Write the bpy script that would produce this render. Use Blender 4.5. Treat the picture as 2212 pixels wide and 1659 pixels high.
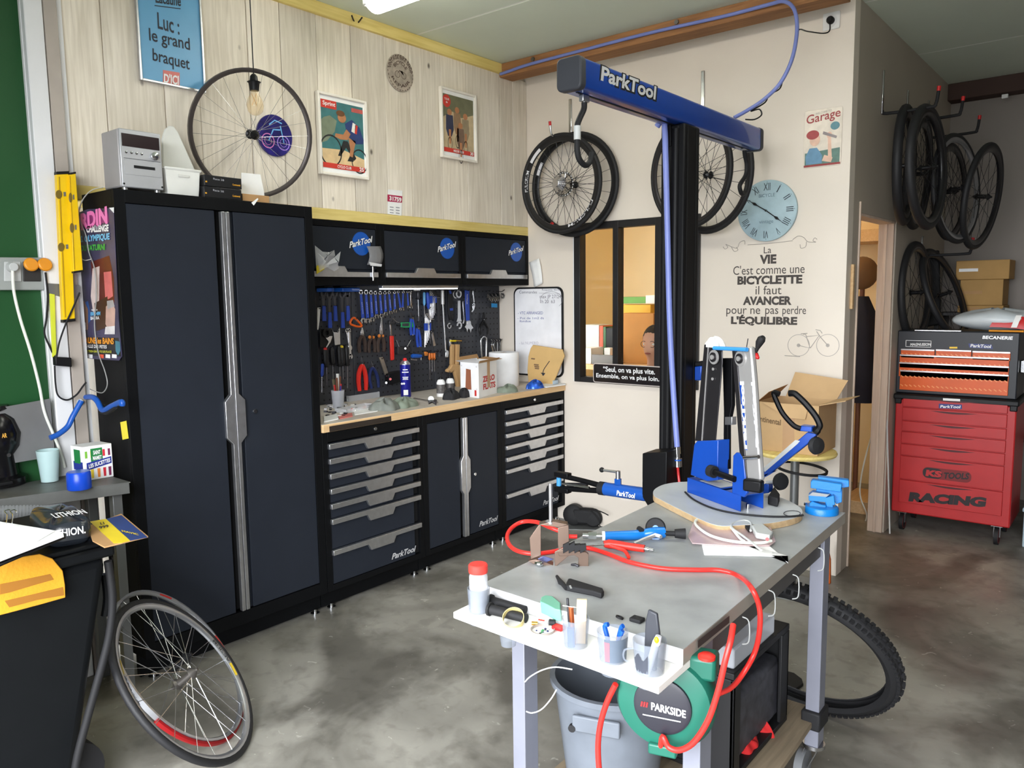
import bpy, math, random
from mathutils import Vector, Matrix, Euler
for o in list(bpy.data.objects): bpy.data.objects.remove(o)
SC = bpy.context.scene
COL = SC.collection
V = Vector
rnd = random.Random(7)
PI = math.pi
SKY_STRENGTH = 15.0; EXPOSURE = 0.3; OFFICE_EMIT = 26.0; TUBE_EMIT = 12.0; BAR_EMIT = 7.0
# ------------------------------------------------------------ camera
IW, IH, FPX = 2212, 1659, 1685.7
CAMLOC = V((3.5975, -4.3529, 1.5714))
CAMROT = Euler((math.radians(83.4767), math.radians(0.7557), math.radians(39.2385)), 'XYZ')
cd = bpy.data.cameras.new('camera'); cam = bpy.data.objects.new('camera', cd); COL.objects.link(cam)
cam.location = CAMLOC; cam.rotation_euler = CAMROT
cd.sensor_fit = 'HORIZONTAL'; cd.sensor_width = 36.0; cd.lens = 36.0 * FPX / IW
cd.clip_start = 0.05; cd.clip_end = 100
SC.camera = cam
CR = CAMROT.to_matrix()
# ------------------------------------------------------------ light: overcast daylight through the open garage door, fluorescent tubes
wld = bpy.data.worlds.new('world'); SC.world = wld; wld.use_nodes = True
bg = wld.node_tree.nodes['Background']; bg.inputs[0].default_value = (0.92, 0.95, 1.0, 1); bg.inputs[1].default_value = SKY_STRENGTH
def area(name, loc, rot, sx, sy, power, col=(1, 1, 1), portal=False):
    l = bpy.data.lights.new(name, 'AREA'); l.shape = 'RECTANGLE'; l.size = sx; l.size_y = sy; l.energy = power; l.color = col
    if portal: l.cycles.is_portal = True
    o = bpy.data.objects.new(name, l); COL.objects.link(o); o.location = loc; o.rotation_euler = rot
    return o
DOOR = (1.55, 4.5, 2.6); YF = -4.95     # garage door opening (x0, x1, height) in the front wall
area('door_daylight', ((DOOR[0]+DOOR[1])/2, YF-0.02, DOOR[2]/2), (PI/2, 0, 0), DOOR[1]-DOOR[0], DOOR[2], 0, portal=True)
vs = SC.view_settings
vs.view_transform = 'Standard'; vs.look = 'None'; vs.gamma = 1.0; vs.use_curve_mapping = False; vs.exposure = EXPOSURE
SC.cycles.max_bounces = 8; SC.cycles.diffuse_bounces = 5; SC.cycles.transparent_max_bounces = 12
# ------------------------------------------------------------ helpers
def ray(u, v): return CR @ V(((u - IW/2)/FPX, -(v - IH/2)/FPX, -1.0))
def at(u, v, x=None, y=None, z=None):          # a pixel on a plane x=, y= or z= of the room
    d = ray(u, v)
    k = (x - CAMLOC.x)/d.x if x is not None else (y - CAMLOC.y)/d.y if y is not None else (z - CAMLOC.z)/d.z
    return CAMLOC + d*k
def lin(c): return tuple(((t/255/12.92) if t/255 <= .04045 else ((t/255+.055)/1.055)**2.4) for t in c)
MATS = {}
def nd(nt, t, **k):
    n = nt.nodes.new(t)
    for a, b in k.items(): setattr(n, a, b)
    return n
def mat(name, c, r=.5, m=0., var=.06, sc=9., bump=0., bs=60., alpha=None, trans=0., emit=0., ior=1.45, coat=0., rvar=0., spec=.5):
    if name in MATS: return MATS[name]
    M = bpy.data.materials.new(name); M.use_nodes = True; nt = M.node_tree; b = nt.nodes['Principled BSDF']
    L = lin(c); tc = nd(nt, 'ShaderNodeTexCoord')
    b.inputs['Roughness'].default_value = r; b.inputs['Metallic'].default_value = m; b.inputs['IOR'].default_value = ior
    b.inputs['Coat Weight'].default_value = coat; b.inputs['Specular IOR Level'].default_value = spec
    no = nd(nt, 'ShaderNodeTexNoise'); no.inputs['Scale'].default_value = sc; no.inputs['Detail'].default_value = 4
    nt.links.new(tc.outputs['Object'], no.inputs['Vector'])
    rp = nd(nt, 'ShaderNodeValToRGB'); e = rp.color_ramp.elements
    e[0].position = .3; e[1].position = .7
    e[0].color = (*[max(0, t*(1-var)) for t in L], 1); e[1].color = (*[min(1, t*(1+var)) for t in L], 1)
    nt.links.new(no.outputs['Fac'], rp.inputs['Fac']); nt.links.new(rp.outputs['Color'], b.inputs['Base Color'])
    if rvar:
        mr = nd(nt, 'ShaderNodeMapRange'); mr.inputs['To Min'].default_value = r-rvar; mr.inputs['To Max'].default_value = r+rvar
        nt.links.new(no.outputs['Fac'], mr.inputs['Value']); nt.links.new(mr.outputs['Result'], b.inputs['Roughness'])
    if bump:
        n2 = nd(nt, 'ShaderNodeTexNoise'); n2.inputs['Scale'].default_value = bs; n2.inputs['Detail'].default_value = 3
        nt.links.new(tc.outputs['Object'], n2.inputs['Vector'])
        bp = nd(nt, 'ShaderNodeBump'); bp.inputs['Strength'].default_value = bump; bp.inputs['Distance'].default_value = .002
        nt.links.new(n2.outputs['Fac'], bp.inputs['Height']); nt.links.new(bp.outputs['Normal'], b.inputs['Normal'])
    if trans: b.inputs['Transmission Weight'].default_value = trans
    if alpha is not None: b.inputs['Alpha'].default_value = alpha
    if emit:
        b.inputs['Emission Color'].default_value = (*L, 1); b.inputs['Emission Strength'].default_value = emit
    MATS[name] = M
    return M
ORG = {}
def props(o, label=None, cat=None, group=None, kind=None):
    if label: o['label'] = label
    if cat: o['category'] = cat
    if group: o['group'] = group
    if kind: o['kind'] = kind
    return o
def thing(name, label, cat, loc=(0, 0, 0), group=None, kind=None):
    o = bpy.data.objects.new(name, None); COL.objects.link(o); o.location = loc; o.empty_display_size = .05
    ORG[o] = V(loc)
    return props(o, label, cat, group, kind)
class MB:
    def __init__(s): s.v = []; s.f = []; s.m = []; s.cm = 0
    def add(s, vs, fs):
        k = len(s.v); s.v += [V(p) for p in vs]; s.f += [[k+i for i in f] for f in fs]; s.m += [s.cm]*len(fs)
        return s
    def mat(s, i): s.cm = i; return s
    def box(s, a, b):
        x0, y0, z0 = [min(p, q) for p, q in zip(a, b)]; x1, y1, z1 = [max(p, q) for p, q in zip(a, b)]
        return s.add([(x0, y0, z0), (x1, y0, z0), (x1, y1, z0), (x0, y1, z0), (x0, y0, z1), (x1, y0, z1), (x1, y1, z1), (x0, y1, z1)],
                     [(0, 3, 2, 1), (4, 5, 6, 7), (0, 1, 5, 4), (1, 2, 6, 5), (2, 3, 7, 6), (3, 0, 4, 7)])
    def obb(s, c, a, b, d):      # centre and three half vectors
        c, a, b, d = V(c), V(a), V(b), V(d)
        if a.cross(b).dot(d) < 0: a = -a
        return s.add([c-a-b-d, c+a-b-d, c+a+b-d, c-a+b-d, c-a-b+d, c+a-b+d, c+a+b+d, c-a+b+d],
                     [(0, 3, 2, 1), (4, 5, 6, 7), (0, 1, 5, 4), (1, 2, 6, 5), (2, 3, 7, 6), (3, 0, 4, 7)])
    def bar(s, p, q, w, h, up=(0, 0, 1)):      # rectangular bar from p to q, w across, h along up
        p, q = V(p), V(q); d = q-p; side = d.cross(V(up))
        if side.length < 1e-6: side = d.cross(V((1, 0, 0)))
        side.normalize(); u = side.cross(d).normalized()
        return s.obb((p+q)/2, d/2, side*w/2, u*h/2)
    def cyl(s, p, q, r, r2=None, n=16, caps=True):
        p, q = V(p), V(q); r2 = r if r2 is None else r2; d = (q-p).normalized()
        a = d.orthogonal().normalized(); b = d.cross(a)
        vs = []
        for c, rr in ((p, r), (q, r2)):
            for i in range(n):
                t = 2*PI*i/n; vs.append(c+(a*math.cos(t)+b*math.sin(t))*rr)
        fs = [(i, (i+1) % n, n+(i+1) % n, n+i) for i in range(n)]
        if caps: fs += [tuple(range(n))[::-1], tuple(range(n, 2*n))]
        return s.add(vs, fs)
    def tube(s, pts, r, n=8, closed=False, caps=True):
        pts = [V(p) for p in pts]; N = len(pts)
        if N < 2: return s
        rr = r if isinstance(r, (list, tuple)) else [r]*N
        tg = []
        for i in range(N):
            a = pts[(i-1) % N] if (closed or i > 0) else pts[i]; b = pts[(i+1) % N] if (closed or i < N-1) else pts[i]
            t = (b-a); tg.append(t.normalized() if t.length > 1e-9 else V((0, 0, 1)))
        u = tg[0].orthogonal().normalized(); vs = []
        for i in range(N):
            u = (u - tg[i]*u.dot(tg[i]))
            u = u.normalized() if u.length > 1e-6 else tg[i].orthogonal().normalized()
            w = tg[i].cross(u)
            for k in range(n):
                t = 2*PI*k/n; vs.append(pts[i]+(u*math.cos(t)+w*math.sin(t))*rr[i])
        fs = []
        for i in range(N if closed else N-1):
            j = (i+1) % N
            for k in range(n): fs.append((i*n+k, i*n+(k+1) % n, j*n+(k+1) % n, j*n+k))
        if caps and not closed: fs += [tuple(range(n))[::-1], tuple(range((N-1)*n, N*n))]
        return s.add(vs, fs)
    def lathe(s, c, axis, prof, n=24, caps=False):     # prof: (radius, height)
        c, ax = V(c), V(axis).normalized(); a = ax.orthogonal().normalized(); b = ax.cross(a); vs = []; P = len(prof)
        for r, h in prof:
            for i in range(n):
                t = 2*PI*i/n; vs.append(c+ax*h+(a*math.cos(t)+b*math.sin(t))*r)
        fs = [(j*n+i, j*n+(i+1) % n, (j+1)*n+(i+1) % n, (j+1)*n+i) for j in range(P-1) for i in range(n)]
        if caps: fs += [tuple(range(n))[::-1], tuple(range((P-1)*n, P*n))]
        return s.add(vs, fs)
    def ring(s, c, axis, prof, n=48):   # closed profile (radius, height) swept round: tyres and rims
        c, ax = V(c), V(axis).normalized(); a = ax.orthogonal().normalized(); b = ax.cross(a); vs = []; P = len(prof)
        for i in range(n):
            t = 2*PI*i/n; d = a*math.cos(t)+b*math.sin(t)
            for r, h in prof: vs.append(c+ax*h+d*r)
        fs = [(i*P+j, i*P+(j+1) % P, ((i+1) % n)*P+(j+1) % P, ((i+1) % n)*P+j) for i in range(n) for j in range(P)]
        return s.add(vs, fs)
    def prism(s, poly, d):       # planar outline pushed along d
        poly = [V(p) for p in poly]; d = V(d); n = len(poly)
        nrm = V((0, 0, 0))
        for i in range(n): nrm += (poly[i]-poly[0]).cross(poly[(i+1) % n]-poly[0])
        if nrm.dot(d) > 0: poly = poly[::-1]
        return s.add(poly+[p+d for p in poly], [tuple(range(n)), tuple(range(2*n-1, n-1, -1))]+[(i, n+i, n+(i+1) % n, (i+1) % n) for i in range(n)])
    def ball(s, c, r, n=12, m=8, M3=None):
        r = (r, r, r) if isinstance(r, (int, float)) else r; c = V(c); vs = []; M3 = M3 or Matrix.Identity(3)
        for j in range(1, m):
            t = PI*j/m
            for i in range(n):
                p = 2*PI*i/n; vs.append(c+M3 @ V((r[0]*math.sin(t)*math.cos(p), r[1]*math.sin(t)*math.sin(p), r[2]*math.cos(t))))
        T = len(vs); vs += [c+M3 @ V((0, 0, r[2])), c-M3 @ V((0, 0, r[2]))]
        fs = [(j*n+i, (j+1)*n+i, (j+1)*n+(i+1) % n, j*n+(i+1) % n) for j in range(m-2) for i in range(n)]
        fs += [(T, i, (i+1) % n) for i in range(n)]+[(T+1, (m-2)*n+(i+1) % n, (m-2)*n+i) for i in range(n)]
        return s.add(vs, fs)
    def grid(s, fn, nu, nv, closed_u=False):
        vs = [fn(i/(nu if closed_u else nu-1), j/(nv-1)) for j in range(nv) for i in range(nu)]
        return s.add(vs, [(j*nu+i, j*nu+(i+1) % nu, (j+1)*nu+(i+1) % nu, (j+1)*nu+i) for j in range(nv-1) for i in range(nu if closed_u else nu-1)])
    def build(s, name, ma, parent=None, label=None, cat=None, group=None, kind=None, bevel=0., smooth=None, seg=2, solid=0., sub=0, angle=38):
        me = bpy.data.meshes.new(name)
        if parent is not None: og = ORG.get(parent, V((0, 0, 0)))
        else:
            xs = [p.x for p in s.v]; ys = [p.y for p in s.v]; zs = [p.z for p in s.v]
            og = V(((min(xs)+max(xs))/2, (min(ys)+max(ys))/2, min(zs)))
        me.from_pydata([p-og for p in s.v], [], s.f)
        for mm in (ma if isinstance(ma, (list, tuple)) else [ma]): me.materials.append(mm)
        if isinstance(ma, (list, tuple)):
            for p, i in zip(me.polygons, s.m): p.material_index = i
        if smooth is None: smooth = True
        if smooth:
            me.shade_smooth(); me.set_sharp_from_angle(angle=math.radians(angle))
        me.validate()
        o = bpy.data.objects.new(name, me); COL.objects.link(o)
        if parent is not None: o.parent = parent; ORG[o] = og
        else: o.location = og; ORG[o] = og
        if bevel:
            b = o.modifiers.new('bevel', 'BEVEL'); b.width = bevel; b.segments = seg; b.limit_method = 'ANGLE'; b.angle_limit = math.radians(40)
        if solid:
            b = o.modifiers.new('thickness', 'SOLIDIFY'); b.thickness = solid; b.offset = 0
        if sub:
            b = o.modifiers.new('subdivision', 'SUBSURF'); b.levels = sub; b.render_levels = sub
        return props(o, label, cat, group, kind)
def copy_tree(o, parent=None, loc=None, rot=None):
    c = o.copy(); COL.objects.link(c)
    if parent is not None: c.parent = parent
    if loc is not None: c.location = loc
    if rot is not None: c.rotation_euler = rot
    for ch in o.children: copy_tree(ch, c)
    return c
def hexc(h): return tuple(int(h[i:i+2], 16) for i in (0, 2, 4))
def catmull(pts, k=6, closed=False):
    pts = [V(p) for p in pts]; n = len(pts); out = []
    for i in range(n if closed else n-1):
        p0 = pts[(i-1) % n] if (closed or i > 0) else pts[i]; p1 = pts[i]; p2 = pts[(i+1) % n]
        p3 = pts[(i+2) % n] if (closed or i+2 < n) else p2
        for j in range(k):
            t = j/k
            out.append(.5*((2*p1)+(p2-p0)*t+(2*p0-5*p1+4*p2-p3)*t*t+(3*p1-p0-3*p2+p3)*t*t*t))
    if not closed: out.append(pts[-1])
    return out
TXT = {}
def text_geo(s, bold=0., lh=1.0, align='CENTER'):
    key = (s, bold, lh, align)
    if key in TXT: return TXT[key]
    cu = bpy.data.curves.new('t', 'FONT'); cu.body = s; cu.offset = bold; cu.resolution_u = 3; cu.space_line = lh; cu.align_x = align; cu.fill_mode = 'FRONT'
    ob = bpy.data.objects.new('t', cu); COL.objects.link(ob)
    bpy.context.view_layer.update()
    me = bpy.data.meshes.new_from_object(ob.evaluated_get(bpy.context.evaluated_depsgraph_get()))
    vs = [(p.co.x, p.co.y) for p in me.vertices]; fs = [tuple(p.vertices) for p in me.polygons]
    bpy.data.objects.remove(ob); bpy.data.curves.remove(cu); bpy.data.meshes.remove(me)
    xs = [p[0] for p in vs]; ys = [p[1] for p in vs]
    x0, x1, y0, y1 = min(xs), max(xs), min(ys), max(ys)
    vs = [((a-x0)/(x1-x0), (b-y0)/(y1-y0)) for a, b in vs]
    TXT[key] = (vs, fs)
    return TXT[key]
def text(parent, s, bl, br, tl, ma, name='lettering', bold=0., lift=.0008, lh=1.0, align='CENTER', label=None, nrm=None):
    """flat print mapped to the box with corners bottom-left, bottom-right, top-left"""
    bl, br, tl = V(bl), V(br), V(tl); vs, fs = text_geo(s, bold, lh, align)
    n = (br-bl).cross(tl-bl).normalized() if nrm is None else V(nrm)
    m = MB(); m.add([bl+(br-bl)*a+(tl-bl)*b+n*lift for a, b in vs], fs)
    return m.build(name, ma, parent, smooth=False, label=label)
def textpx(parent, s, bl, br, tl, ma, bold=0., name='lettering', lift=.0008, lh=1.0, align='CENTER', label=None, **pl):
    return text(parent, s, at(*bl, **pl), at(*br, **pl), at(*tl, **pl), ma, name, bold, lift, lh, align, label)
def pxs(poly, **pl): return [at(u, v, **pl) for u, v in poly]
def cam_dir(p): return (CAMLOC-V(p)).normalized()
# ------------------------------------------------------------ shell of the workshop
CEIL = 3.07; XW = .192; XL = -.085; XB = .498; XU = .197; XR = 2.33; YFAR = 2.45
def wood_mat(name, c1, c2, axis='Z', sc=3.0, knot=True, rough=.75):
    M = bpy.data.materials.new(name); M.use_nodes = True; nt = M.node_tree; b = nt.nodes['Principled BSDF']; ln = nt.links.new
    tc = nd(nt, 'ShaderNodeTexCoord'); mp = nd(nt, 'ShaderNodeMapping'); oi = nd(nt, 'ShaderNodeObjectInfo')
    s = {'Z': (22, 22, 1.3), 'X': (1.3, 22, 22), 'Y': (22, 1.3, 22)}[axis]; mp.inputs['Scale'].default_value = s
    ad = nd(nt, 'ShaderNodeVectorMath', operation='ADD'); sx = nd(nt, 'ShaderNodeVectorMath', operation='SCALE'); sx.inputs['Scale'].default_value = 37
    cv = nd(nt, 'ShaderNodeCombineXYZ')
    for i in range(3): ln(oi.outputs['Random'], cv.inputs[i])
    ln(cv.outputs[0], sx.inputs[0]); ln(tc.outputs['Object'], ad.inputs[0]); ln(sx.outputs[0], ad.inputs[1]); ln(ad.outputs[0], mp.inputs['Vector'])
    n1 = nd(nt, 'ShaderNodeTexNoise'); n1.inputs['Scale'].default_value = sc; n1.inputs['Detail'].default_value = 6; n1.inputs['Distortion'].default_value = .6
    ln(mp.outputs[0], n1.inputs['Vector'])
    n2 = nd(nt, 'ShaderNodeTexNoise'); n2.inputs['Scale'].default_value = 1.6; n2.inputs['Detail'].default_value = 3; ln(ad.outputs[0], n2.inputs['Vector'])
    mx = nd(nt, 'ShaderNodeMath', operation='MULTIPLY_ADD'); mx.inputs[1].default_value = .55; ln(n1.outputs['Fac'], mx.inputs[0])
    m2 = nd(nt, 'ShaderNodeMath', operation='MULTIPLY'); m2.inputs[1].default_value = .5; ln(n2.outputs['Fac'], m2.inputs[0]); ln(m2.outputs[0], mx.inputs[2])
    rp = nd(nt, 'ShaderNodeValToRGB'); e = rp.color_ramp.elements; e[0].position = .33; e[1].position = .66
    e[0].color = (*lin(c2), 1); e[1].color = (*lin(c1), 1); ln(mx.outputs[0], rp.inputs['Fac'])
    hs = nd(nt, 'ShaderNodeHueSaturation'); mr = nd(nt, 'ShaderNodeMapRange'); mr.inputs['To Min'].default_value = .86; mr.inputs['To Max'].default_value = 1.1
    ln(oi.outputs['Random'], mr.inputs['Value']); ln(mr.outputs[0], hs.inputs['Value']); ln(rp.outputs[0], hs.inputs['Color'])
    last = hs.outputs[0]
    if knot:
        vo = nd(nt, 'ShaderNodeTexVoronoi'); vo.inputs['Scale'].default_value = 4.2; m3 = nd(nt, 'ShaderNodeMapping')
        m3.inputs['Scale'].default_value = (1, 1, .62) if axis == 'Z' else (.62, 1, 1); ln(ad.outputs[0], m3.inputs['Vector']); ln(m3.outputs[0], vo.inputs['Vector'])
        kr = nd(nt, 'ShaderNodeValToRGB'); k = kr.color_ramp.elements; k[0].position = .022; k[0].color = (.10, .07, .05, 1); k[1].position = .055; k[1].color = (1, 1, 1, 1)
        ln(vo.outputs['Distance'], kr.inputs['Fac'])
        mm = nd(nt, 'ShaderNodeMix', data_type='RGBA', blend_type='MULTIPLY'); mm.inputs['Factor'].default_value = .85
        ln(last, mm.inputs['A']); ln(kr.outputs[0], mm.inputs['B']); last = mm.outputs['Result']
    ln(last, b.inputs['Base Color']); b.inputs['Roughness'].default_value = rough
    bp = nd(nt, 'ShaderNodeBump'); bp.inputs['Strength'].default_value = .25; bp.inputs['Distance'].default_value = .003
    ln(n1.outputs['Fac'], bp.inputs['Height']); ln(bp.outputs[0], b.inputs['Normal'])
    return M
def concrete():
    M = bpy.data.materials.new('concrete'); M.use_nodes = True; nt = M.node_tree; b = nt.nodes['Principled BSDF']; ln = nt.links.new
    tc = nd(nt, 'ShaderNodeTexCoord')
    def noise(s, d=5, dist=0.):
        n = nd(nt, 'ShaderNodeTexNoise'); n.inputs['Scale'].default_value = s; n.inputs['Detail'].default_value = d; n.inputs['Distortion'].default_value = dist
        ln(tc.outputs['Object'], n.inputs['Vector']); return n.outputs['Fac']
    def ramp(src, a, ca, z, cz):
        r = nd(nt, 'ShaderNodeValToRGB'); e = r.color_ramp.elements; e[0].position = a; e[1].position = z; e[0].color = ca; e[1].color = cz; ln(src, r.inputs['Fac']); return r.outputs[0]
    def mix(a, c, f, mode='MULTIPLY'):
        m = nd(nt, 'ShaderNodeMix', data_type='RGBA', blend_type=mode); m.inputs['Factor'].default_value = f; ln(a, m.inputs['A']); ln(c, m.inputs['B']); return m.outputs['Result']
    base = ramp(noise(1.5, 6, .5), .3, (*lin((118, 115, 108)), 1), .7, (*lin((162, 159, 150)), 1))
    st = ramp(noise(1.1, 7, 1.2), .42, (.32, .31, .29, 1), .56, (1, 1, 1, 1))
    sp = ramp(noise(14, 4, .4), .34, (.62, .61, .6, 1), .5, (1, 1, 1, 1))
    wh = ramp(noise(24, 2, 1.0), .70, (0, 0, 0, 1), .76, (.35, .34, .31, 1))
    c = mix(mix(base, st, .75), sp, .5); c = mix(c, wh, .5, 'ADD')
    ln(c, b.inputs['Base Color'])
    rr = ramp(noise(3.0), .3, (.32, .32, .32, 1), .7, (.65, .65, .65, 1)); ln(rr, b.inputs['Roughness'])
    bp = nd(nt, 'ShaderNodeBump'); bp.inputs['Strength'].default_value = .15; bp.inputs['Distance'].default_value = .003; ln(noise(30), bp.inputs['Height']); ln(bp.outputs[0], b.inputs['Normal'])
    return M
def painted(name, c, r=.6, var=.03, bump=.15): return mat(name, c, r, var=var, sc=2.2, bump=bump, bs=140)
m_board = wood_mat('whitewashed board', (240, 231, 216), (204, 193, 174))
m_beam = wood_mat('brown beam wood', (168, 118, 72), (118, 78, 46), 'X', knot=False)
m_pine = wood_mat('pale yellow pine', (233, 212, 136), (205, 180, 96), 'Y', knot=False)
m_ply = wood_mat('light wood', (226, 192, 146), (198, 160, 112), 'Y', knot=False)
m_jamb = wood_mat('pale jamb wood', (214, 194, 176), (188, 166, 148), 'Z', knot=False)
m_cream = painted('cream paint', (226, 216, 203)); m_grey_wall = painted('grey plaster', (132, 124, 117)); m_part = painted('taupe paint', (178, 168, 154))
m_ceil = painted('pale green ceiling', (212, 222, 206), .5); m_joint = painted('white joint', (236, 240, 232), .5)
m_white = painted('white paint', (225, 225, 226), .45); m_green_wall = painted('dark green paint', (22, 74, 34), .5); m_yel = painted('yellow paint', (232, 184, 18), .45)
m_warm = painted('warm office paint', (240, 218, 174)); m_black = mat('black paint', (18, 18, 20), .45, var=.1, spec=.35); m_conc = concrete()
S = 'structure'
MB().box((-.6, -5.3, -.1), (7.5, YFAR+.3, 0)).build('floor', m_conc, kind=S, smooth=False)
MB().box((-30, -60, -.12), (40, -5.3, -.02)).build('floor_unseen_yard', mat('yard asphalt', (112, 112, 110), .9), kind=S, smooth=False)  # unseen ground, added dark so the upper walls get less light
ce = thing('ceiling', None, None, (2, -1, CEIL), kind=S)
for i in range(7):
    y0 = -5.84+1.2*i
    MB().box((-.2, max(y0, -5.0)+.006, CEIL), (7, min(y0+1.2, YFAR)-.006, CEIL+.05)).build('ceiling_panel', m_ceil, ce, bevel=.004)
    if i: MB().box((-.2, y0-.008, CEIL+.001), (7, y0+.008, CEIL+.03)).build('joint_strip', m_joint, ce, smooth=False)
MB().box((-.2, -5.0, CEIL+.06), (7, YFAR, CEIL+.1)).build('roof_deck', m_ceil, ce, smooth=False)
# left wall: upper part clad with upright boards, lower part set back, green sheet beyond the white post
MB().box((XL-.1, -2.99, 0), (XL, .0, 2.0)).build('wall_left_lower', m_cream, kind=S, smooth=False)
wl = thing('wall_left', None, None, (XW, -1.5, 2.03), kind=S)
MB().box((-.1, -3.0, 1.985), (XW-.022, .0, CEIL)).build('backing', m_cream, wl, smooth=False)
seams = [at(u, 300, x=XW).y for u in (236, 362, 437, 545, 615, 692, 765, 835, 889, 955, 1010, 1081, 1108)]
seams = [-3.05]+seams+[-.001]
for a, b in zip(seams, seams[1:]):
    t = rnd.uniform(-.003, .003)
    MB().box((XW-.02, a+.0018, 2.036), (XW+t, b-.0018, CEIL-.058)).build('board', m_board, wl, bevel=.0025)
MB().box((XW-.02, -3.05, CEIL-.062), (XW+.022, -.275, CEIL)).build('trim_1', m_pine, kind=S, bevel=.003)
MB().box((XL, -3.0, 1.978), (XW+.004, -.002, 2.036)).build('trim_2', m_pine, kind=S, bevel=.002)
bm = thing('trim_3', None, None, (1.2, -.23, 2.985), kind=S)
MB().box((XW, -.285, 2.985), (XR+.02, -.15, CEIL)).build('roof_beam', m_beam, bm, bevel=.004)
for u in (1152, 1462):
    p = at(u, 128 if u < 1200 else 48, y=-.287); MB().cyl(p, p+V((0, -.008, 0)), .014, n=6).build('bolt_head', mat('dull steel', (120, 116, 110), .45, .9), bm)
wg = thing('wall_left_front', None, None, (.19, -4, 0), kind=S)
MB().box((.05, -4.95, 0), (.19, -3.125, CEIL)).build('sheet', m_green_wall, wg, smooth=False)
MB().box((.05, -3.56, 0), (.1915, -3.306, 1.50)).build('yellow_stripe', m_yel, wg, smooth=False)
MB().box((.05, -3.125, 0), (.205, -2.975, CEIL)).build('wall_infill', m_white, wg, smooth=False)
po = thing('steel_post', 'white steel post between the green wall and the wooden boards', 'post', (.22, -3.08, 0), kind=None)
MB().box((.195, -3.122, 0), (.235, -3.055, CEIL)).build('flange', m_white, po, bevel=.004)
MB().box((.2, -3.05, 0), (.228, -3.0, CEIL)).build('web', mat('beige paint', (176, 166, 156), .55), po, bevel=.003)
# back wall with the office window
WX0, WX1, WZ0, WZ1 = .595, at(1513, 600, y=0).x, .983, 2.033
MB().box((XL-.1, 0, 0), (WX0, .09, CEIL)).box((WX1, 0, 0), (XR, .09, CEIL)).box((WX0, 0, 0), (WX1, .09, WZ0)).box((WX0, 0, WZ1), (WX1, .09, CEIL)).build('wall_back', m_cream, kind=S, smooth=False)
wi = thing('window_1', None, None, ((WX0+WX1)/2, 0, WZ0), kind=S)
m_frame = mat('black window frame', (30, 29, 30), .4)
m_glass = mat('window glass', (245, 250, 248), .02, trans=1., ior=1.12, var=0)
mul = [WX0]+[at(u, 640, y=-.01).x for u in (1331, 1422)]+[WX1]
for i, x in enumerate(mul):
    w = .024 if i in (0, 3) else .02; xx = x+(w if i == 0 else -w if i == 3 else 0)
    MB().box((xx-w, -.022, WZ0), (xx+w, .05, WZ1)).build('upright' if 0 < i < 3 else 'frame_side', m_frame, wi, bevel=.002)
MB().box((WX0+.048, -.02, WZ1-.045), (WX1-.048, .05, WZ1)).build('frame_head', m_frame, wi, bevel=.002)
MB().box((WX0+.048, -.02, WZ0), (WX1-.048, .05, WZ0+.035)).build('frame_sill', m_frame, wi, bevel=.002)
MB().box((WX0-.018, -.004, WZ0), (WX0-.001, .0, WZ1)).build('white_reveal', m_white, wi, smooth=False)
for a, b in zip(mul, mul[1:]): MB().box((a+.02, .012, WZ0+.03), (b-.02, .016, WZ1-.04)).build('pane', m_glass, wi, smooth=False)
# partition beside the alley, with its doorway
DY0, DY1, DZ = .205, .985, 1.992
MB().box((2.24, .09, 0), (XR, DY0, CEIL)).box((2.24, DY0, DZ), (XR, DY1+.01, CEIL)).box((2.24, DY1+.01, 0), (XR, YFAR, CEIL)).build('wall_right', m_part, kind=S, smooth=False)
dr = thing('door_1', None, None, (2.28, .6, 0), kind=S)
MB().box((2.232, DY1-.012, 0), (2.322, DY1+.012, DZ)).build('jamb', m_jamb, dr, bevel=.003)
MB().box((2.27, DY1-.02, 0), (2.285, DY1-.012, DZ)).build('door_stop', m_jamb, dr, bevel=.002)
MB().box((XR-.06, DY0-.010, 0), (XR+.008, DY0+.004, 2.05)).build('casing', m_jamb, dr, bevel=.002)
MB().box((2.236, DY0, DZ-.014), (XR-.002, DY1, DZ)).build('head', m_jamb, dr, bevel=.002)
pu = MB().box((XR, .075, 1.47), (XR+.016, .105, 1.71)).build('wooden_pull', m_ply, dr, bevel=.004)
MB().box((2.2, YFAR, 0), (7, YFAR+.1, CEIL)).build('wall_far', m_grey_wall, kind=S, smooth=False)
MB().box((6.4, -4.95, 0), (6.5, YFAR, CEIL)).build('wall_side', m_grey_wall, kind=S, smooth=False)
MB().box((.05, YF-.1, 0), (DOOR[0], YF, CEIL)).box((DOOR[1], YF-.1, 0), (6.5, YF, CEIL)).box((DOOR[0], YF-.1, DOOR[2]), (DOOR[1], YF, CEIL)).build('wall_front', m_grey_wall, kind=S, smooth=False)
MB().box((XR, YFAR-.14, CEIL-.12), (6.4, YFAR-.002, CEIL)).build('trim_4', mat('dark brown beam', (66, 46, 38), .7), kind=S, bevel=.004)
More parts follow.
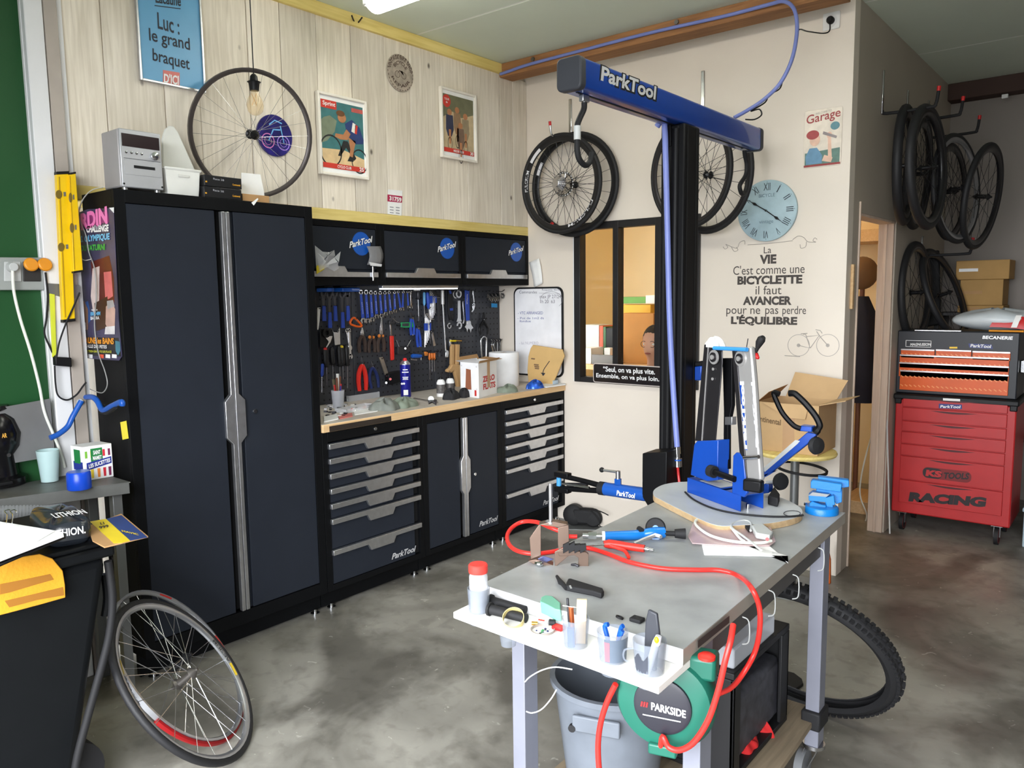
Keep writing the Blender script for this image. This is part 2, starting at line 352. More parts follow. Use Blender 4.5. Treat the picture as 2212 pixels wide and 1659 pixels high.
# office behind the window
MB().box((-.6, 2.3, 0), (2.24, 2.4, 2.6)).build('wall_office_back', m_warm, kind=S, smooth=False)
MB().box((-.6, .09, 0), (-.5, 2.3, 2.6)).build('wall_office_left', m_warm, kind=S, smooth=False)
MB().box((-.6, .09, 2.6), (2.24, 2.4, 2.7)).build('ceiling_office', m_warm, kind=S, smooth=False)
of = thing('office_lamp', 'warm round ceiling lamp inside the office', 'lamp', (1.25, 1.25, 2.52))
MB().lathe((1.25, 1.25, 2.6), (0, 0, -1), [(.0, 0), (.16, 0), (.16, .03), (.15, .03)], 24).build('rose', m_white, of)
MB().lathe((1.25, 1.25, 2.57), (0, 0, -1), [(.15, 0), (.14, .04), (.09, .07), (0, .08)], 24).build('diffuser', mat('warm diffuser', (255, 226, 172), .4, emit=OFFICE_EMIT, var=0), of)
# fluorescent fixtures
m_tube = mat('lit tube', (255, 252, 244), .3, emit=TUBE_EMIT, var=0); m_fix = mat('white fixture', (230, 232, 230), .4)
def fixture(x0, x1, y, z, label):
    t = thing('fluorescent_light', label, 'ceiling light', ((x0+x1)/2, y, z), group='fluorescent fixtures on the ceiling')
    MB().box((x0, y-.055, z+.045), (x1, y+.055, CEIL-.001)).build('housing', m_fix, t, bevel=.01)
    for x in (x0, x1-.03): MB().box((x, y-.06, z), (x+.03, y+.06, z+.05)).build('end_cap', m_fix, t, bevel=.006)
    MB().grid(lambda a, b: V((x0+.02+(x1-x0-.04)*a, y-.075*math.cos(PI*b), z+.05-.075*math.sin(PI*b))), 2, 13).build('diffuser', m_tube, t)
    return t
fixture(.60, 1.84, -1.72, 2.945, 'lit fluorescent tube fixture on the ceiling near the boarded wall')
fixture(2.2, 3.44, -1.72, 2.945, 'added fluorescent tube fixture out of view over the work table, next in the row')  # unseen second fixture, added to brighten the upper back wall and ceiling
p = pxs([(770, 52), (765, 46), (764, 40), (768, 36), (762, 32), (760, 36)], z=3.05)
MB().tube(catmull(pxs([(782, 38), (772, 50), (765, 46), (760, 34)], z=3.03)), .004).build('cable_stub', m_black, label='short black cable end beside the fluorescent tube fixture', cat='cable')
# ------------------------------------------------------------ dark steel workshop furniture
m_cab = mat('slate powder coat', (36, 40, 48), .5, var=.04, bump=.12, bs=400, spec=.18); m_cabf = mat('black powder coat', (12, 13, 15), .5, var=.05, bump=.1, bs=400, spec=.15)
m_alu = mat('brushed aluminium', (196, 197, 200), .3, .9, var=.08, sc=30, rvar=.06); m_chrome = mat('chrome', (210, 212, 215), .12, 1., var=.02)
m_void = mat('dark gap', (10, 10, 12), .7); m_blue = mat('tool blue', (18, 84, 176), .35, coat=.3); m_lettw = mat('white print', (236, 236, 236), .5, var=0)
m_silv = mat('silver print', (214, 214, 216), .3, .3, var=0)
def cogemblem(par, cy, cz, R, x):
    pts = []; N = 40
    for i in range(N*2):
        a = PI*i/N; r = R if i % 2 else R*.93
        pts.append(V((x, cy+r*math.cos(a), cz+r*math.sin(a))))
    e = MB().prism(pts, (.0012, 0, 0)).build('emblem', m_blue, par, label='blue cog emblem with white lettering', smooth=False)
    text(e, 'ParkTool', (x+.0016, cy-R*1.32, cz-R*.42), (x+.0016, cy+R*1.10, cz+R*.14), (x+.0016, cy-R*1.22, cz+R*.14), mat('emblem shadow', (16, 18, 22), .5, var=0), bold=.07, lift=.0004)
    text(e, 'ParkTool', (x+.0016, cy-R*1.3, cz-R*.42), (x+.0016, cy+R*1.1, cz+R*.16), (x+.0016, cy-R*1.2, cz+R*.12), m_lettw, bold=.025, lift=.0012)
def handle_strip(par, y0, y1, z, down=True, x=XB, h=.03, tab=.034, c0=.36, c1=.64):
    s = -1 if down else 1; L = y1-y0
    zt = z+h/2; zb = z-h/2; e0 = zb if down else zt; e1 = e0+s*tab
    a, b, c, d = y0+L*(c0-.03), y0+L*c0, y0+L*c1, y0+L*(c1+.03)
    if down: poly = [(y0, zt), (y1, zt), (y1, zb), (d, zb), (c, e1), (b, e1), (a, zb), (y0, zb)]
    else: poly = [(y0, zb), (y1, zb), (y1, zt), (d, zt), (c, e1), (b, e1), (a, zt), (y0, zt)]
    return MB().prism([V((x+.001, p, q)) for p, q in poly], (.018, 0, 0)).build('handle', m_alu, par, bevel=.002)
def lock(par, y, z, x=XB):
    MB().lathe((x, y, z), (1, 0, 0), [(.0, .006), (.009, .006), (.011, .003), (.011, 0)], 16).build('lock', m_chrome, par)
def feet(par, y0, y1, x=XB-.04):
    for y in (y0+.05, y1-.05):
        MB().cyl((x, y, 0), (x, y, .025), .008, n=10).cyl((x, y, 0), (x, y, .008), .022, n=12).build('levelling_foot', m_chrome, par)
def base_shell(name, label, y0, y1, z0, z1, depth=XB-XL-.004, group=None, fx=XB):
    t = thing(name, label, 'cabinet', ((fx-.25), (y0+y1)/2, 0), group=group); y0 += .0015; y1 -= .0015; xb = fx-depth
    m = MB(); w = .034
    m.box((xb, y0, z0), (fx-.02, y0+.018, z1)).box((xb, y1-.018, z0), (fx-.02, y1, z1)).box((xb, y0+.018, z0), (xb+.012, y1-.018, z1))
    m.box((xb+.012, y0+.018, z1-.015), (fx-.02, y1-.018, z1)).box((xb+.012, y0+.018, z0), (fx-.02, y1-.018, z0+.015))
    m.build('body', m_cabf, t, bevel=.0015)
    return t
def face_frame(t, y0, y1, z0, z1, w, wt, wb, x):
    y0 += .0015; y1 -= .0015
    MB().box((x-.02, y0, z0), (x, y0+w, z1)).box((x-.02, y1-w, z0), (x, y1, z1)).box((x-.02, y0+w, z1-wt), (x, y1-w, z1)).box((x-.02, y0+w, z0), (x, y1-w, z0+wb)).build('front_frame', m_cabf, t, bevel=.0012)
    MB().box((x-.06, y0+w, z0+wb), (x-.045, y1-w, z1-wt)).build('inner_back', m_void, t, smooth=False)
def plinth(t, y0, y1, z1, x=XB):
    MB().box((x-.09, y0+.003, .012), (x-.062, y1-.003, z1)).build('plinth', m_cabf, t, bevel=.001)
ZB0, ZB1 = .105, .912
def drawer_unit(label, y0, y1, zs):
    t = base_shell('drawer_cabinet', label, y0, y1, ZB0, ZB1, group='drawer units under the worktop')
    face_frame(t, y0, y1, ZB0, ZB1, .034, .05, .03, XB); plinth(t, y0, y1, ZB0); feet(t, y0, y1, XB-.045)
    lock(t, (y0+y1)/2, ZB1-.025)
    lo = y0+.036; hi = y1-.036; zz = zs+[ZB0+.03]
    for i in range(len(zs)):
        top = zs[i]+.014; bot = zz[i+1]+(.017 if i < len(zs)-1 else .002)
        d = MB().box((XB-.02, lo, bot), (XB-.006, hi-.038, top)).box((XB-.022, hi-.038, bot), (XB-.02, hi, top)).build('drawer', m_cab, t, bevel=.0015)
        MB().box((XB-.019, hi-.037, bot+.002), (XB-.0185, hi-.001, top)).build('side_gap', m_void, d, smooth=False)
        handle_strip(d, lo-.002, hi, zs[i], True, XB-.004, h=.026, tab=.034, c0=.40, c1=.655)
    d = d
    zb = ZB0+.05
    text(d, 'ParkTool', (XB-.0045, hi-.215, zb), (XB-.0045, hi-.045, zb), (XB-.0045, hi-.203, zb+.032), mat('grey lettering', (120, 122, 126), .4), bold=.05)
    text(d, 'ParkTool', (XB-.004, hi-.216, zb+.001), (XB-.004, hi-.046, zb+.001), (XB-.004, hi-.204, zb+.033), m_silv, bold=.012)
    return t
zs1 = [at(904, v, x=XB+.012).z for v in (928, 957.6, 987.5, 1017.3, 1047, 1077, 1135)]
zs3 = [at(1210, v, x=XB+.012).z for v in (869, 892, 915, 938.5, 962, 986, 1037)]
zs = [(a+b)/2 for a, b in zip(zs1, zs3)]
drawer_unit('seven-drawer dark cabinet next to the tall cabinet', -2.04, -1.36, zs)
drawer_unit('seven-drawer dark cabinet against the cream back wall', -.68, 0, zs)
def vertical_handle(par, y, z0, z1, zc0, zc1, w, wide, x, side):
    # aluminium edge strip with a wider grip plate in the middle
    poly = [(0, z0), (w, z0), (w, zc0-.03), (wide, zc0), (wide, zc1), (w, zc1+.03), (w, z1), (0, z1)]
    return MB().prism([V((x, y+side*a, b)) for a, b in poly], (.022, 0, 0)).build('handle', m_alu, par, bevel=.002)
# cupboard
cu = base_shell('base_cupboard', 'two-door dark cupboard between the two drawer units', -1.36, -.68, ZB0, ZB1)
face_frame(cu, -1.36, -.68, ZB0, ZB1, .034, .05, .03, XB); plinth(cu, -1.36, -.68, ZB0); feet(cu, -1.36, -.68, XB-.045)
for s, (a, b) in ((-1, (-1.324, -1.062)), (1, (-.978, -.716))):
    d = MB().box((XB-.02, a, ZB0+.033), (XB-.004, b, ZB1-.053)).build('door', m_cab, cu, bevel=.002)
    vertical_handle(d, -1.02+s*.002, ZB0+.034, ZB1-.054, .43, .60, .017, .038, XB-.012, s)
    if s == 1:
        lock(d, -.93, .50, XB-.004)
        text(d, 'ParkTool', (XB-.003, -.90, .165), (XB-.003, -.735, .165), (XB-.003, -.888, .197), mat('grey lettering', (1, 1, 1)), bold=.05)
        text(d, 'ParkTool', (XB-.0025, -.901, .166), (XB-.0025, -.736, .166), (XB-.0025, -.889, .198), m_silv, bold=.012)
# tall cabinet
YT0, YT1, ZT = -2.957, -2.04, 1.995
ta = base_shell('tall_cabinet', 'tall two-door dark steel cabinet', YT0, YT1, .105, ZT, depth=XB-XW-.025)
face_frame(ta, YT0, YT1, .105, ZT, .042, .05, .06, XB); plinth(ta, YT0, YT1, .105); feet(ta, YT0, YT1, XB-.045)
for s, (a, b) in ((-1, (-2.913, -2.54)), (1, (-2.452, -2.083))):
    d = MB().box((XB-.02, a, .168), (XB-.004, b, ZT-.052)).build('door', m_cab, ta, bevel=.003)
    if s == 1: MB().box((XB-.02, a-.026, .168), (XB-.012, a, ZT-.052)).build('door_return', m_cab, d, bevel=.004)
    vertical_handle(d, -2.497+s*.0015, .17, ZT-.055, .965, 1.125, .018, .047, XB-.012, s)
    if s == 1: lock(d, -2.395, 1.065, XB-.004)
# worktop and wall cabinets
wt = thing('worktop', 'long pale wood worktop over the drawer units', 'worktop', (.2, -1.02, .913))
MB().box((XL+.002, -2.038, .913), (.509, -.002, .953)).build('slab', m_ply, wt, bevel=.004)
MB().box((XL+.002, -2.037, .9531), (.506, -.003, .9545)).build('liner', mat('worktop liner', (196, 188, 176), .45, var=.12, sc=14), wt, smooth=False)
MB().box((.509, -2.0, .915), (.5125, -1.6, .942)).build('magnet_strip', mat('dark strip', (60, 52, 46), .5, .4), wt, smooth=False)
def wall_cabinet(label, y0, y1):
    t = base_shell('wall_cabinet', label, y0, y1, 1.636, 1.975, depth=XU-XL-.004, group='wall cabinets over the pegboard', fx=XU)
    face_frame(t, y0, y1, 1.636, 1.975, .03, .03, .042, XU)
    d = MB().box((XU-.02, y0+.032, 1.722), (XU-.003, y1-.032, 1.943)).box((XU-.02, y0+.032, 1.68), (XU-.012, y1-.032, 1.722)).build('door', m_cab, t, bevel=.002)
    handle_strip(d, y0+.031, y1-.031, 1.693, False, XU-.006, h=.028, tab=.03, c0=.40, c1=.62)
    cogemblem(d, y1-.135, 1.862, .066, XU-.0028)
    return t
wall_cabinet('wall cabinet over the pegboard next to the tall cabinet, hung with plastic bags', -2.04, -1.36)
wall_cabinet('middle one of the three wall cabinets over the pegboard', -1.36, -.68)
wall_cabinet('wall cabinet next to the cream wall, over the whiteboard end', -.68, 0)
# perforated panels
m_peg = mat('pegboard paint', (54, 56, 62), .45); XP = XL+.012
pegs = [(-2.04, -1.362), (-1.36, -.682), (-.68, -.004)]
for i, (a, b) in enumerate(pegs):
    t = thing('pegboard', ['perforated dark tool panel behind the screwdrivers and freewheel pullers', 'perforated dark tool panel behind the hammer and spray can', 'perforated dark tool panel next to the whiteboard'][i], 'pegboard', (XP, (a+b)/2, .96), group='perforated tool panels')
    MB().box((XL+.001, a+.001, .956), (XP, b-.001, 1.635)).build('panel', m_peg, t, bevel=.002)
    m = MB()
    for r in range(17):
        for c in range(17):
            y = a+.03+c*.0386; z = .98+r*.0386
            m.add([(XP+.0006, y-.0045, z-.0045), (XP+.0006, y+.0045, z-.0045), (XP+.0006, y+.0045, z+.0045), (XP+.0006, y-.0045, z+.0045)], [(0, 1, 2, 3)])
    m.build('square_holes', m_void, t, kind='stuff', smooth=False)
ls = thing('light_bar', 'lit white bar lamp under the middle wall cabinet', 'lamp', (.16, -1.0, 1.61))
MB().box((.14, -1.335, 1.618), (.175, -.70, 1.636)).build('casing', m_alu, ls, bevel=.002)
MB().box((.143, -1.33, 1.612), (.172, -.705, 1.618)).build('diffuser', mat('lit bar', (250, 252, 255), .4, emit=BAR_EMIT, var=0), ls, smooth=False)
# ------------------------------------------------------------ bicycle wheels
m_tyre = mat('tyre rubber', (30, 30, 32), .6, bump=.2, bs=200); m_rimb = mat('black rim', (26, 26, 28), .3); m_rims = mat('silver rim', (176, 178, 182), .28, .8)
m_spoke = mat('steel spoke', (190, 190, 192), .25, .9); m_spokeb = mat('black spoke', (44, 44, 46), .35, .5); m_hubb = mat('black hub', (28, 28, 30), .3, .3)
m_steel = mat('polished steel', (188, 188, 190), .22, 1., var=.04); m_red = mat('red plastic', (196, 32, 34), .35); m_rubber = mat('black rubber', (22, 22, 24), .7)
def wheel(label, c, n, R, tyre=m_tyre, rim=m_rimb, spoke=m_spokeb, hub=m_hubb, tw=.013, rd=.03, ns=24, tyre_on=True, cassette=False, rotor=False, hl=.05, group='bicycle wheels', decals=None, name='bicycle_wheel', sr=.0011, cross=.5, phase=0.):
    c, n = V(c), V(n).normalized(); t = thing(name, label, 'wheel', c, group=group)
    a = n.orthogonal().normalized(); b = n.cross(a)
    Ri = R-tw*1.7 if tyre_on else R
    if tyre_on:
        prof = [(R-tw+tw*math.cos(q), tw*math.sin(q)) for q in [2*PI*i/10 for i in range(10)]]
        MB().ring(c, n, prof, 56).build('tyre', tyre, t)
    rimo = MB().ring(c, n, [(Ri, tw*.75), (Ri-.008, tw*.8), (Ri-rd*.6, tw*.72), (Ri-rd, tw*.3), (Ri-rd, -tw*.3), (Ri-rd*.6, -tw*.72), (Ri-.008, -tw*.8), (Ri, -tw*.75)], 56).build('rim', rim, t, angle=50)
    MB().lathe(c, n, [(0, -hl-.006), (.006, -hl-.006), (.006, -hl), (.019, -hl*.72), (.022, -hl*.62), (.013, -hl*.5), (.012, hl*.5), (.022, hl*.62), (.019, hl*.72), (.006, hl), (.006, hl+.006), (0, hl+.006)], 16).build('hub', hub, t)
    for i in range(ns):
        s = 1 if i % 2 else -1; th = 2*PI*i/ns+phase; off = cross*(1 if (i//2) % 2 else -1)
        p = c+n*s*hl*.62+(a*math.cos(th+off)+b*math.sin(th+off))*.02; q = c+n*s*.003+(a*math.cos(th)+b*math.sin(th))*(Ri-rd+.004)
        MB().cyl(p, q, sr, n=5, caps=False).build('spoke', spoke, t)
    if cassette:
        for k in range(8):
            r = .055-.0042*k; h = hl*.35+k*.0042; N = 22; pts = []
            for i in range(N*2): q = PI*i/N; rr = r if i % 2 else r*.93; pts.append(c+n*h+(a*math.cos(q)+b*math.sin(q))*rr)
            MB().prism(pts, n*.0018).build('sprocket', m_steel, t, smooth=False)
        MB().cyl(c+n*(hl*.35), c+n*(hl*.35+.04), .022, n=16).build('freehub', m_steel, t)
    if rotor:
        N = 24; m = MB()
        for i in range(N):
            q0, q1 = 2*PI*i/N, 2*PI*(i+1)/N
            m.add([c-n*hl*.6+(a*math.cos(q)+b*math.sin(q))*r for q, r in ((q0, .066), (q1, .066), (q1, .08), (q0, .08))], [(0, 1, 2, 3)])
        m.build('brake_disc', m_steel, t, solid=.002)
        for k in range(6):
            q = 2*PI*k/6; MB().cyl(c-n*hl*.6+(a*math.cos(q)+b*math.sin(q))*.015, c-n*hl*.6+(a*math.cos(q+.5)+b*math.sin(q+.5))*.067, .003, n=5).build('disc_arm', m_steel, t)
    if decals:
        for th0, th1, dm, word in decals:
            K = 8; m = MB(); r0, r1 = Ri-rd*.9, Ri-.008
            pt = lambda q, r, h=.0: c+n*(tw*(.5 if r < (r0+r1)/2 else .82)+.0012)+(a*math.cos(q)+b*math.sin(q))*r
            if word:
                vs, fs = text_geo(word, .02)
                m.add([pt(th0+(th1-th0)*x, r0+(r1-r0)*(1-y) if th1 > th0 else r0+(r1-r0)*y) for x, y in vs], fs)
            else:
                for i in range(K):
                    q0, q1 = th0+(th1-th0)*i/K, th0+(th1-th0)*(i+1)/K; m.add([pt(q0, r0), pt(q1, r0), pt(q1, r1), pt(q0, r1)], [(0, 1, 2, 3)])
            m.build('rim_decal', dm, rimo, smooth=False)
    return t
# ------------------------------------------------------------ on the boarded wall
m_paper = mat('white paper', (240, 240, 238), .7); m_ink = mat('dark ink', (40, 44, 54), .6, var=0); m_bluep = mat('poster blue', (96, 160, 200), .35, var=.03)
m_redp = mat('print red', (206, 62, 50), .5); m_pinkr = mat('faded red', (210, 120, 112), .5); m_frw = mat('white frame', (238, 232, 220), .45)
def flat(parent, poly, plane, ma, name='print', d=.0006, lift=0.):
    k, v = list(plane.items())[0]; sg = 1 if k == 'x' else -1
    ax = V((1, 0, 0)) if k == 'x' else V((0, -1, 0)) if k == 'y' else V((0, 0, 1))
    pl = {k: v+(lift if k != 'y' else -lift)}
    return MB().prism(pxs(poly, **pl), ax*d).build(name, ma, parent, smooth=False)
X1 = XW+.012
p = thing('framed_poster', 'large blue newspaper poster in a silver frame', 'poster', at(365, 185, x=XW))
b0 = [at(291, 0, x=XW).y, at(438, 195, x=XW).y]; zb = 2.505
MB().box((XW+.004, b0[0], zb), (XW+.012, b0[1], zb+.5)).build('backing', m_bluep, p, smooth=False)
for a in ((b0[0]-.006, zb-.006, b0[0]+.004, zb+.506), (b0[1]-.004, zb-.006, b0[1]+.006, zb+.506), (b0[0]+.004, zb-.006, b0[1]-.004, zb+.004), (b0[0]+.004, zb+.496, b0[1]-.004, zb+.506)):
    MB().box((XW+.003, a[0], a[1]), (XW+.02, a[2], a[3])).build('frame_bar', m_alu, p, bevel=.002)
for s, bl, br, tl, bo in (('Lacaune', (336, 6), (391, 14), (335, -18), .02), ('Luc :', (341, 62), (388, 76), (339, 26), .012), ('le grand', (323, 96), (411, 117), (321, 60), .012), ('braquet', (330, 139), (410, 159), (329, 104), .012)):
    textpx(p, s, bl, br, tl, m_ink, bo, x=XW+.0125)
flat(p, [(334, 11), (390, 18), (390, 20), (334, 13)], dict(x=XW+.0124), m_ink, 'underline')
flat(p, [(352, 151), (388, 157), (388, 186), (352, 180)], dict(x=XW+.0124), m_pinkr, 'red_box')
textpx(p, "D'ICI", (354, 179), (386, 184), (354, 158), m_paper, .03, x=XW+.0134)
def framed(label, q, art):
    p = thing('framed_print', label, 'picture', at(*q[3], x=XW), group='framed cycling prints on the boards')
    tl, tr, br, bl = [at(u, v, x=XW) for u, v in q]
    y0, y1, z0, z1 = (tl.y+bl.y)/2, (tr.y+br.y)/2, (bl.z+br.z)/2, (tl.z+tr.z)/2; w = .014
    MB().box((XW+.005, y0+.006, z0+.006), (XW+.016, y1-.006, z1-.006)).build('mount', m_paper, p, smooth=False)
    for a in ((y0, z0, y0+w, z1), (y1-w, z0, y1, z1), (y0+w, z0, y1-w, z0+w), (y0+w, z1-w, y1-w, z1)):
        MB().box((XW+.004, a[0], a[1]), (XW+.028, a[2], a[3])).build('frame_bar', m_frw, p, bevel=.003)
    iy0, iy1, iz0, iz1 = y0+.024, y1-.024, z0+.038, z1-.036
    P = lambda a, b: V((XW+.0162, iy0+(iy1-iy0)*a, iz0+(iz1-iz0)*b))
    art(p, P)
    return p
def poly(par, P, pts, ma, lv=0, name='artwork'):
    return MB().prism([P(a, b)+V((.0003*lv, 0, 0)) for a, b in pts], (.0003, 0, 0)).build(name, ma, par, smooth=False)
def ell(cx, cy, rx, ry, n=20, a0=0, a1=2*PI): return [(cx+rx*math.cos(a0+(a1-a0)*i/n), cy+ry*math.sin(a0+(a1-a0)*i/n)) for i in range(n+(0 if abs(a1-a0-2*PI) < 1e-6 else 1))]
def ringpoly(par, P, cx, cy, rx, ry, w, ma, lv=0):
    m = MB(); N = 28
    for i in range(N):
        q0, q1 = 2*PI*i/N, 2*PI*(i+1)/N
        m.add([P(cx+math.cos(q)*rx*k, cy+math.sin(q)*ry*k)+V((.0003*lv+.0003, 0, 0)) for q, k in ((q0, 1-w), (q1, 1-w), (q1, 1), (q0, 1))], [(0, 1, 2, 3)])
    return m.build('artwork', ma, par, smooth=False)
C_ = lambda n, c: mat('print '+n, c, .55, var=.12, sc=25)
def art1(p, P):
    poly(p, P, [(0, 0), (1, 0), (1, 1), (0, 1)], C_('teal', (64, 118, 120)), 0, 'ground')
    poly(p, P, [(0, 0), (1, 0), (1, .2), (.5, .3), (0, .28)], C_('sand', (222, 192, 146)), 1)
    poly(p, P, [(0, .36), (.12, .4), (.3, .55), (.36, .72), (.2, .78), (.06, .74), (0, .7)], C_('grey foliage', (124, 134, 112)), 1)
    ringpoly(p, P, .2, .26, .26, .24, .10, C_('dark', (40, 40, 40)), 2); ringpoly(p, P, .88, .16, .2, .19, .11, C_('dark', (40, 40, 40)), 2)
    poly(p, P, [(.36, .2), (.42, .2), (.56, .34), (.75, .16), (.8, .2), (.6, .44), (.5, .44)], C_('dark', (1, 1, 1)), 2)
    poly(p, P, [(.55, .7), (.72, .78), (.9, .68), (1, .5), (.98, .44), (.8, .42), (.66, .5), (.58, .56)], C_('navy', (44, 62, 112)), 3)
    poly(p, P, [(.74, .74), (.82, .72), (.78, .58), (.7, .6)], C_('white band', (230, 226, 216)), 4)
    poly(p, P, [(.8, .72), (.86, .7), (.83, .57), (.78, .58)], C_('red', (200, 54, 52)), 4)
    poly(p, P, [(.58, .62), (.68, .56), (.6, .46), (.42, .45), (.3, .48), (.32, .53), (.5, .53)], C_('skin', (182, 124, 84)), 4)
    poly(p, P, [(.62, .5), (.8, .46), (.74, .3), (.7, .16), (.62, .16), (.66, .32)], C_('skin', (1, 1, 1)), 3)
    poly(p, P, [(.58, .14), (.72, .14), (.76, .2), (.64, .22)], C_('dark', (1, 1, 1)), 4)
    poly(p, P, ell(.48, .78, .1, .075), C_('skin', (1, 1, 1)), 5); poly(p, P, ell(.45, .84, .1, .045), C_('hair', (110, 74, 46)), 6)
    poly(p, P, [(0, .88), (.36, .88), (.36, 1), (0, 1)], m_redp, 5); text(p, 'Sprint', P(.04, .9), P(.33, .9), P(.04, .98), m_paper, bold=.02, lift=.003)
    poly(p, P, [(.72, .9), (1, .9), (1, .96), (.72, .96)], C_('faint red', (190, 90, 84)), 2)
    poly(p, P, [(0, 0), (1, 0), (1, .075), (0, .075)], m_redp, 7); text(p, 'CYCLO CLUB', P(.33, .015), P(.66, .015), P(.33, .058), m_paper, bold=.02, lift=.004)
    text(p, '25', P(.86, .01), P(.97, .01), P(.86, .07), m_paper, bold=.03, lift=.004)
def art2(p, P):
    poly(p, P, [(0, 0), (1, 0), (1, 1), (0, 1)], C_('tan', (196, 176, 140)), 0, 'ground')
    poly(p, P, [(0, .6), (.3, .72), (.6, .64), (1, .74), (1, 1), (0, 1)], C_('olive', (112, 112, 86)), 1)
    for i, (cx, h, c) in enumerate(((.2, .7, (52, 56, 80)), (.45, .76, (150, 120, 90)), (.72, .68, (156, 140, 112)), (.55, .5, (120, 96, 80)))):
        poly(p, P, [(cx-.11, h-.05), (cx+.11, h-.05), (cx+.13, h-.3), (cx+.06, h-.42), (cx-.06, h-.42), (cx-.12, h-.3)], C_('rider%d' % i, c), 2+i)
        poly(p, P, ell(cx, h, .075, .055), C_('skin', (1, 1, 1)), 3+i)
        poly(p, P, [(cx-.03, h-.3), (cx+.04, h-.3), (cx+.03, h-.55), (cx-.02, h-.55)], C_('skin', (1, 1, 1)), 4+i)
        ringpoly(p, P, cx, h-.55, .07, .12, .16, C_('dark', (1, 1, 1)), 4+i)
    poly(p, P, ell(.11, .88, .13, .11), m_redp, 7); text(p, 'TOUR\nde', P(.03, .84), P(.19, .84), P(.03, .93), m_paper, bold=.02, lift=.004)
    poly(p, P, [(0, 0), (1, 0), (1, .075), (0, .075)], m_redp, 7); text(p, 'MIROIR CLUB', P(.3, .015), P(.64, .015), P(.3, .058), m_paper, bold=.02, lift=.004)
    text(p, '30', P(.86, .01), P(.97, .01), P(.86, .07), m_paper, bold=.03, lift=.004)
framed('framed print of a lone cyclist bent over the handlebars', ((680, 199), (788, 219), (789, 388), (685, 378)), art1)
framed('framed print of a bunch of racing cyclists, nearest the corner', ((947, 190), (1023, 205), (1025, 352), (948, 341)), art2)
# round tin plaque
p = thing('round_sign', 'round weathered bicycle sign on the boards between two framed prints', 'sign', at(863, 199, x=XW))
cc = (at(834, 158, x=XW)+at(891, 158, x=XW))/2; cc.x = XW+.004
MB().lathe(cc, (1, 0, 0), [(0, .004), (.1, .004), (.102, 0), (.1, -.002)], 40).build('disc', mat('weathered tin', (178, 166, 152), .5, .2, var=.25, sc=30), p)
mk = mat('sepia print', (88, 72, 62), .6)
def arc_text(par, s, c, R, h, a0, a1, ma, x):
    vs, fs = text_geo(s, .02); m = MB(); m.add([V((x, c.y+math.cos(a0+(a1-a0)*u)*(R+h*v), c.z+math.sin(a0+(a1-a0)*u)*(R+h*v))) for u, v in vs], fs)
    return m.build('lettering', ma, par, smooth=False)
PL = lambda a, b: V((XW+.0088, cc.y+a, cc.z+b))
arc_text(p, 'VINTAGE BIKE SHOP', cc, .074, .02, math.radians(172), math.radians(8), mk, XW+.0088); arc_text(p, 'BICYCLE', cc, .045, .02, math.radians(150), math.radians(30), mk, XW+.0088)
for a in (-.024, .024): ringpoly(p, lambda u, v: PL(u, v), a, -.012, .019, .019, .14, mk)
poly(p, PL, [(-.024, -.011), (-.01, .012), (.016, .012), (.024, -.011), (.018, .008), (-.006, .009)], mk); arc_text(p, 'REPAIR', cc, .08, -.018, math.radians(205), math.radians(335), mk, XW+.0088)
for q in range(30): poly(p, PL, [(math.cos(q*.209)*.094, math.sin(q*.209)*.094), (math.cos(q*.209+.1)*.094, math.sin(q*.209+.1)*.094), (math.cos(q*.209+.1)*.098, math.sin(q*.209+.1)*.098), (math.cos(q*.209)*.098, math.sin(q*.209)*.098)], mk)
# race bib tag
p = thing('race_tag', 'small white and red race number tag on the boards', 'tag', at(852, 465, x=XW))
flat(p, [(838, 409), (869, 412), (867, 466), (837, 462)], dict(x=XW+.004), m_paper, 'card', .001); flat(p, [(837, 420), (869, 424), (868, 438), (837, 435)], dict(x=XW+.0052), mat('crimson print', (176, 40, 80), .5), 'band')
textpx(p, '31759', (841, 433), (867, 437), (841, 423), m_paper, .04, x=XW+.006)
for v in (446, 452, 458): flat(p, [(842, v), (850, v+1), (850, v+3), (842, v+2)], dict(x=XW+.0052), mat('grey print', (150, 150, 156), .6)); flat(p, [(855, v+1), (863, v+2), (863, v+4), (855, v+3)], dict(x=XW+.0052), mat('grey print', (1, 1, 1)))
# wheel, bulb and glowing disc
wheel('bare black-rimmed wheel leaning on the boarded wall above the tall cabinet', (.300, -2.211, 2.329), (.951, -.216, -.22), .29, rim=mat('grey rim', (84, 78, 76), .35, .5), spoke=m_spoke, tyre_on=False, ns=28, rd=.02, tw=.012, group='wheels', sr=.0008)
bl = thing('pendant_bulb', 'clear filament bulb hanging on a dark cord before the boards', 'lamp', at(548, 235, x=.44))
pt = at(548, 165, x=.44)
MB().tube([V((pt.x, pt.y, CEIL)), V((pt.x, pt.y, pt.z))], .0025, 6).build('cord', m_black, bl)
MB().lathe(pt, (0, 0, -1), [(0, -.012), (.008, -.01), (.016, .0), (.018, .02), (.03, .024), (.024, .03), (.02, .062), (.0, .062)], 20).build('lamp_holder', m_black, bl)
MB().lathe(pt+V((0, 0, -.05)), (0, 0, -1), [(.013, 0), (.016, .02), (.032, .05), (.038, .075), (.033, .1), (.018, .115), (0, .12)], 20).build('bulb', mat('amber glass', (236, 206, 150), .05, alpha=.35, var=0), bl)
MB().tube([pt+V((.012*math.cos(i*2.1), .012*math.sin(i*2.1), -.075-.05*(i % 2))) for i in range(9)], .0012, 5).build('filament', mat('filament', (214, 150, 70), .3, .6), bl)
dc = thing('neon_disc', 'round purple and blue picture disc of a glowing bicycle', 'picture', at(594, 335, x=XW))
cc = at(594, 293, x=XW+.01)
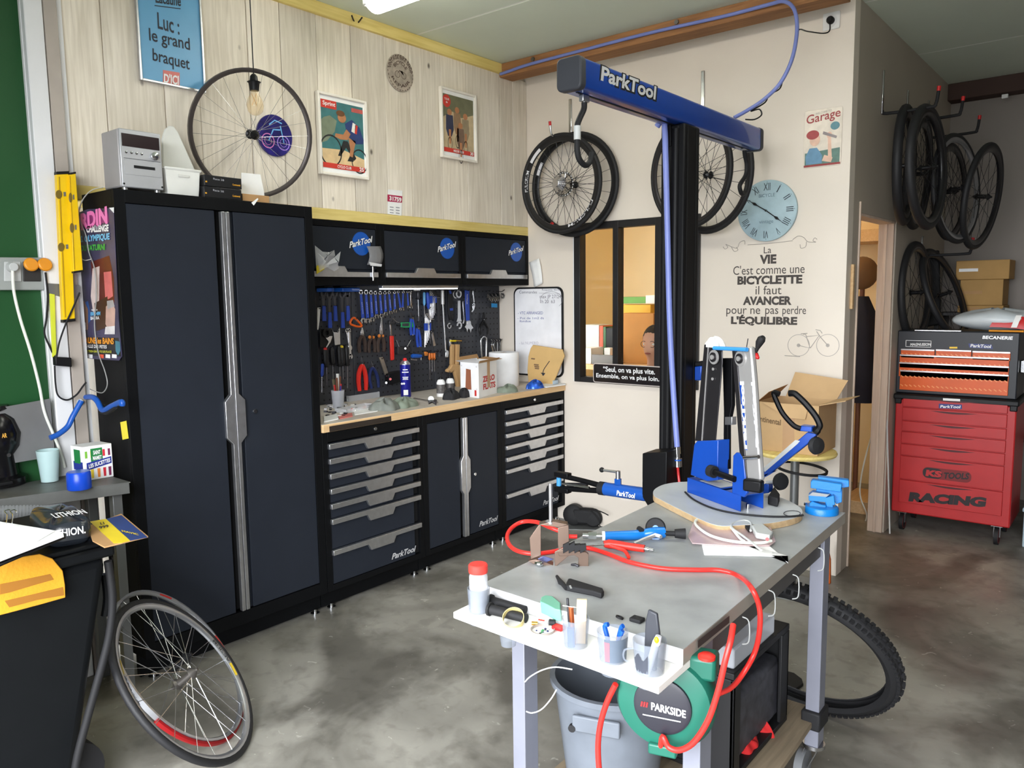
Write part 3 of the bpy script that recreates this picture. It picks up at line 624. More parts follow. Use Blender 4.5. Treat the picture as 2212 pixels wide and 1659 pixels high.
MB().lathe(cc, (1, 0, 0), [(0, .002), (.098, .002), (.1, 0), (.1, -.008)], 40).build('disc', mat('deep violet', (40, 34, 110), .3, var=.5, sc=18), dc)
PL = lambda a, b: V((cc.x+.0026, cc.y+a, cc.z+b))
for a, c in ((-.042, (226, 130, 200)), (.045, (176, 140, 240))):
    ringpoly(dc, PL, a, -.03, .036, .036, .12, mat('neon %d' % int(a*1000), c, .4, var=.2)); ringpoly(dc, PL, a, -.03, .02, .02, .1, mat('neon %d' % int(a*1000), c))
for q in ([(-.042, -.03), (-.012, .03), (-.006, .028), (-.036, -.03)], [(-.01, .03), (.03, .034), (.03, .028), (-.01, .024)], [(.028, .05), (.046, -.03), (.05, -.03), (.034, .052)], [(-.03, .045), (.0, .07), (.04, .06), (.042, .066), (0, .076), (-.034, .05)]): poly(dc, PL, q, mat('neon cyan', (120, 190, 246), .4))
# ------------------------------------------------------------ on top of the tall cabinet
m_silver = mat('silver plastic', (182, 183, 186), .35, .35); m_disp = mat('dark display', (44, 32, 34), .15)
SX = .485; st = thing('stereo', 'silver mini stereo on top of the tall cabinet', 'stereo', (.42, -2.83, ZT))
ya, yb, z0, z1 = -2.915, -2.747, ZT+.012, 2.228
MB().box((.335, ya, z0), (SX-.012, yb, z1)).build('casing', mat('stereo casing', (176, 172, 172), .45, .2), st, bevel=.006)
MB().box((SX-.012, ya+.002, z0), (SX, yb-.002, z1)).build('front_panel', m_silver, st, bevel=.004)
fp = lambda y0, za, y1, zb, d=.0015: ((SX, ya+(yb-ya)*y0, z0+(z1-z0)*za), (SX+d, ya+(yb-ya)*y1, z0+(z1-z0)*zb))
MB().box(*fp(.06, .70, .94, .92)).build('display', m_disp, st, bevel=.001)
MB().box(*fp(.08, .22, .94, .47)).build('cassette_door', m_silver, st, bevel=.002); MB().box(*fp(.3, .34, .8, .39, .003)).build('slot', m_void, st, bevel=.001)
MB().box(*fp(.08, .495, .94, .5)).build('groove', m_void, st, smooth=False)
q = V((SX, ya+(yb-ya)*.8, z0+(z1-z0)*.585)); MB().lathe(q, (1, 0, 0), [(.016, 0), (.016, .012), (.013, .014), (0, .014)], 24).build('volume_knob', m_chrome, st)
for i in range(4):
    q = V((SX, ya+(yb-ya)*(.14+.12*i), z0+(z1-z0)*.6)); MB().lathe(q, (1, 0, 0), [(.005, 0), (.005, .003), (0, .004)], 12).build('button', m_chrome, st)
for y in (.05, .95): MB().lathe(V((SX, ya+(yb-ya)*y, z0+.012)), (1, 0, 0), [(.004, 0), (.004, .001), (0, .001)], 10).build('screw', m_void, st)
for x in (.36, .465):
    for y in (ya+.02, yb-.02): MB().cyl((x, y, ZT), (x, y, z0), .011, n=12).build('foot', m_alu, st)
tb = thing('plastic_tub', 'white plastic tub with a tall sloping back beside the stereo', 'container', (.43, -2.66, ZT))
m_tub = mat('white plastic', (226, 226, 220), .4)
y0, y1 = at(358, 400, x=.47).y, at(436, 410, x=.47).y
def tubwall(a, b): 
    return None
def tub(u, v):
    k = [0, .0, 1, 1.04, 1.04, .97, .93, .06][min(7, int(v*7+.01))]; return V((0, 0, 0))
hw, hd = (y1-y0)/2, .062; cx, cy = .41, (y0+y1)/2
rows = [(.86, .0), (.90, .03), (.96, .10), (1.03, .105), (1.03, .112), (.93, .112), (.86, .02), (.82, .01)]
m = MB(); sq = [(-1, -1), (0, -1.02), (1, -1), (1.02, 0), (1, 1), (0, 1.02), (-1, 1), (-1.02, 0)]
m.grid(lambda u, v: V((cx+sq[int(round(u*8)) % 8][0]*hd*rows[int(round(v*7))][0], cy+sq[int(round(u*8)) % 8][1]*hw*rows[int(round(v*7))][0], ZT+rows[int(round(v*7))][1])), 8, 8, True)
m.add([V((cx+sq[i][0]*hd*.82, cy+sq[i][1]*hw*.82, ZT+.01)) for i in range(8)], [tuple(range(8))])
m.build('basin', m_tub, tb, bevel=.003)
MB().prism(pxs([(350, 300), (356, 280), (366, 271), (376, 272), (386, 286), (410, 340), (432, 390), (436, 408), (352, 404)], x=.35), (-.012, 0, 0)).build('sloping_back', m_tub, tb, bevel=.006, seg=3)
MB().box((cx+hd*.99, cy-hw*.3, ZT+.075), (cx+hd*1.03, cy+hw*.3, ZT+.085)).build('label_slot', mat('pale grey plastic', (206, 206, 200), .45), tb, bevel=.001)
m_bbox = mat('black carton', (24, 24, 26), .35); m_gold = mat('gold print', (206, 150, 40), .5, var=0)
for k, lab in ((0, 'lower one of two stacked black cartons on the tall cabinet'), (1, 'upper one of two stacked black cartons on the tall cabinet')):
    y0, y1 = at(441, 415, x=.49).y+.004*k, at(522, 425, x=.49).y+.003*k; za, zb = ZT+.001+.0475*k, ZT+.0475+.0475*k
    b = thing('carton', lab, 'box', (.44, (y0+y1)/2, za), group='black inner tube cartons')
    MB().box((.38, y0, za), (.49, y1, zb-.001)).build('box', m_bbox, b, bevel=.002)
    text(b, 'Race 28', (.4905, y0+.04, za+.028), (.4905, y0+.09, za+.026), (.4905, y0+.04, za+.036), mat('grey print', (1, 1, 1)), bold=.02); text(b, 'Continental', (.4905, y1-.045, za+.012), (.4905, y1-.008, za+.012), (.4905, y1-.045, za+.02), m_gold, bold=.03)
    MB().box((.4902, y0+.004, za+.014), (.4906, y0+.012, za+.02)).build('gold_mark', m_gold, b, smooth=False)
y0, y1 = at(524, 430, x=.46).y, at(582, 430, x=.46).y
m_kraft = mat('brown cardboard', (178, 138, 92), .75, var=.08)
MB().box((.40, y0, ZT+.001), (.46, y1, ZT+.036)).build('small_carton', m_kraft, label='small open brown carton on the tall cabinet under the wheel', cat='box', bevel=.002)
MB().prism(pxs([(521, 373), (562, 377), (570, 415), (571, 432), (521, 432)], x=.385), (.002, 0, 0)).build('white_card', m_paper, label='white card standing behind the black cartons', cat='card')
MB().prism(pxs([(543, 438), (556, 428), (558, 430), (548, 444)], x=.5), (.001, 0, 0)).build('paper_scrap', m_paper, label='white paper scrap stuck on the top edge of the tall cabinet', cat='paper')
# ------------------------------------------------------------ left edge: sockets, levels, poster on the cabinet side
m_grey = mat('grey plastic', (120, 122, 122), .5); m_lgrey = mat('light grey plastic', (186, 188, 186), .45); m_orange = mat('orange plastic', (226, 146, 30), .4)
m_steelg = mat('grey steel', (128, 130, 130), .4, .6); m_cablew = mat('white cable', (222, 224, 214), .5); m_yelt = mat('yellow tool paint', (238, 196, 14), .35)
m_vial = mat('vial glass', (206, 220, 120), .1, alpha=.7); m_blueh = mat('hook blue', (18, 80, 168), .4, coat=.2)
GX = .192
so = thing('socket_box', 'grey double power socket on the green wall with two orange caps', 'power socket', at(45, 628, x=GX))
MB().prism(pxs([(-40, 556), (86, 557), (90, 627), (-40, 627)], x=GX), (.03, 0, 0)).build('housing', mat('translucent grey', (150, 154, 150), .4), so, bevel=.004)
MB().prism(pxs([(8, 565), (44, 565), (46, 608), (8, 608)], x=GX+.03), (.006, 0, 0)).build('socket_face', m_lgrey, so, bevel=.003)
MB().prism(pxs([(48, 565), (86, 565), (88, 608), (49, 608)], x=GX+.03), (.006, 0, 0)).build('socket_face', mat('dark plastic', (48, 46, 44), .5), so, bevel=.003)
for u, v in ((66, 572), (96, 572)):
    c = at(u, v, x=GX+.05); MB().lathe(c, (1, .1, .25), [(0, .012), (.022, .012), (.026, .008), (.026, 0), (0, 0)], 20).build('orange_cap', m_orange, so)
pl = thing('white_plug', 'white plug with a thick cream cable hanging down the green wall', 'cable', at(25, 620, x=GX+.04))
c = at(24, 577, x=GX+.036); MB().cyl(c, c+V((.03, 0, 0)), .02, .016, 16).build('plug', m_lgrey, pl, bevel=.002)
MB().tube(catmull(pxs([(27, 583), (30, 630), (44, 690), (66, 760), (84, 830), (96, 890), (116, 940), (132, 980), (140, 1010)], x=GX+.06), 6), .0055, 8).build('cable', m_cablew, pl)
MB().tube(catmull(pxs([(98, 588), (103, 640), (100, 690), (96, 720), (108, 750), (120, 775)], x=GX+.05), 6), .004, 6).build('black_flex', m_rubber, label='thin black flex running down from the orange socket cap', cat='cable')
m_lev = m_yelt
def level(label, pg, vials, x=.245):
    t = thing('spirit_level', label, 'spirit level', at(*pg[2], x=x), group='yellow spirit levels on the white post')
    MB().prism(pxs(pg, x=x), (.024, 0, 0)).build('beam', m_lev, t, bevel=.002)
    a, b, c, d = pg; k = .38
    f = lambda s, q: (a[0]+(d[0]-a[0])*q+((b[0]-a[0])*(1-q)+(c[0]-d[0])*q)*s, a[1]+(d[1]-a[1])*q+((b[1]-a[1])*(1-q)+(c[1]-d[1])*q)*s)
    MB().prism(pxs([f(.36, .02), f(.46, .02), f(.46, .98), f(.36, .98)], x=x+.0241), (.001, 0, 0)).build('web_groove', mat('dark yellow', (176, 138, 12), .5), t, smooth=False)
    for q, w in vials:
        MB().prism(pxs([f(.3+.3*math.cos(t_)*.9, q+w*math.sin(t_)) for t_ in [2*PI*i/16 for i in range(16)]], x=x+.0242), (.003, 0, 0)).build('vial', mat('vial brown', (120, 100, 40), .2), t, bevel=.001)
        MB().prism(pxs([f(.7, q-w*.5), f(.9, q-w*.5), f(.9, q+w*.5), f(.7, q+w*.5)], x=x+.0242), (.001, 0, 0)).build('scale_mark', m_steelg, t, smooth=False)
    MB().prism(pxs([f(-.02, -.012), f(1.02, -.012), f(1.02, .008), f(-.02, .008)], x=x-.001), (.027, 0, 0)).build('end_cap', m_black, t, bevel=.001)
    MB().prism(pxs([f(-.02, .992), f(1.02, .992), f(1.02, 1.012), f(-.02, 1.012)], x=x-.001), (.027, 0, 0)).build('end_cap', m_black, t, bevel=.001)
level('longer yellow spirit level hanging on the white post', [(117, 376), (143, 375), (157, 690), (131, 693)], ((.14, .03), (.5, .03)))
level('shorter yellow spirit level hanging next to the cabinet side', [(146, 377), (158, 375), (174, 585), (153, 588)], ((.24, .05), (.55, .05)), x=.262)
MB().prism(pxs([(106, 634), (117, 636), (121, 765), (112, 772)], x=.24), (.006, 0, 0)).build('folding_rule', mat('lime plastic', (206, 214, 60), .4), label='lime yellow folding rule hanging beside the spirit levels', cat='ruler', bevel=.001)
MB().prism(pxs([(103, 612), (172, 616), (172, 640), (152, 648), (106, 634)], x=.237), (.003, 0, 0)).build('bracket_plate', m_steelg, label='grey metal bracket plate behind the spirit levels', cat='bracket', bevel=.001)
ad = thing('power_adapter', 'black power adapter on a black cable below the spirit levels', 'adapter', at(130, 792, x=.245))
MB().prism(pxs([(113, 770), (148, 772), (149, 792), (114, 789)], x=.24), (.03, 0, 0)).build('block', m_black, ad, bevel=.003)
MB().tube(catmull(pxs([(172, 632), (160, 660), (142, 700), (128, 740), (122, 772)], x=.275), 6), .0035, 6).build('cable', m_rubber, ad)
MB().tube(catmull(pxs([(118, 790), (120, 830), (126, 855), (145, 864), (165, 853), (178, 836), (186, 826)], x=.262), 6), .0035, 6).build('cable', m_rubber, ad)
# poster taped to the cabinet side
YS = YT0-.0005
po = thing('event_poster', 'colourful event poster taped to the side of the tall cabinet', 'poster', at(215, 778, y=YS))
flat(po, [(168, 460), (190, 452), (246, 449), (251, 560), (257, 690), (264, 770), (258, 779), (210, 776), (164, 771), (160, 640), (164, 540)], dict(y=YS), mat('poster dusk', (64, 60, 88), .3, var=.5, sc=6), 'sheet', .0015)
def pf(poly_, c, n, lift): flat(po, poly_, dict(y=YS-.0015), mat('poster '+n, c, .35, var=.2, sc=14), 'artwork', .0003, lift)
pf([(168, 466), (232, 456), (236, 480), (172, 492)], (150, 60, 120), 'mauve', .0003)
pf([(196, 566), (236, 552), (246, 600), (248, 700), (230, 705), (206, 690)], (96, 34, 26), 'auburn', .0003)
pf([(200, 580), (215, 575), (214, 650), (204, 690), (196, 640)], (214, 196, 190), 'pale skin', .0006)
pf([(224, 588), (240, 586), (244, 640), (228, 650)], (214, 110, 110), 'pink', .0006); pf([(204, 655), (232, 640), (238, 705), (208, 715)], (70, 44, 26), 'umber', .0009)
pf([(168, 660), (190, 650), (198, 690), (180, 712), (166, 700)], (52, 90, 150), 'blue haze', .0003)
pf([(170, 655+0), (182, 650), (190, 668), (190, 712), (176, 716), (169, 700)], (150, 110, 86), 'left face', .0012); pf([(173, 694), (186, 697), (186, 712), (176, 714)], (228, 224, 220), 'shirt', .0015)
pf([(229, 662), (242, 652), (249, 668), (248, 704), (236, 716), (228, 700)], (196, 160, 148), 'right face', .0012); pf([(231, 650), (244, 648), (248, 662), (232, 668)], (170, 166, 168), 'grey hair', .0015); pf([(228, 706), (248, 704), (248, 722), (226, 722)], (226, 222, 224), 'collar', .0015)
pf([(164, 728), (256, 730), (262, 770), (164, 768)], (24, 24, 30), 'foot black', .0006)
for s, bl, br, tl, c, bo in (('RDIN', (176, 498), (233, 483), (174, 462), (246, 130, 196), .05), ('CHALLENGE', (187, 503), (235, 500), (187, 488), (244, 244, 244), .05), ('S. OLYMPIQUE', (174, 526), (237, 520), (174, 510), (120, 196, 236), .04), ('DU SATURNI', (175, 543), (227, 540), (175, 530), (70, 176, 70), .04),
        ('après', (198, 672), (211, 672), (198, 667), (240, 240, 240), .03), ('IBRAHIM', (196, 682), (217, 681), (196, 674), (110, 190, 236), .04), ('BARRA', (196, 691), (215, 690), (196, 684), (236, 236, 236), .04), ('LACAUNE les BAINS', (170, 741), (246, 744), (170, 728), (244, 160, 40), .03),
        ('SALLE DES FETES', (186, 751), (231, 753), (186, 744), (236, 236, 236), .02), ('PROJECTION GRATUITE SUR PLACE', (180, 762), (241, 764), (180, 756), (206, 206, 60), .02)):
    textpx(po, s, bl, br, tl, mat('poster ink %d%d%d' % c, c, .4, var=0), bo, y=YS-.0036)
for x in (176, 190, 214, 228, 242): pf([(x, 765), (x+10, 766), (x+10, 774), (x, 773)], ((236, 90, 60) if x in (176, 214) else (236, 236, 236)), 'badge%d' % (x in (176, 214)), .0009)
for x in (165, 249): pf([(x, 736), (x+10, 738), (x+11, 758), (x+6, 768), (x+1, 758)], (60, 120, 140), 'shield', .0012)
flat(po, [(236, 449), (246, 448), (246, 460)], dict(y=YS-.002), m_paper, 'turned_corner', .001, .002)
MB().prism(pxs([(260, 912), (273, 909), (278, 947), (265, 950)], y=YS), (0, -.0008, 0)).build('yellow_sticker', mat('yellow sticker', (232, 214, 60), .5), label='small yellow sticker on the side of the tall cabinet', cat='sticker')
MB().tube(catmull(pxs([(222, 405), (200, 410), (180, 430), (170, 460), (174, 480), (186, 510), (192, 545), (204, 580), (208, 640), (204, 700), (212, 760), (226, 800), (232, 830), (222, 848), (205, 845), (190, 838)], y=YS-.012), 5), .0022, 6).build('speaker_wire', mat('grey wire', (150, 150, 146), .5), label='thin grey speaker wire trailing down over the event poster', cat='cable')
MB().tube(catmull(pxs([(224, 404), (196, 412), (176, 436), (168, 470), (166, 500), (165, 530), (170, 552), (182, 562), (196, 560)], y=YS-.02), 5), .0018, 6).build('speaker_wire', mat('white wire', (206, 206, 200), .5), label='thin white speaker wire looping at the upper end of the event poster', cat='cable')
hk = thing('bike_hook', 'folding blue bicycle wall hook with two curved arms beside the tall cabinet', 'hook', at(182, 895, y=-2.985))
MB().prism(pxs([(175, 826), (188, 826), (184, 896), (174, 896)], y=-2.975), (0, -.014, 0)).build('bracket', m_steelg, hk, bevel=.002)
MB().tube(catmull(pxs([(186, 858), (200, 858), (210, 866), (222, 886), (240, 878), (262, 868), (264, 876)], y=-3.02), 5), .011, 10).build('arm', m_blueh, hk)
MB().tube(catmull(pxs([(176, 866), (168, 880), (156, 902), (146, 922), (126, 938), (108, 946)], x=.31), 5), .011, 10).build('arm', m_blueh, hk)
MB().tube(catmull(pxs([(218, 890), (232, 892), (250, 880)], y=-3.02), 4), .007, 8).build('rubber_pad', m_rubber, hk); MB().cyl(at(173, 868, y=-2.99), at(173, 868, y=-3.03), .012).build('pivot', m_steelg, hk)
# ------------------------------------------------------------ bench and what stands on it
ZB = .87
bn = thing('steel_bench', 'narrow grey steel bench against the green wall', 'bench', (.35, -3.4, 0))
MB().prism([V((.57, -3.0, ZB-.003)), V((.33, -3.8, ZB-.003)), V((.24, -3.8, ZB-.003)), V((.24, -3.0, ZB-.003))], (0, 0, .003)).build('top', mat('worn grey steel', (104, 105, 102), .5, .5, var=.2), bn, smooth=False)
MB().bar((.565, -3.003, ZB-.024), (.33, -3.8, ZB-.024), .006, .042).build('front_lip', mat('worn grey steel', (1, 1, 1)), bn, bevel=.001)
for x, y in ((.50, -3.03), (.27, -3.03), (.34, -3.72), (.26, -3.72)): MB().box((x-.018, y-.018, 0), (x+.018, y+.018, ZB-.003)).build('leg', m_steelg, bn, bevel=.002)
MB().prism(pxs([(-30, 886), (107, 861), (118, 985), (-30, 1010)], x=.245), (.004, 0, 0)).build('metal_sheet', mat('dull zinc sheet', (132, 132, 132), .45, .5), label='grey metal splash sheet standing behind the bench', cat='panel')
c = at(-6, 1048, z=ZB); cf = thing('coffee_maker', 'black rounded coffee maker on the steel bench', 'coffee maker', c)
mb = mat('gloss black plastic', (16, 15, 17), .2)
MB().lathe(c, (0, 0, 1), [(.07, 0), (.1, .005), (.1, .03), (.075, .04), (.07, .12), (.088, .15), (.095, .2), (.08, .255), (.06, .28), (0, .285)], 28).build('body', mb, cf)
MB().lathe(c+V((0, 0, .285)), (0, 0, 1), [(.05, 0), (.065, .012), (.06, .024), (0, .028)], 24).build('lid', mb, cf)
d = cam_dir(c); d.z = 0; d.normalize(); sd = V((-d.y, d.x, 0))
text(cf, 'AR', c+d*.094+sd*.028+V((0, 0, .195)), c+d*.094+sd*.044+V((0, 0, .195)), c+d*.094+sd*.028+V((0, 0, .212)), m_gold, bold=.02, lift=.003)
MB().box(c+d*.05-sd*.03+V((0, 0, .02)), c+d*.12+sd*.05+V((0, 0, .032))).build('drip_tray', m_black, cf, bevel=.003)
for k in (.01, .045): q = c+d*.072+sd*k+V((0, 0, .125)); MB().cyl(q, q+d*.008, .007, n=12).build('button', m_chrome, cf)
c = at(82, 1012, z=ZB); t = thing('drinking_bottle', 'teal bottle with a pink cap behind the plastic cup', 'bottle', c)
MB().lathe(c, (0, 0, 1), [(0, 0), (.028, 0), (.031, .01), (.03, .1), (.027, .115), (0, .116)], 20).build('body', mat('teal plastic', (20, 128, 116), .35), t)
MB().lathe(c+V((0, 0, .115)), (0, 0, 1), [(.027, 0), (.028, .03), (.02, .043), (0, .045)], 20).build('cap', mat('pink plastic', (226, 96, 130), .4), t)
c = at(108, 1040, z=ZB); t = thing('plastic_cup', 'clear frosted plastic cup on the steel bench', 'cup', c)
MB().lathe(c, (0, 0, 1), [(0, .002), (.03, .002), (.04, .125), (.038, .125), (.028, .004)], 24).build('cup', mat('frosted plastic', (196, 222, 222), .4, alpha=.65), t)
MB().lathe(c, (0, 0, 1), [(0, .006), (.027, .006), (.034, .085), (0, .086)], 20).build('inner_cups', mat('pale teal', (164, 214, 206), .5), t)
P0, P1, P2 = at(183, 1040, z=ZB), at(246, 1029, z=ZB), at(157, 1034, z=ZB)
t = thing('sweets_box', 'white sweets box with coloured pictures on the steel bench', 'box', (P0+P1)/2)
e1, e2 = (P1-P0), (P2-P0); h = V((0, 0, .135)); MB().obb(P0+e1/2+e2/2+h/2, e1/2, e2/2, h/2).build('carton', m_paper, t, bevel=.002)
nn = e1.cross(h).normalized(); nn = nn if nn.dot(CAMLOC-P0) > 0 else -nn; n2 = e2.cross(h).normalized(); n2 = n2 if n2.dot(CAMLOC-P0) > 0 else -n2
F = lambda a, b, k=1: P0+e1*a+h*b+nn*.0006*k; G = lambda a, b, k=1: P0+e2*(1-a)+h*b+n2*.0006*k
def ff(Fn, q, c, n, k=1): MB().prism([Fn(a, b, k) for a, b in q], (nn if Fn is F else n2)*.0003).build('print', mat('box '+n, c, .5, var=0), t, smooth=False)
ff(F, [(.26, .52), (.66, .52), (.66, .92), (.26, .92)], (30, 120, 60), 'green'); ff(F, [(.1, .3), (.95, .42), (.95, .62), (.1, .52)], (36, 50, 140), 'blue', 2)
for a, c in ((.1, (120, 180, 60)), (.28, (236, 206, 60)), (.5, (236, 140, 60)), (.7, (206, 44, 60)), (.88, (120, 40, 80))): ff(F, [(a-.04, .06), (a+.04, .06), (a+.05, .32), (a-.05, .32)], c, 'jar%d' % int(a*100)); ff(F, [(a-.03, .66), (a+.05, .66), (a+.05, .86), (a-.03, .86)], c, 'jar%d' % int(a*100), .5)
text(t, 'SAINT\nMAMET', F(.32, .58, 4), F(.62, .58, 4), F(.32, .86, 4), m_paper, bold=.03); text(t, 'LES SUCETTES', F(.16, .36, 6), F(.9, .46, 6), F(.16, .48, 6), m_paper, bold=.03)
ff(G, [(.2, .3), (.95, .3), (.95, .55), (.2, .55)], (36, 50, 140), 'blue'); ff(G, [(.3, .5), (.8, .5), (.8, .9), (.3, .9)], (30, 120, 60), 'green', 2)
for a in (.3, .5, .7, .9): ff(G, [(a-.05, .05), (a+.05, .05), (a+.05, .28), (a-.05, .28)], (206, 60, 70), 'stripe')
c = at(172, 1056, z=ZB); MB().lathe(c, (0, 0, 1), [(0, .001), (.04, .001), (.042, .006), (.041, .062), (.037, .067), (0, .068)], 28).build('plastic_pot', mat('bright blue plastic', (20, 70, 190), .3), label='bright blue round plastic cap at the front edge of the steel bench', cat='cap')
a, b = at(-30, 1110, x=.42), at(132, 1098, x=.47); t = thing('grey_roll', 'ribbed grey roll under the steel bench', 'roll', (a+b)/2)
MB().cyl(a, b, .036, n=20).build('core', m_grey, t)
for i in range(22): q = a+(b-a)*(i+.5)/22; dd = (b-a).normalized()*.003; MB().cyl(q-dd, q+dd, .038, n=16).build('rib', m_grey, t)
m_rack = mat('black steel rack', (30, 31, 33), .5); rk = thing('roll_rack', 'dark steel rack under the bench carrying the grey roll', 'rack', (.45, -3.2, 0))
for q in (a+(b-a)*.02, b): MB().box((q.x-.012, q.y-.012, 0), (q.x+.012, q.y+.012, q.z-.037)).build('upright', m_rack, rk, bevel=.001)
# ------------------------------------------------------------ black wheelie bin and things on its lid
m_bin = mat('black bin plastic', (18, 20, 22), .5, spec=.15, bump=.15, bs=90); ZBN = .86
bi = thing('wheelie_bin', 'black wheelie bin in front of the bench', 'bin', (1.0, -3.64, 0))
tops = [(.74, -3.9), (1.22, -3.9), (1.22, -3.37), (.74, -3.37)]; bots = [(.82, -3.83), (1.13, -3.83), (1.13, -3.49), (.82, -3.49)]
MB().add([V((x, y, .04)) for x, y in bots]+[V((x, y, ZBN-.05)) for x, y in tops], [(3, 2, 1, 0), (4, 5, 6, 7), (0, 1, 5, 4), (1, 2, 6, 5), (2, 3, 7, 6), (3, 0, 4, 7)]).build('body', m_bin, bi, bevel=.03, seg=3)
MB().box((.72, -3.92, ZBN-.05), (1.235, -3.355, ZBN-.015)).build('rim', m_bin, bi, bevel=.008); MB().box((.725, -3.92, ZBN-.014), (1.23, -3.36, ZBN)).build('lid', m_bin, bi, bevel=.006)
MB().tube(catmull(pxs([(233, 1212), (243, 1290), (237, 1365), (222, 1430), (200, 1510), (168, 1630), (160, 1690)], x=1.19)), .012, 10).build('side_rib', m_rubber, bi)
MB().cyl((.88, -3.47, .1), (.93, -3.47, .1), .1, n=24).build('bin_wheel', m_rubber, bi); MB().cyl((1.03, -3.47, .1), (1.08, -3.47, .1), .1, n=24).build('bin_wheel', m_rubber, bi)
MB().tube(catmull(pxs([(226, 1240), (231, 1290), (226, 1330)], x=1.1), 4), .012, 8).build('hinge', m_bin, bi)
BX = 1.2365
rg = thing('yellow_rag', 'ochre yellow rag with brown stains hanging over the bin rim', 'rag', at(60, 1320, x=BX))
rp = pxs([(-40, 1222), (40, 1203), (84, 1196), (112, 1206), (134, 1232), (139, 1262), (140, 1290), (90, 1304), (30, 1320), (-40, 1338)], x=BX)
MB().prism(rp, (.006, 0, 0)).build('cloth', mat('ochre cloth', (206, 146, 34), .85, var=.15, bump=.5, bs=120), rg, bevel=.002)
for q in ([(0, 1262), (60, 1250), (108, 1240), (116, 1252), (80, 1262), (20, 1280), (0, 1284)], [(10, 1298), (70, 1284), (136, 1268), (138, 1286), (80, 1296), (20, 1312)]): flat(rg, q, dict(x=BX+.0061), mat('brown stain', (150, 98, 28), .85), 'stain')
# lid clutter
zl = ZBN+.001
cb = thing('clipboard', 'clipboard with white papers and a wire clip on the bin lid', 'clipboard', at(60, 1190, z=zl))
cbp = [at(u, v, z=zl+.07) for u, v in ((-40, 1120), (140, 1150), (142, 1158), (-40, 1236))]
MB().prism([p+V((0, 0, -.006)) for p in cbp], (0, 0, .004)).build('board', m_black, cb)
MB().prism([at(u, v, z=zl+.072) for u, v in ((-40, 1122), (136, 1151), (138, 1160), (-40, 1229))], (0, 0, .003)).build('papers', m_paper, cb); MB().prism([at(u, v, z=zl+.076) for u, v in ((-40, 1122), (118, 1148), (80, 1170), (-40, 1205))], (0, 0, .001)).build('top_sheet', m_paper, cb)
for k in (0, 12): MB().tube(catmull(pxs([(14+k, 1130), (16+k, 1112), (10+k, 1104), (20+k, 1101), (24+k, 1106)], z=zl+.1), 4), .0015, 6).build('clip_wire', m_chrome, cb)
for q in cbp[:]: pass
MB().box((.85, -3.85, zl), (1.1, -3.6, zl+.064)).build('grey_carton', m_grey, label='grey carton under the clipboard on the bin lid', cat='box', bevel=.004)
P0, P1, P2 = at(106, 1190, z=zl), at(212, 1172, z=zl), at(50, 1140, z=zl); e1, e2, h = P1-P0, (P2-P0)*.9, V((0, 0, .075))
bg_ = thing('battery_bag', 'black plastic bag printed with white battery lettering', 'bag', P0+e1/2)
def bagf(u, v):
    a, b = u*2*PI, v; ca, sa = math.cos(a), math.sin(a); k = (abs(ca)**.5*(1 if ca > 0 else -1), abs(sa)**.5*(1 if sa > 0 else -1)); r = [.86, 1, 1, .93, .7, 0][int(round(v*5))]; z = [0, .2, .7, .93, 1, 1][int(round(v*5))]
    return P0+e1/2+e2/2+e1/2*k[0]*r+e2/2*k[1]*r+h*z*(1+.06*math.sin(7*a))
MB().grid(bagf, 32, 6, True).build('bag', mat('black film', (34, 38, 44), .25, bump=.4, bs=40), bg_, sub=1)
nn = e1.cross(h).normalized(); nn = nn if nn.dot(CAMLOC-P0) > 0 else -nn
for k, (s, a0, a1) in enumerate((('LITHION.', .05, .75), ('LITHION', .25, .92))):
    q = P0+e1*a0+h*(.5 if not k else .98)+nn*(.006 if not k else -.02)+e2*(0 if not k else .12); w = e1*(a1-a0); text(bg_, s, q, q+w, q+(h*.3 if not k else e2*.22), m_lettw, bold=.02, lift=.006)
t = thing('printed_card', 'brown card with a yellow and blue printed panel sticking out over the bin edge', 'card', at(255, 1160, z=zl+.02))
K = lambda q, dz: [at(u, v, z=zl+.02+dz) for u, v in q]
MB().prism(K([(190, 1139), (262, 1112), (320, 1161), (226, 1184), (200, 1170)], -.004), (0, 0, .004)).build('card', m_kraft, t)
MB().prism(K([(194, 1127), (229, 1121), (281, 1168), (262, 1173), (246, 1174)], .0004), (0, 0, .0005)).build('yellow_panel', mat('card yellow', (226, 200, 40), .5), t, smooth=False)
MB().prism(K([(229, 1121), (262, 1113), (319, 1161), (281, 1168)], .0004), (0, 0, .0005)).build('blue_panel', mat('card blue', (40, 62, 118), .5), t, smooth=False)
text(t, 'MAVIC', K([(264, 1150)], 0)[0], K([(300, 1158)], 0)[0], K([(262, 1146)], 0)[0], mat('card yellow', (1, 1, 1)), bold=.03, lift=.002); text(t, 'I.I\n999', K([(216, 1144)], 0)[0], K([(236, 1140)], 0)[0], K([(210, 1131)], 0)[0], m_ink, bold=.02, lift=.002)
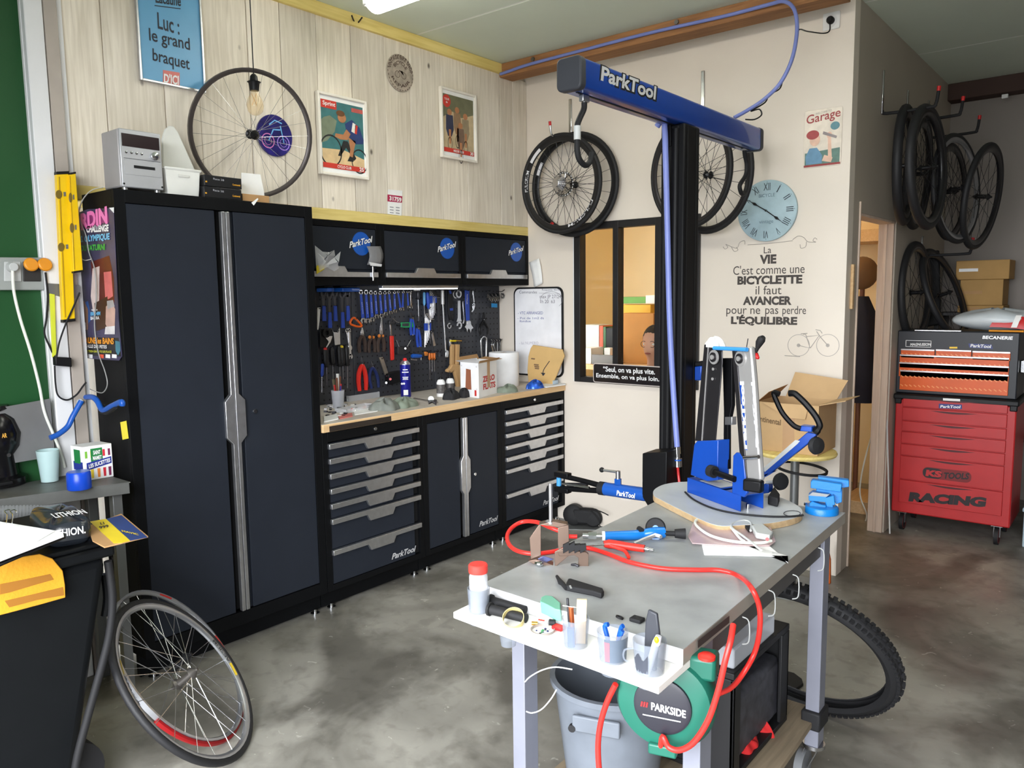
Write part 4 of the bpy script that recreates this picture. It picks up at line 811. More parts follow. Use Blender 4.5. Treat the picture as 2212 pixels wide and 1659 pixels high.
# two wheels leaning on the bin
nw = V((.5744, .5501, .6062)); cw = V((1.0749, -3.0869, .2618))
mdec = mat('decal black', (40, 40, 42), .5, var=0); mdy = mat('decal yellow', (206, 176, 40), .4, var=0); mdr = mat('decal red', (190, 40, 36), .4, var=0)
wheel('silver-rimmed wheel with a black tyre leaning in front of the bin', cw, nw, .33, rim=m_rims, spoke=m_spoke, hub=mat('grey hub', (96, 92, 88), .35, .6), ns=20, tw=.0125, rd=.018, group='wheels', cross=.35, sr=.0013,
      decals=[(1.2, 1.55, mdec, 'AKSIUM'), (1.0, 1.18, mdy, None), (4.1, 4.45, mdec, 'AKSIUM'), (3.9, 4.08, mdy, None)], name='road_wheel')
w2 = wheel('half-tyred silver wheel with a dark red tyre behind the black-tyred wheel', (.938, -3.034, .256), nw, .315, rim=m_rims, spoke=m_spoke, ns=18, tw=.0125, rd=.014, tyre_on=False, group='wheels', cross=.35, name='road_wheel',
      decals=[(1.1, 1.4, mdr, None), (2.2, 2.4, mdr, None)])
ea = V((-.437, -.419, .795)); eb = nw.cross(ea).normalized(); MB().tube([V((.938, -3.034, .256))-nw*.004+(ea*math.cos(q)+eb*math.sin(q))*.318 for q in [PI*.55+i*PI*.95/30 for i in range(31)]], .010, 8).build('loose_red_tyre', mat('deep red', (150, 16, 22), .4), w2)
# ------------------------------------------------------------ tools on the perforated panels
ZA = lambda x, y: (640+x*.28029, 440+y*.28029)
Z5 = lambda x, y: (660+x*.13562, 590+y*.13562)
Z6 = lambda x, y: (880+x*.15823, 590+y*.15823)
XT = XP+.018
SK = [2.2, 1.6]
m_grip = mat('blue grip', (36, 70, 168), .45); m_dsteel = mat('dark tool steel', (74, 74, 78), .35, .7); m_ogrip = mat('orange brown grip', (206, 120, 44), .5); m_bgrip = mat('brown black grip', (62, 48, 42), .5)
m_redg = mat('red grip', (214, 44, 34), .4); m_navy = mat('navy grip', (28, 42, 92), .45); m_hook = mat('peg wire', (30, 30, 32), .4, .4)
def P5(x, y, d=0.): return at(*Z5(x, y), x=XT+d)
def P6(x, y, d=0.): return at(*Z6(x, y), x=XT+d)
def PA(x, y, d=0.): return at(*ZA(x, y), x=XT+d)
def pegtool(name, label, cat, base, group='hand tools on the pegboard'): return thing(name, label, cat, base, group=group)
def peg(t, p):
    MB().tube([V((XP, p.y, p.z+.004)), V((p.x+.022, p.y, p.z)), V((p.x+.03, p.y, p.z+.012))], .0022, 6).build('peg_hook', m_hook, t)
def slab(t, pts, th, ma, name, bevel=.0015): return MB().prism(pts, (th, 0, 0)).build(name, ma, t, bevel=bevel)
def strip(a, b, w0, w1=None):
    w1 = w0 if w1 is None else w1; w0 *= SK[0]; w1 *= SK[0]; d = (b-a); d.x = 0; s = V((0, -d.z, d.y)).normalized(); return [a+s*w0/2, b+s*w1/2, b-s*w1/2, a-s*w0/2]
def annulus(t, c, r0, r1, th, ma, name, a0=0., a1=2*PI, n=20):
    m = MB(); full = abs(a1-a0-2*PI) < 1e-6; r0 *= SK[1]; r1 *= SK[1]
    ang = [a0+(a1-a0)*i/n for i in range(n+1)]
    if full: return m.ring(c+V((th/2, 0, 0)), (1, 0, 0), [(r0, -th/2), (r1, -th/2), (r1, th/2), (r0, th/2)], 24).build(name, ma, t, bevel=.001)
    out = [V((c.x, c.y+r1*math.cos(q), c.z+r1*math.sin(q))) for q in ang]+[V((c.x, c.y+r0*math.cos(q), c.z+r0*math.sin(q))) for q in ang[::-1]]
    return m.prism(out, (th, 0, 0)).build(name, ma, t, bevel=.001)
ORD = ['first', 'second', 'third', 'fourth', 'fifth', 'sixth', 'seventh', 'eighth', 'ninth', 'tenth', 'eleventh', 'twelfth']
# magnetic trays and chain whips
for lab, a, b in (('shorter blue magnetic tray at the upper end of the pegboard', 172, 378), ('longer blue magnetic tray at the upper end of the pegboard', 425, 788)):
    t = pegtool('tool_tray', lab, 'tray', P5((a+b)/2, 298))
    y0, y1 = P5(a, 270).y, P5(b, 270).y; z0, z1 = P5(a, 300).z, P5(a, 236).z
    MB().prism([V((XT, y0, z0)), V((XT, y1, z0)), V((XT+.07, y1-.02, z0)), V((XT+.085, (y0+y1)/2, z0)), V((XT+.07, y0+.02, z0))], (0, 0, z1-z0)).build('rim', m_blueh, t, bevel=.004)
    MB().box((XP, y0+.02, z1), (XT+.05, y1-.02, z1+.012)).build('magnet_base', m_black, t, bevel=.003)
for i, (x, y0, ym, y1) in enumerate(((285, 305, 520, 765), (378, 330, 620, 875), (465, 305, 520, 765), (582, 330, 620, 875), (666, 305, 520, 765))):
    t = pegtool('cone_spanner', '%s blue-handled spanner from the tall cabinet, hanging under the blue trays' % ORD[i], 'spanner', P5(x, y1), 'blue-handled spanners under the trays')
    slab(t, strip(P5(x-4, y0+40), P5(x, ym), .010, .008), .004, m_dsteel, 'shank'); annulus(t, P5(x-5, y0+20), .005, .013, .004, m_dsteel, 'jaw', math.radians(130), math.radians(410))
    slab(t, strip(P5(x, ym, -.001), P5(x+8, y1, -.001), .0095, .012), .008, m_grip, 'grip', .002); peg(t, P5(x-5, y0+5))
t = pegtool('plastic_rule', 'narrow white plastic rule hanging against the tall cabinet', 'ruler', P5(205, 900)); slab(t, [P5(186, 548), P5(236, 550), P5(222, 760), P5(200, 905), P5(186, 900)], .002, m_paper, 'blade'); peg(t, P5(212, 570))
# blue combination wrenches, largest nearest the tall cabinet
for i, (xa, ya, xb, yb, w) in enumerate(((875, 305, 915, 760, 1.), (957, 305, 987, 760, 1.), (1034, 312, 1058, 740, .9), (1105, 316, 1130, 690, .85), (1181, 316, 1208, 680, .85), (1257, 314, 1275, 650, .8), (1325, 310, 1354, 630, .75), (1410, 306, 1422, 605, .7), (1468, 300, 1512, 575, .65), (1551, 300, 1543, 575, .65), (1618, 300, 1634, 540, .6), (1668, 296, 1681, 548, .6))):
    t = pegtool('combination_wrench', '%s of the blue combination wrenches, counted from the tall cabinet' % ORD[i], 'wrench', P5(xb, yb), 'row of blue combination wrenches')
    a, b = P5(xa, ya), P5(xb, yb); d = (b-a).normalized()
    annulus(t, a, .0048*w, .0098*w, .005, m_steel, 'ring_end'); slab(t, strip(a+d*.009*w, b-d*.012*w, .0075*w, .0105*w), .005, m_grip if i != 11 else m_steel, 'shaft')
    q = math.atan2(d.z, d.y); annulus(t, b, .005*w, .0125*w, .005, m_steel, 'open_end', q+.55, q+2*PI-.55); peg(t, a+V((0, 0, .004)))
    if w > .68: 
        s = V((0, -d.z, d.y)).normalized(); p0 = a+(b-a)*.35+V((.0052, 0, 0)); text(t, 'ParkTool', p0+s*.0018, p0+(b-a)*.4+s*.0018, p0-s*.0018, m_lettw, lift=.0003, bold=.01, nrm=(1, 0, 0))
# pliers
def pliers(label, top, piv, bot, spread, jaw, grip, jw=.006, gw=.010, P=P5, curve=1.0, name='pliers'):
    a, c, b = P(*top), P(*piv), P(*bot); spread *= 2.5; gw *= 2.1; jw *= 2.0; t = pegtool(name, label, 'pliers', b, 'pliers on the pegboard')
    for s in (-1, 1):
        o = V((0, s, 0))
        MB().prism([c+o*jw*1.1+V((.001*s, 0, 0)), c+o*jw*.9+(a-c)*.5, a+o*jw*.28, a+o*.0004, c+(a-c)*.3+o*.0006, c-o*jw*.5], (.006, 0, 0)).build('jaw', jaw, t, bevel=.0012)
        pts = catmull([c+V((.003, 0, 0)), c+(b-c)*.25+o*spread*.7*curve, c+(b-c)*.6+o*spread, b+o*spread*.85+V((.003, 0, 0))], 5)
        MB().tube(pts, [gw*.45+gw*.12*math.sin(PI*i/(len(pts)-1)) for i in range(len(pts))], 8).build('handle', grip, t)
    MB().cyl(c+V((-.002, 0, 0)), c+V((.009, 0, 0)), .0055, n=12).build('pivot', m_steel, t); peg(t, c+V((0, .0, .006)))
    return t
pliers('combination pliers with brown grips, nearest the tall cabinet', (893, 862), (897, 990), (900, 1265), .0095, m_steel, m_bgrip)
PLI = {}
PLI[1050] = pliers('cutting pliers with brown and orange grips, middle of three', (1060, 885), (1060, 1010), (1052, 1265), .0095, m_dsteel, m_bgrip)
PLI[1200] = pliers('long-nose pliers with brown and orange grips beside the red hammer', (1202, 700), (1200, 990), (1198, 1255), .010, m_steel, m_bgrip)
for x, y in ((1050, 1020), (1200, 1000)):
    for s in (-1, 1): c = P5(x+s*28, y, .006); MB().ball(c, (.009, .011, .011), 8, 6).build('grip_collar', m_ogrip, PLI[x])
pliers('slip-joint pliers with red grips above the brush cup', (496, 1178), (505, 1240), (510, 1440), .0115, m_dsteel, m_redg, P=PA, gw=.012)
pliers('slim pliers with dark blue grips beside the chain tool', (575, 1215), (585, 1260), (605, 1420), .013, m_dsteel, m_navy, P=PA, gw=.009)
pliers('black ring pliers with blue handle ends near the whiteboard', (1040, 535), (1036, 640), (1040, 835), .017, m_black, m_black, P=P6, gw=.008, curve=.6)
for x in (955, 1130):
    c = P6(x, 828, .003); 
# orange strap
t = pegtool('strap_wrench', 'orange looped strap wrench', 'strap', P5(850, 870))
MB().tube(catmull([P5(*q, .012) for q in ((712, 800), (735, 735), (775, 712), (815, 745), (870, 800), (893, 840), (850, 852), (770, 835))], 5, True), .0065, 8, True).build('strap', mat('orange strap', (226, 96, 22), .45), t); MB().ball(P5(815, 752, .016), .004, 8, 6).build('rivet', m_steel, t); peg(t, P5(780, 725))
# hammer
t = pegtool('hammer', 'small hammer with a bright red grip', 'hammer', P5(1365, 1390))
MB().box(P5(1300, 765), P5(1388, 812)+V((.02, 0, 0))).build('head', m_dsteel, t, bevel=.003); slab(t, [P5(1330, 812), P5(1356, 812), P5(1366, 1005), P5(1342, 1005)], .008, m_steel, 'shaft'); slab(t, [P5(1330, 1000), P5(1386, 998), P5(1394, 1380), P5(1345, 1390)], .014, m_redg, 'grip', .004); peg(t, P5(1345, 770))
# green and blue tools
t = pegtool('spoke_gauge', 'small green plastic gauge with wire ends', 'gauge', P5(1580, 870)); slab(t, [P5(1510, 785), P5(1720, 780), P5(1722, 862), P5(1600, 870), P5(1512, 862)], .006, mat('green plastic', (30, 140, 84), .4), 'plate'); slab(t, [P5(1530, 800), P5(1640, 797), P5(1640, 845), P5(1530, 850)], .0065, m_peg, 'cut_out'); MB().cyl(P5(1455, 830), P5(1510, 825), .006).build('knob', m_black, t); MB().tube([P5(1390, 720), P5(1450, 775), P5(1500, 790)], .0015, 6).build('wire', m_steel, t)
def cutter(label, q, ma):
    t = pegtool('cable_cutter', label, 'cutters', P5(*q[-1]), 'pliers on the pegboard'); a, c, b = [P5(*p) for p in q]
    slab(t, strip(a, c, .006, .012), .008, m_dsteel, 'blade'); MB().cyl(c, c+V((.012, 0, 0)), .007, n=12).build('pivot', m_steel, t)
    for s in (-1, 1):
        o = V((0, s*.014, 0)); MB().tube(catmull([c+o*.3, (c+b)/2+o, b+o*.8], 5), .009, 8).build('handle', ma, t)
    MB().ball(b, .007, 8, 6).build('end_button', m_steel, t); peg(t, c+V((0, 0, .008)))
cutter('blue cable cutter hanging beside the green gauge', ((1660, 625), (1690, 720), (1705, 985)), m_grip)
cutter('blue-handled cutter below the screwdrivers with blue handles', ((1795, 800), (1785, 880), (1812, 1175)), m_grip)
# screwdrivers / T-handles
def driver(label, a, m_, b, r, ma, P=P5, tip=.0022, group='screwdrivers on the pegboard', cap=None, up=False):
    A, Mx, B = P(*a), P(*m_), P(*b); t = pegtool('screwdriver', label, 'screwdriver', B, group); d = (Mx-A); L = d.length; d.normalize(); r *= 1.9; tip *= 1.5
    MB().lathe(A+V((.008, 0, 0)), d, [(0, 0), (r*.7, .001), (r, L*.12), (r*.92, L*.5), (r, L*.8), (r*.55, L*.95), (r*.5, L), (0, L)], 12).build('handle', ma, t)
    MB().cyl(Mx+V((.008, 0, 0)), B+V((.008, 0, 0)), tip, n=8).build('shaft', m_steel, t)
    if cap: MB().ball(A+V((.008, 0, 0)), r*.75, 10, 6).build('cap', cap, t)
    peg(t, A+d*L*.98); return t
m_bh = mat('black handle', (24, 24, 26), .45); m_yc = mat('yellow cap', (226, 196, 30), .4)
for i, (x, y0, y1, yb, cp) in enumerate(((300, 1215, 1500, 1790, m_red), (400, 1205, 1465, 1760, m_bh), (512, 1185, 1490, 1800, m_bh), (560, 1180, 1480, 1690, m_yc), (632, 1165, 1480, 1830, m_bh))):
    driver(('black screwdriver with a red-capped handle', 'black screwdriver next to the red-capped one', 'black screwdriver left of the yellow-capped one', 'black screwdriver with a yellow cap', 'black screwdriver nearest the brown-gripped pliers')[i], (x, y0), (x+18, y1), (x+24, yb), .0085, m_bh, cap=cp)
driver('blue-handled screwdriver against the edge of the tall cabinet', (258, 1440), (248, 1650), (246, 1900), .005, m_grip)
driver('grey flat screwdriver with a dark handle near the row of wrenches', (1772, 285), (1782, 420), (1788, 760), .0055, m_dsteel); driver('slim screwdriver with a pale blue handle', (1876, 305), (1878, 520), (1882, 700), .005, mat('sky blue plastic', (96, 160, 206), .35)); driver('long screwdriver with a dark blue handle', (1926, 305), (1944, 570), (1962, 900), .0065, m_grip)
# hex key sets
def hexset(label, org, n, sp, top, hold, P=P5):
    t = pegtool('hex_key_set', label, 'hex keys', P(org[0], org[1]+hold[1]), 'hex key sets')
    for i in range(n):
        x = org[0]+i*sp; MB().tube([P(x+top, org[1]+i*22, .004+.002*i), P(x+10, org[1]+i*22, .004+.002*i), P(x, org[1]+20+i*22, .004+.002*i), P(x-6+i*4, org[1]+hold[1]-i*35, .004+.002*i)], .0042-.0003*i, 6).build('hex_key', m_steel, t)
    slab(t, [P(org[0]-22, org[1]+hold[0]), P(org[0]+n*sp+4, org[1]+hold[0]-6), P(org[0]+n*sp, org[1]+hold[0]+110), P(org[0]-20, org[1]+hold[0]+115)], .012, m_grip, 'holder'); peg(t, P(org[0]+30, org[1]+hold[0]+10))
hexset('upper fan of silver hex keys', (1975, 275), 6, 16, 86, (90, 540)); hexset('lower fan of silver hex keys in a blue holder', (1905, 650), 5, 15, 84, (150, 530))
t = pegtool('small_spanner', 'small silver spanner pair by the hex keys', 'spanner', P5(2030, 1165)); slab(t, strip(P5(2010, 920), P5(2050, 1160), .006, .011), .004, m_steel, 'leaf'); slab(t, strip(P5(2000, 930), P5(1985, 1120), .005, .006), .004, m_dsteel, 'leaf'); annulus(t, P5(2000, 925, .002), .003, .008, .005, m_dsteel, 'eye'); peg(t, P5(2000, 925))
# crank puller roll, chain checker, silver wrenches
t = pegtool('crank_puller', 'black coiled crank puller with a silver lever', 'puller', P5(330, 1185))
for k in range(3): annulus(t, P5(330, 940+k*8, k*.006), .009, .0125+.002*k, .005, m_black, 'coil')
slab(t, [P5(225, 880), P5(420, 900), P5(440, 1110), P5(330, 1190), P5(225, 1180)], .006, m_black, 'pouch'); slab(t, [P5(330, 1000), P5(412, 1000), P5(380, 1100), P5(320, 1190), P5(306, 1180), P5(350, 1090), P5(300, 1030)], .012, m_steel, 'lever'); peg(t, P5(330, 930))
t = pegtool('chain_checker', 'broad silver forked tool between the puller and silver wrenches', 'tool', P5(500, 1150)); slab(t, [P5(405, 865), P5(440, 940), P5(500, 940), P5(540, 862), P5(548, 1135), P5(460, 1150), P5(440, 960)], .005, m_alu, 'plate'); peg(t, P5(480, 940))
for k, (a, b) in enumerate((((655, 915), (700, 1190)), ((690, 910), (708, 1330)))):
    t = pegtool('silver_wrench', ('shorter silver wrench hanging beside the yellow-capped screwdriver', 'longer silver wrench with its open jaw above the brush cup')[k], 'wrench', P5(*b)); A, B = P5(*a, .004*k), P5(*b, .004*k); slab(t, strip(A, B, .006, .008), .005, m_steel, 'shaft'); annulus(t, A, .004, .008, .005, m_steel, 'ring_end'); annulus(t, B, .004, .011, .005, m_steel, 'open_end', -1.1, 4.2); peg(t, A)
# chain tool, gauge, clamp
t = pegtool('chain_tool', 'bench chain tool with a tilted steel bar and black base', 'chain tool', PA(720, 1390)); slab(t, [PA(632, 1185), PA(662, 1182), PA(706, 1320), PA(686, 1335), PA(640, 1205)], .01, mat('champagne steel', (176, 164, 148), .35, .7), 'bar'); slab(t, [PA(680, 1310), PA(745, 1290), PA(790, 1285), PA(800, 1360), PA(700, 1392), PA(684, 1380)], .04, m_black, 'base'); MB().cyl(PA(725, 1352, .041), PA(725, 1352, .046), .008).build('red_button', m_red, t); MB().cyl(PA(693, 1380, .04), PA(693, 1380, .046), .006).build('bolt', m_chrome, t); MB().tube([PA(690, 1330, .03), PA(745, 1318, .03)], .004, 8).build('spindle', m_steel, t); peg(t, PA(648, 1195))
t = pegtool('truing_gauge', 'dark dishing gauge with two thin feelers', 'gauge', P5(1560, 1300)); slab(t, [P5(1450, 1170), P5(1640, 1180), P5(1660, 1230), P5(1560, 1300), P5(1450, 1290)], .012, m_dsteel, 'body'); MB().tube([P5(1445, 1065, .01), P5(1490, 1175, .01)], .0015, 6).build('feeler', m_steel, t); MB().tube([P5(1676, 1068, .01), P5(1620, 1170, .01)], .0015, 6).build('feeler', m_steel, t); MB().cyl(P5(1590, 1200, .012), P5(1590, 1200, .02), .006).build('knob', m_steel, t); peg(t, P5(1550, 1180))
t = pegtool('blue_clamp', 'short fat blue clamp handle above the spray can', 'clamp', P5(1790, 1400)); MB().lathe(P5(1690, 1320, .02), (P5(1890, 1320)-P5(1690, 1320)), [(0, 0), (.01, .001), (.014, .01), (.013, .06), (.01, .085), (0, .088)], 14).build('handle', m_blueh, t); MB().cyl(P5(1840, 1300, .02), P5(1842, 1385, .02), .003, n=8).build('pin', m_chrome, t); slab(t, [P5(1672, 1360), P5(1770, 1370), P5(1768, 1395), P5(1672, 1385)], .006, m_steel, 'jaw'); peg(t, P5(1700, 1290))
m_amb = mat('amber handle', (206, 110, 40), .35)
for i, (x, y0, y1) in enumerate(((1962, 1270, 1690), (2000, 1270, 1565), (2038, 1270, 1565))): driver('%s of three small amber-handled screwdrivers' % ('longest', 'middle', 'outer')[i], (x-2, y0), (x, 1385), (x+2, y1), .0046, m_amb, tip=.0016)
for i, (x, c) in enumerate(((1905, m_ogrip), (1930, m_ogrip), (2075, m_bgrip), (2110, m_dsteel))):
    t = pegtool('tap_handle', '%s small stubby tap handle along the peg rail' % ORD[i], 'tap handle', P5(x, 1330), 'stubby tap handles on a peg rail'); MB().lathe(P5(x, 1250, .012), (0, 0, -1), [(0, 0), (.008, .001), (.008, .014), (.005, .018), (.005, .026), (0, .026)], 10).build('knob', c, t); peg(t, P5(x, 1255))
# ---- tools near the whiteboard
SK[:] = [1.8, 1.4]
t = pegtool('torque_wrench', 'long chrome torque wrench', 'wrench', P6(520, 1155)); A, B, Cc = P6(478, 235, .006), P6(482, 425, .006), P6(522, 1060, .006); MB().cyl(A, B, .011, n=12).build('grip', mat('satin white', (206, 206, 206), .4, .3), t); MB().cyl(B, Cc, .0062, n=10).build('shaft', m_chrome, t); slab(t, [P6(508, 1040), P6(544, 1060), P6(548, 1090), P6(540, 1150), P6(500, 1150), P6(505, 1100)], .014, m_chrome, 'head', .003); peg(t, A)
t = pegtool('hook_spanner', 'black handled hook spanner with a chrome claw', 'spanner', P6(565, 800)); slab(t, [P6(542, 232), P6(606, 235), P6(606, 560), P6(598, 640), P6(560, 640), P6(548, 560)], .012, m_black, 'handle', .003); slab(t, [P6(548, 236), P6(576, 236), P6(590, 280), P6(560, 285)], .0125, m_grip, 'blue_band'); slab(t, [P6(560, 480), P6(608, 475), P6(606, 510), P6(566, 514)], .0125, m_grip, 'blue_band'); annulus(t, P6(566, 718), .0085, .0145, .006, m_steel, 'claw', math.radians(60), math.radians(370)); peg(t, P6(575, 240))
t = pegtool('headset_wrench', 'large grey steel headset wrench with two big jaws', 'wrench', P6(706, 785)); annulus(t, P6(695, 285), .011, .02, .006, m_alu, 'ring_end'); slab(t, [P6(682, 375), P6(716, 375), P6(724, 620), P6(738, 660), P6(668, 665), P6(684, 610)], .006, m_alu, 'shaft'); annulus(t, P6(704, 712), .009, .0185, .006, m_alu, 'open_end', math.radians(-110), math.radians(190)); peg(t, P6(695, 245))
t = pegtool('headset_wrench', 'thinner steel wrench hidden behind the large headset wrench', 'wrench', P6(765, 690)); annulus(t, P6(655, 290, -.008), .013, .02, .004, m_alu, 'ring_end', 1.2, 5.4); slab(t, strip(P6(755, 380, -.008), P6(772, 660, -.008), .006), .004, m_steel, 'shaft'); slab(t, strip(P6(772, 640, -.008), P6(758, 690, -.008), .01, .006), .004, m_steel, 'jaw'); peg(t, P6(660, 260))
t = pegtool('adjustable_wrench', 'adjustable wrench with a blue dipped handle', 'wrench', P6(830, 820)); slab(t, [P6(778, 232), P6(836, 232), P6(842, 645), P6(800, 650), P6(784, 420)], .008, m_grip, 'handle', .003); slab(t, [P6(800, 648), P6(842, 645), P6(860, 700), P6(890, 750), P6(866, 765), P6(852, 820), P6(838, 770), P6(820, 755), P6(805, 810), P6(792, 760), P6(768, 735), P6(790, 705)], .009, m_steel, 'jaws'); slab(t, [P6(800, 660), P6(850, 655), P6(855, 690), P6(800, 700)], .011, m_alu, 'knurl'); text(t, 'ParkTool', P6(806, 420, .0085), P6(812, 290, .0085), P6(818, 420, .0085), m_lettw, bold=.02, nrm=(1, 0, 0)); peg(t, P6(808, 240))
t = pegtool('adjustable_spanner', 'small chrome spanner hanging with a clip beside the blue adjustable wrench', 'spanner', P6(890, 540)); slab(t, strip(P6(888, 235), P6(905, 400), .005, .006), .005, m_chrome, 'shaft'); annulus(t, P6(900, 430), .004, .009, .005, m_chrome, 'ring'); slab(t, [P6(880, 450), P6(918, 440), P6(905, 500), P6(880, 535), P6(866, 525), P6(885, 490)], .006, m_chrome, 'jaw'); peg(t, P6(890, 240))
t = pegtool('ring_bunch', 'bunch of chrome spacer rings on a black hook', 'rings', P6(1120, 410))
for k in range(8): c = P6(1075+k*17, 325+(k % 3)*8); MB().ring(c+V((.02, 0, 0)), (.55, 1, .1*(k % 3-1)), [(.024, -.002), (.03, -.002), (.03, .002), (.024, .002)], 22).build('ring', m_chrome, t)
MB().tube([V((XP, P6(1130, 240).y, P6(1130, 240).z)), P6(1130, 245, .04), P6(1130, 232, .05)], .0025, 6).build('hook', m_hook, t); slab(t, [P6(1145, 412), P6(1225, 416), P6(1226, 470), P6(1146, 466)], .002, mat('cyan tag', (20, 136, 200), .4), 'tag')
t = pegtool('ring_bunch', 'few small chrome rings at the very end of the pegboard', 'rings', P6(1290, 380)); MB().tube([P6(1235, 250, -.01), P6(1290, 252, .03), P6(1328, 226, .04)], .0025, 6).build('hook', m_hook, t)
for k in range(3): c = P6(1265+k*16, 310); MB().ring(c+V((.02, 0, 0)), (.4, 1, .1), [(.014, -.002), (.019, -.002), (.019, .002), (.014, .002)], 18).build('ring', m_chrome, t)
MB().tube([P6(1240, 250), P6(1262, 330), P6(1240, 400)], .002, 6).build('wire', m_hook, t)
t = pegtool('bar_clamp', 'yellow and brass bar clamp', 'clamp', P6(650, 960)); MB().tube([P6(540, 905, .02), P6(600, 890, .02), P6(820, 912, .02)], .003, 8).build('bar', m_dsteel, t)
MB().cyl(P6(585, 925, .022), P6(660, 925, .022), .006, n=12).build('handle', mat('yellow handle', (226, 196, 20), .4), t); MB().cyl(P6(660, 922, .022), P6(738, 925, .022), .005, n=12).build('ferrule', mat('brass', (196, 150, 70), .3, .9), t); slab(t, [P6(560, 900), P6(585, 900), P6(582, 1000), P6(562, 1000)], .012, m_steel, 'foot'); peg(t, P6(600, 890))
t = pegtool('paper_bundle', 'brown kraft paper bundle with a crumpled end hanging over the bench', 'paper', P6(620, 1480)); m_kp = mat('kraft paper', (190, 152, 104), .8, var=.1, bump=.5, bs=30)
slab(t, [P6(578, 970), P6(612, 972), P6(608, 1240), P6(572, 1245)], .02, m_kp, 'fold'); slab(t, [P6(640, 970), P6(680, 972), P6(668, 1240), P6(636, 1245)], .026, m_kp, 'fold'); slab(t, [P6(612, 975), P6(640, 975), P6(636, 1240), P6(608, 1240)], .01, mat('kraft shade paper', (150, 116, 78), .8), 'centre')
slab(t, [P6(572, 1240), P6(668, 1240), P6(712, 1290), P6(700, 1380), P6(712, 1500), P6(655, 1590), P6(640, 1480), P6(600, 1330), P6(560, 1360), P6(500, 1345), P6(512, 1310), P6(545, 1290)], .03, m_kp, 'crumpled_end', .008)
t = pegtool('shackle', 'chrome U-shaped lock shackle', 'shackle', P6(1040, 1140)); MB().tube(catmull([P6(*q, .01) for q in ((1012, 1145), (1002, 960), (1006, 900), (1030, 870), (1062, 878), (1078, 920), (1075, 1145))], 5), .007, 10).build('bar', m_chrome, t); peg(t, P6(1040, 880))
for i, (x, y1) in enumerate(((1160, 1090), (1190, 1080), (1228, 1085), (1262, 1075))):
    t = pegtool('ratchet_spanner', ('bent chrome ratchet spanner next to the lock shackle', 'second bent chrome ratchet spanner from the lock shackle', 'third bent chrome ratchet spanner from the lock shackle', 'outermost bent chrome ratchet spanner at the pegboard edge')[i], 'spanner', P6(x, y1), 'bent ratchet spanners')
    MB().tube(catmull([P6(x-22, 905, .014), P6(x-4, 930, .012), P6(x-12 if i < 2 else x, 990, .012), P6(x+8 if i < 2 else x, 1070, .01), P6(x+4, y1+20, .01)], 4), .0056, 8).build('shaft', m_chrome, t); MB().lathe(P6(x-14, 918, .006), (1, 0, 0), [(.006, 0), (.014, 0), (.014, .012), (.006, .012)], 16).build('head', m_dsteel, t); peg(t, P6(x-14, 918))
MB().tube([V((XP+.03, P6(130, 225).y-.05, P6(130, 210).z)), V((XP+.03, P6(130, 225).y+.05, P6(130, 210).z))], .003, 6).build('peg_rail', m_hook, label='thin black peg rail holding the smallest wrenches', cat='rail')
MB().prism([P6(*q) for q in ((80, 200), (162, 200), (162, 240), (80, 240))], (.01, 0, 0)).build('clip_tag', m_paper, label='small white clip tag on top of the pegboard', cat='tag', bevel=.001)
t = pegtool('strap_belt', 'long black leather strap hanging beside the torque wrench', 'strap', P6(430, 880)); slab(t, [P6(385, 210), P6(440, 210), P6(446, 500), P6(440, 880), P6(412, 880), P6(410, 500)], .005, mat('black leather', (40, 40, 44), .5), 'strap'); peg(t, P6(412, 216))
# ------------------------------------------------------------ things on the worktop
ZW = .9547
m_plw = mat('white gloss plastic', (232, 232, 230), .35); m_rag = mat('grey rag', (118, 122, 116), .9, var=.2, bump=.6, bs=80); m_clear = mat('clear plastic', (226, 228, 232), .15, alpha=.35); m_frost = mat('frosted clear', (214, 218, 226), .35, alpha=.55)
def blob(label, name, c, rx, ry, h, ma, seed, cat='rag', n=28, m=10, parent=None):
    r = random.Random(seed); ph = [r.uniform(0, 6.28) for _ in range(9)]
    def fn(u, v):
        a = u*2*PI; k = 1+.16*math.sin(3*a+ph[0])+.1*math.sin(5*a+ph[1])+.06*math.sin(9*a+ph[2]); e = math.sin(v*PI/2)
        rr = math.cos(v*PI/2)**.7*k; z = h*e*(1+.25*math.sin(4*a+ph[3])*math.cos(v*3)+.2*math.sin(7*a+6*v+ph[4]))
        return V((c[0]+rx*rr*math.cos(a), c[1]+ry*rr*math.sin(a), c[2]+z))
    g = MB().grid(fn, n, m, True)
    return g.build(name, ma, parent, label=label, cat=cat, sub=1, angle=80)
c = at(877, 857, z=ZW); t = thing('spray_can', 'blue spray can with a red nozzle cap on the worktop', 'spray can', c)
MB().lathe(c, (0, 0, 1), [(0, 0), (.031, 0), (.032, .004), (.032, .2), (.0325, .2)], 28).build('can', mat('can blue', (28, 30, 140), .3, .3), t)
MB().lathe(c+V((0, 0, .2)), (0, 0, 1), [(.0325, 0), (.031, .008), (.02, .022), (.017, .024), (0, .024)], 28).build('shoulder', m_alu, t); MB().lathe(c+V((0, 0, .222)), (0, 0, 1), [(.013, 0), (.012, .012), (.008, .018), (0, .018)], 16).build('nozzle', m_red, t)
dv = cam_dir(c); dv.z = 0; dv.normalize(); sv = V((-dv.y, dv.x, 0))
for i, (z, w) in enumerate(((.17, .03), (.155, .04), (.125, .036), (.118, .03), (.111, .034))): MB().obb(c+dv*.0322+V((0, 0, z)), sv*w/2, dv*.0006, V((0, 0, .0018 if i > 1 else .003))).build('print_line', m_lettw, t, smooth=False)
for s in (-1, 1): MB().obb(c+dv*.0315-sv*.016+sv*s*.006+V((0, 0, .085)), (sv+V((0, 0, 1)))*.004, dv*.0008, (sv-V((0, 0, 1)))*.004).build('warning_mark', m_paper, t, smooth=False)
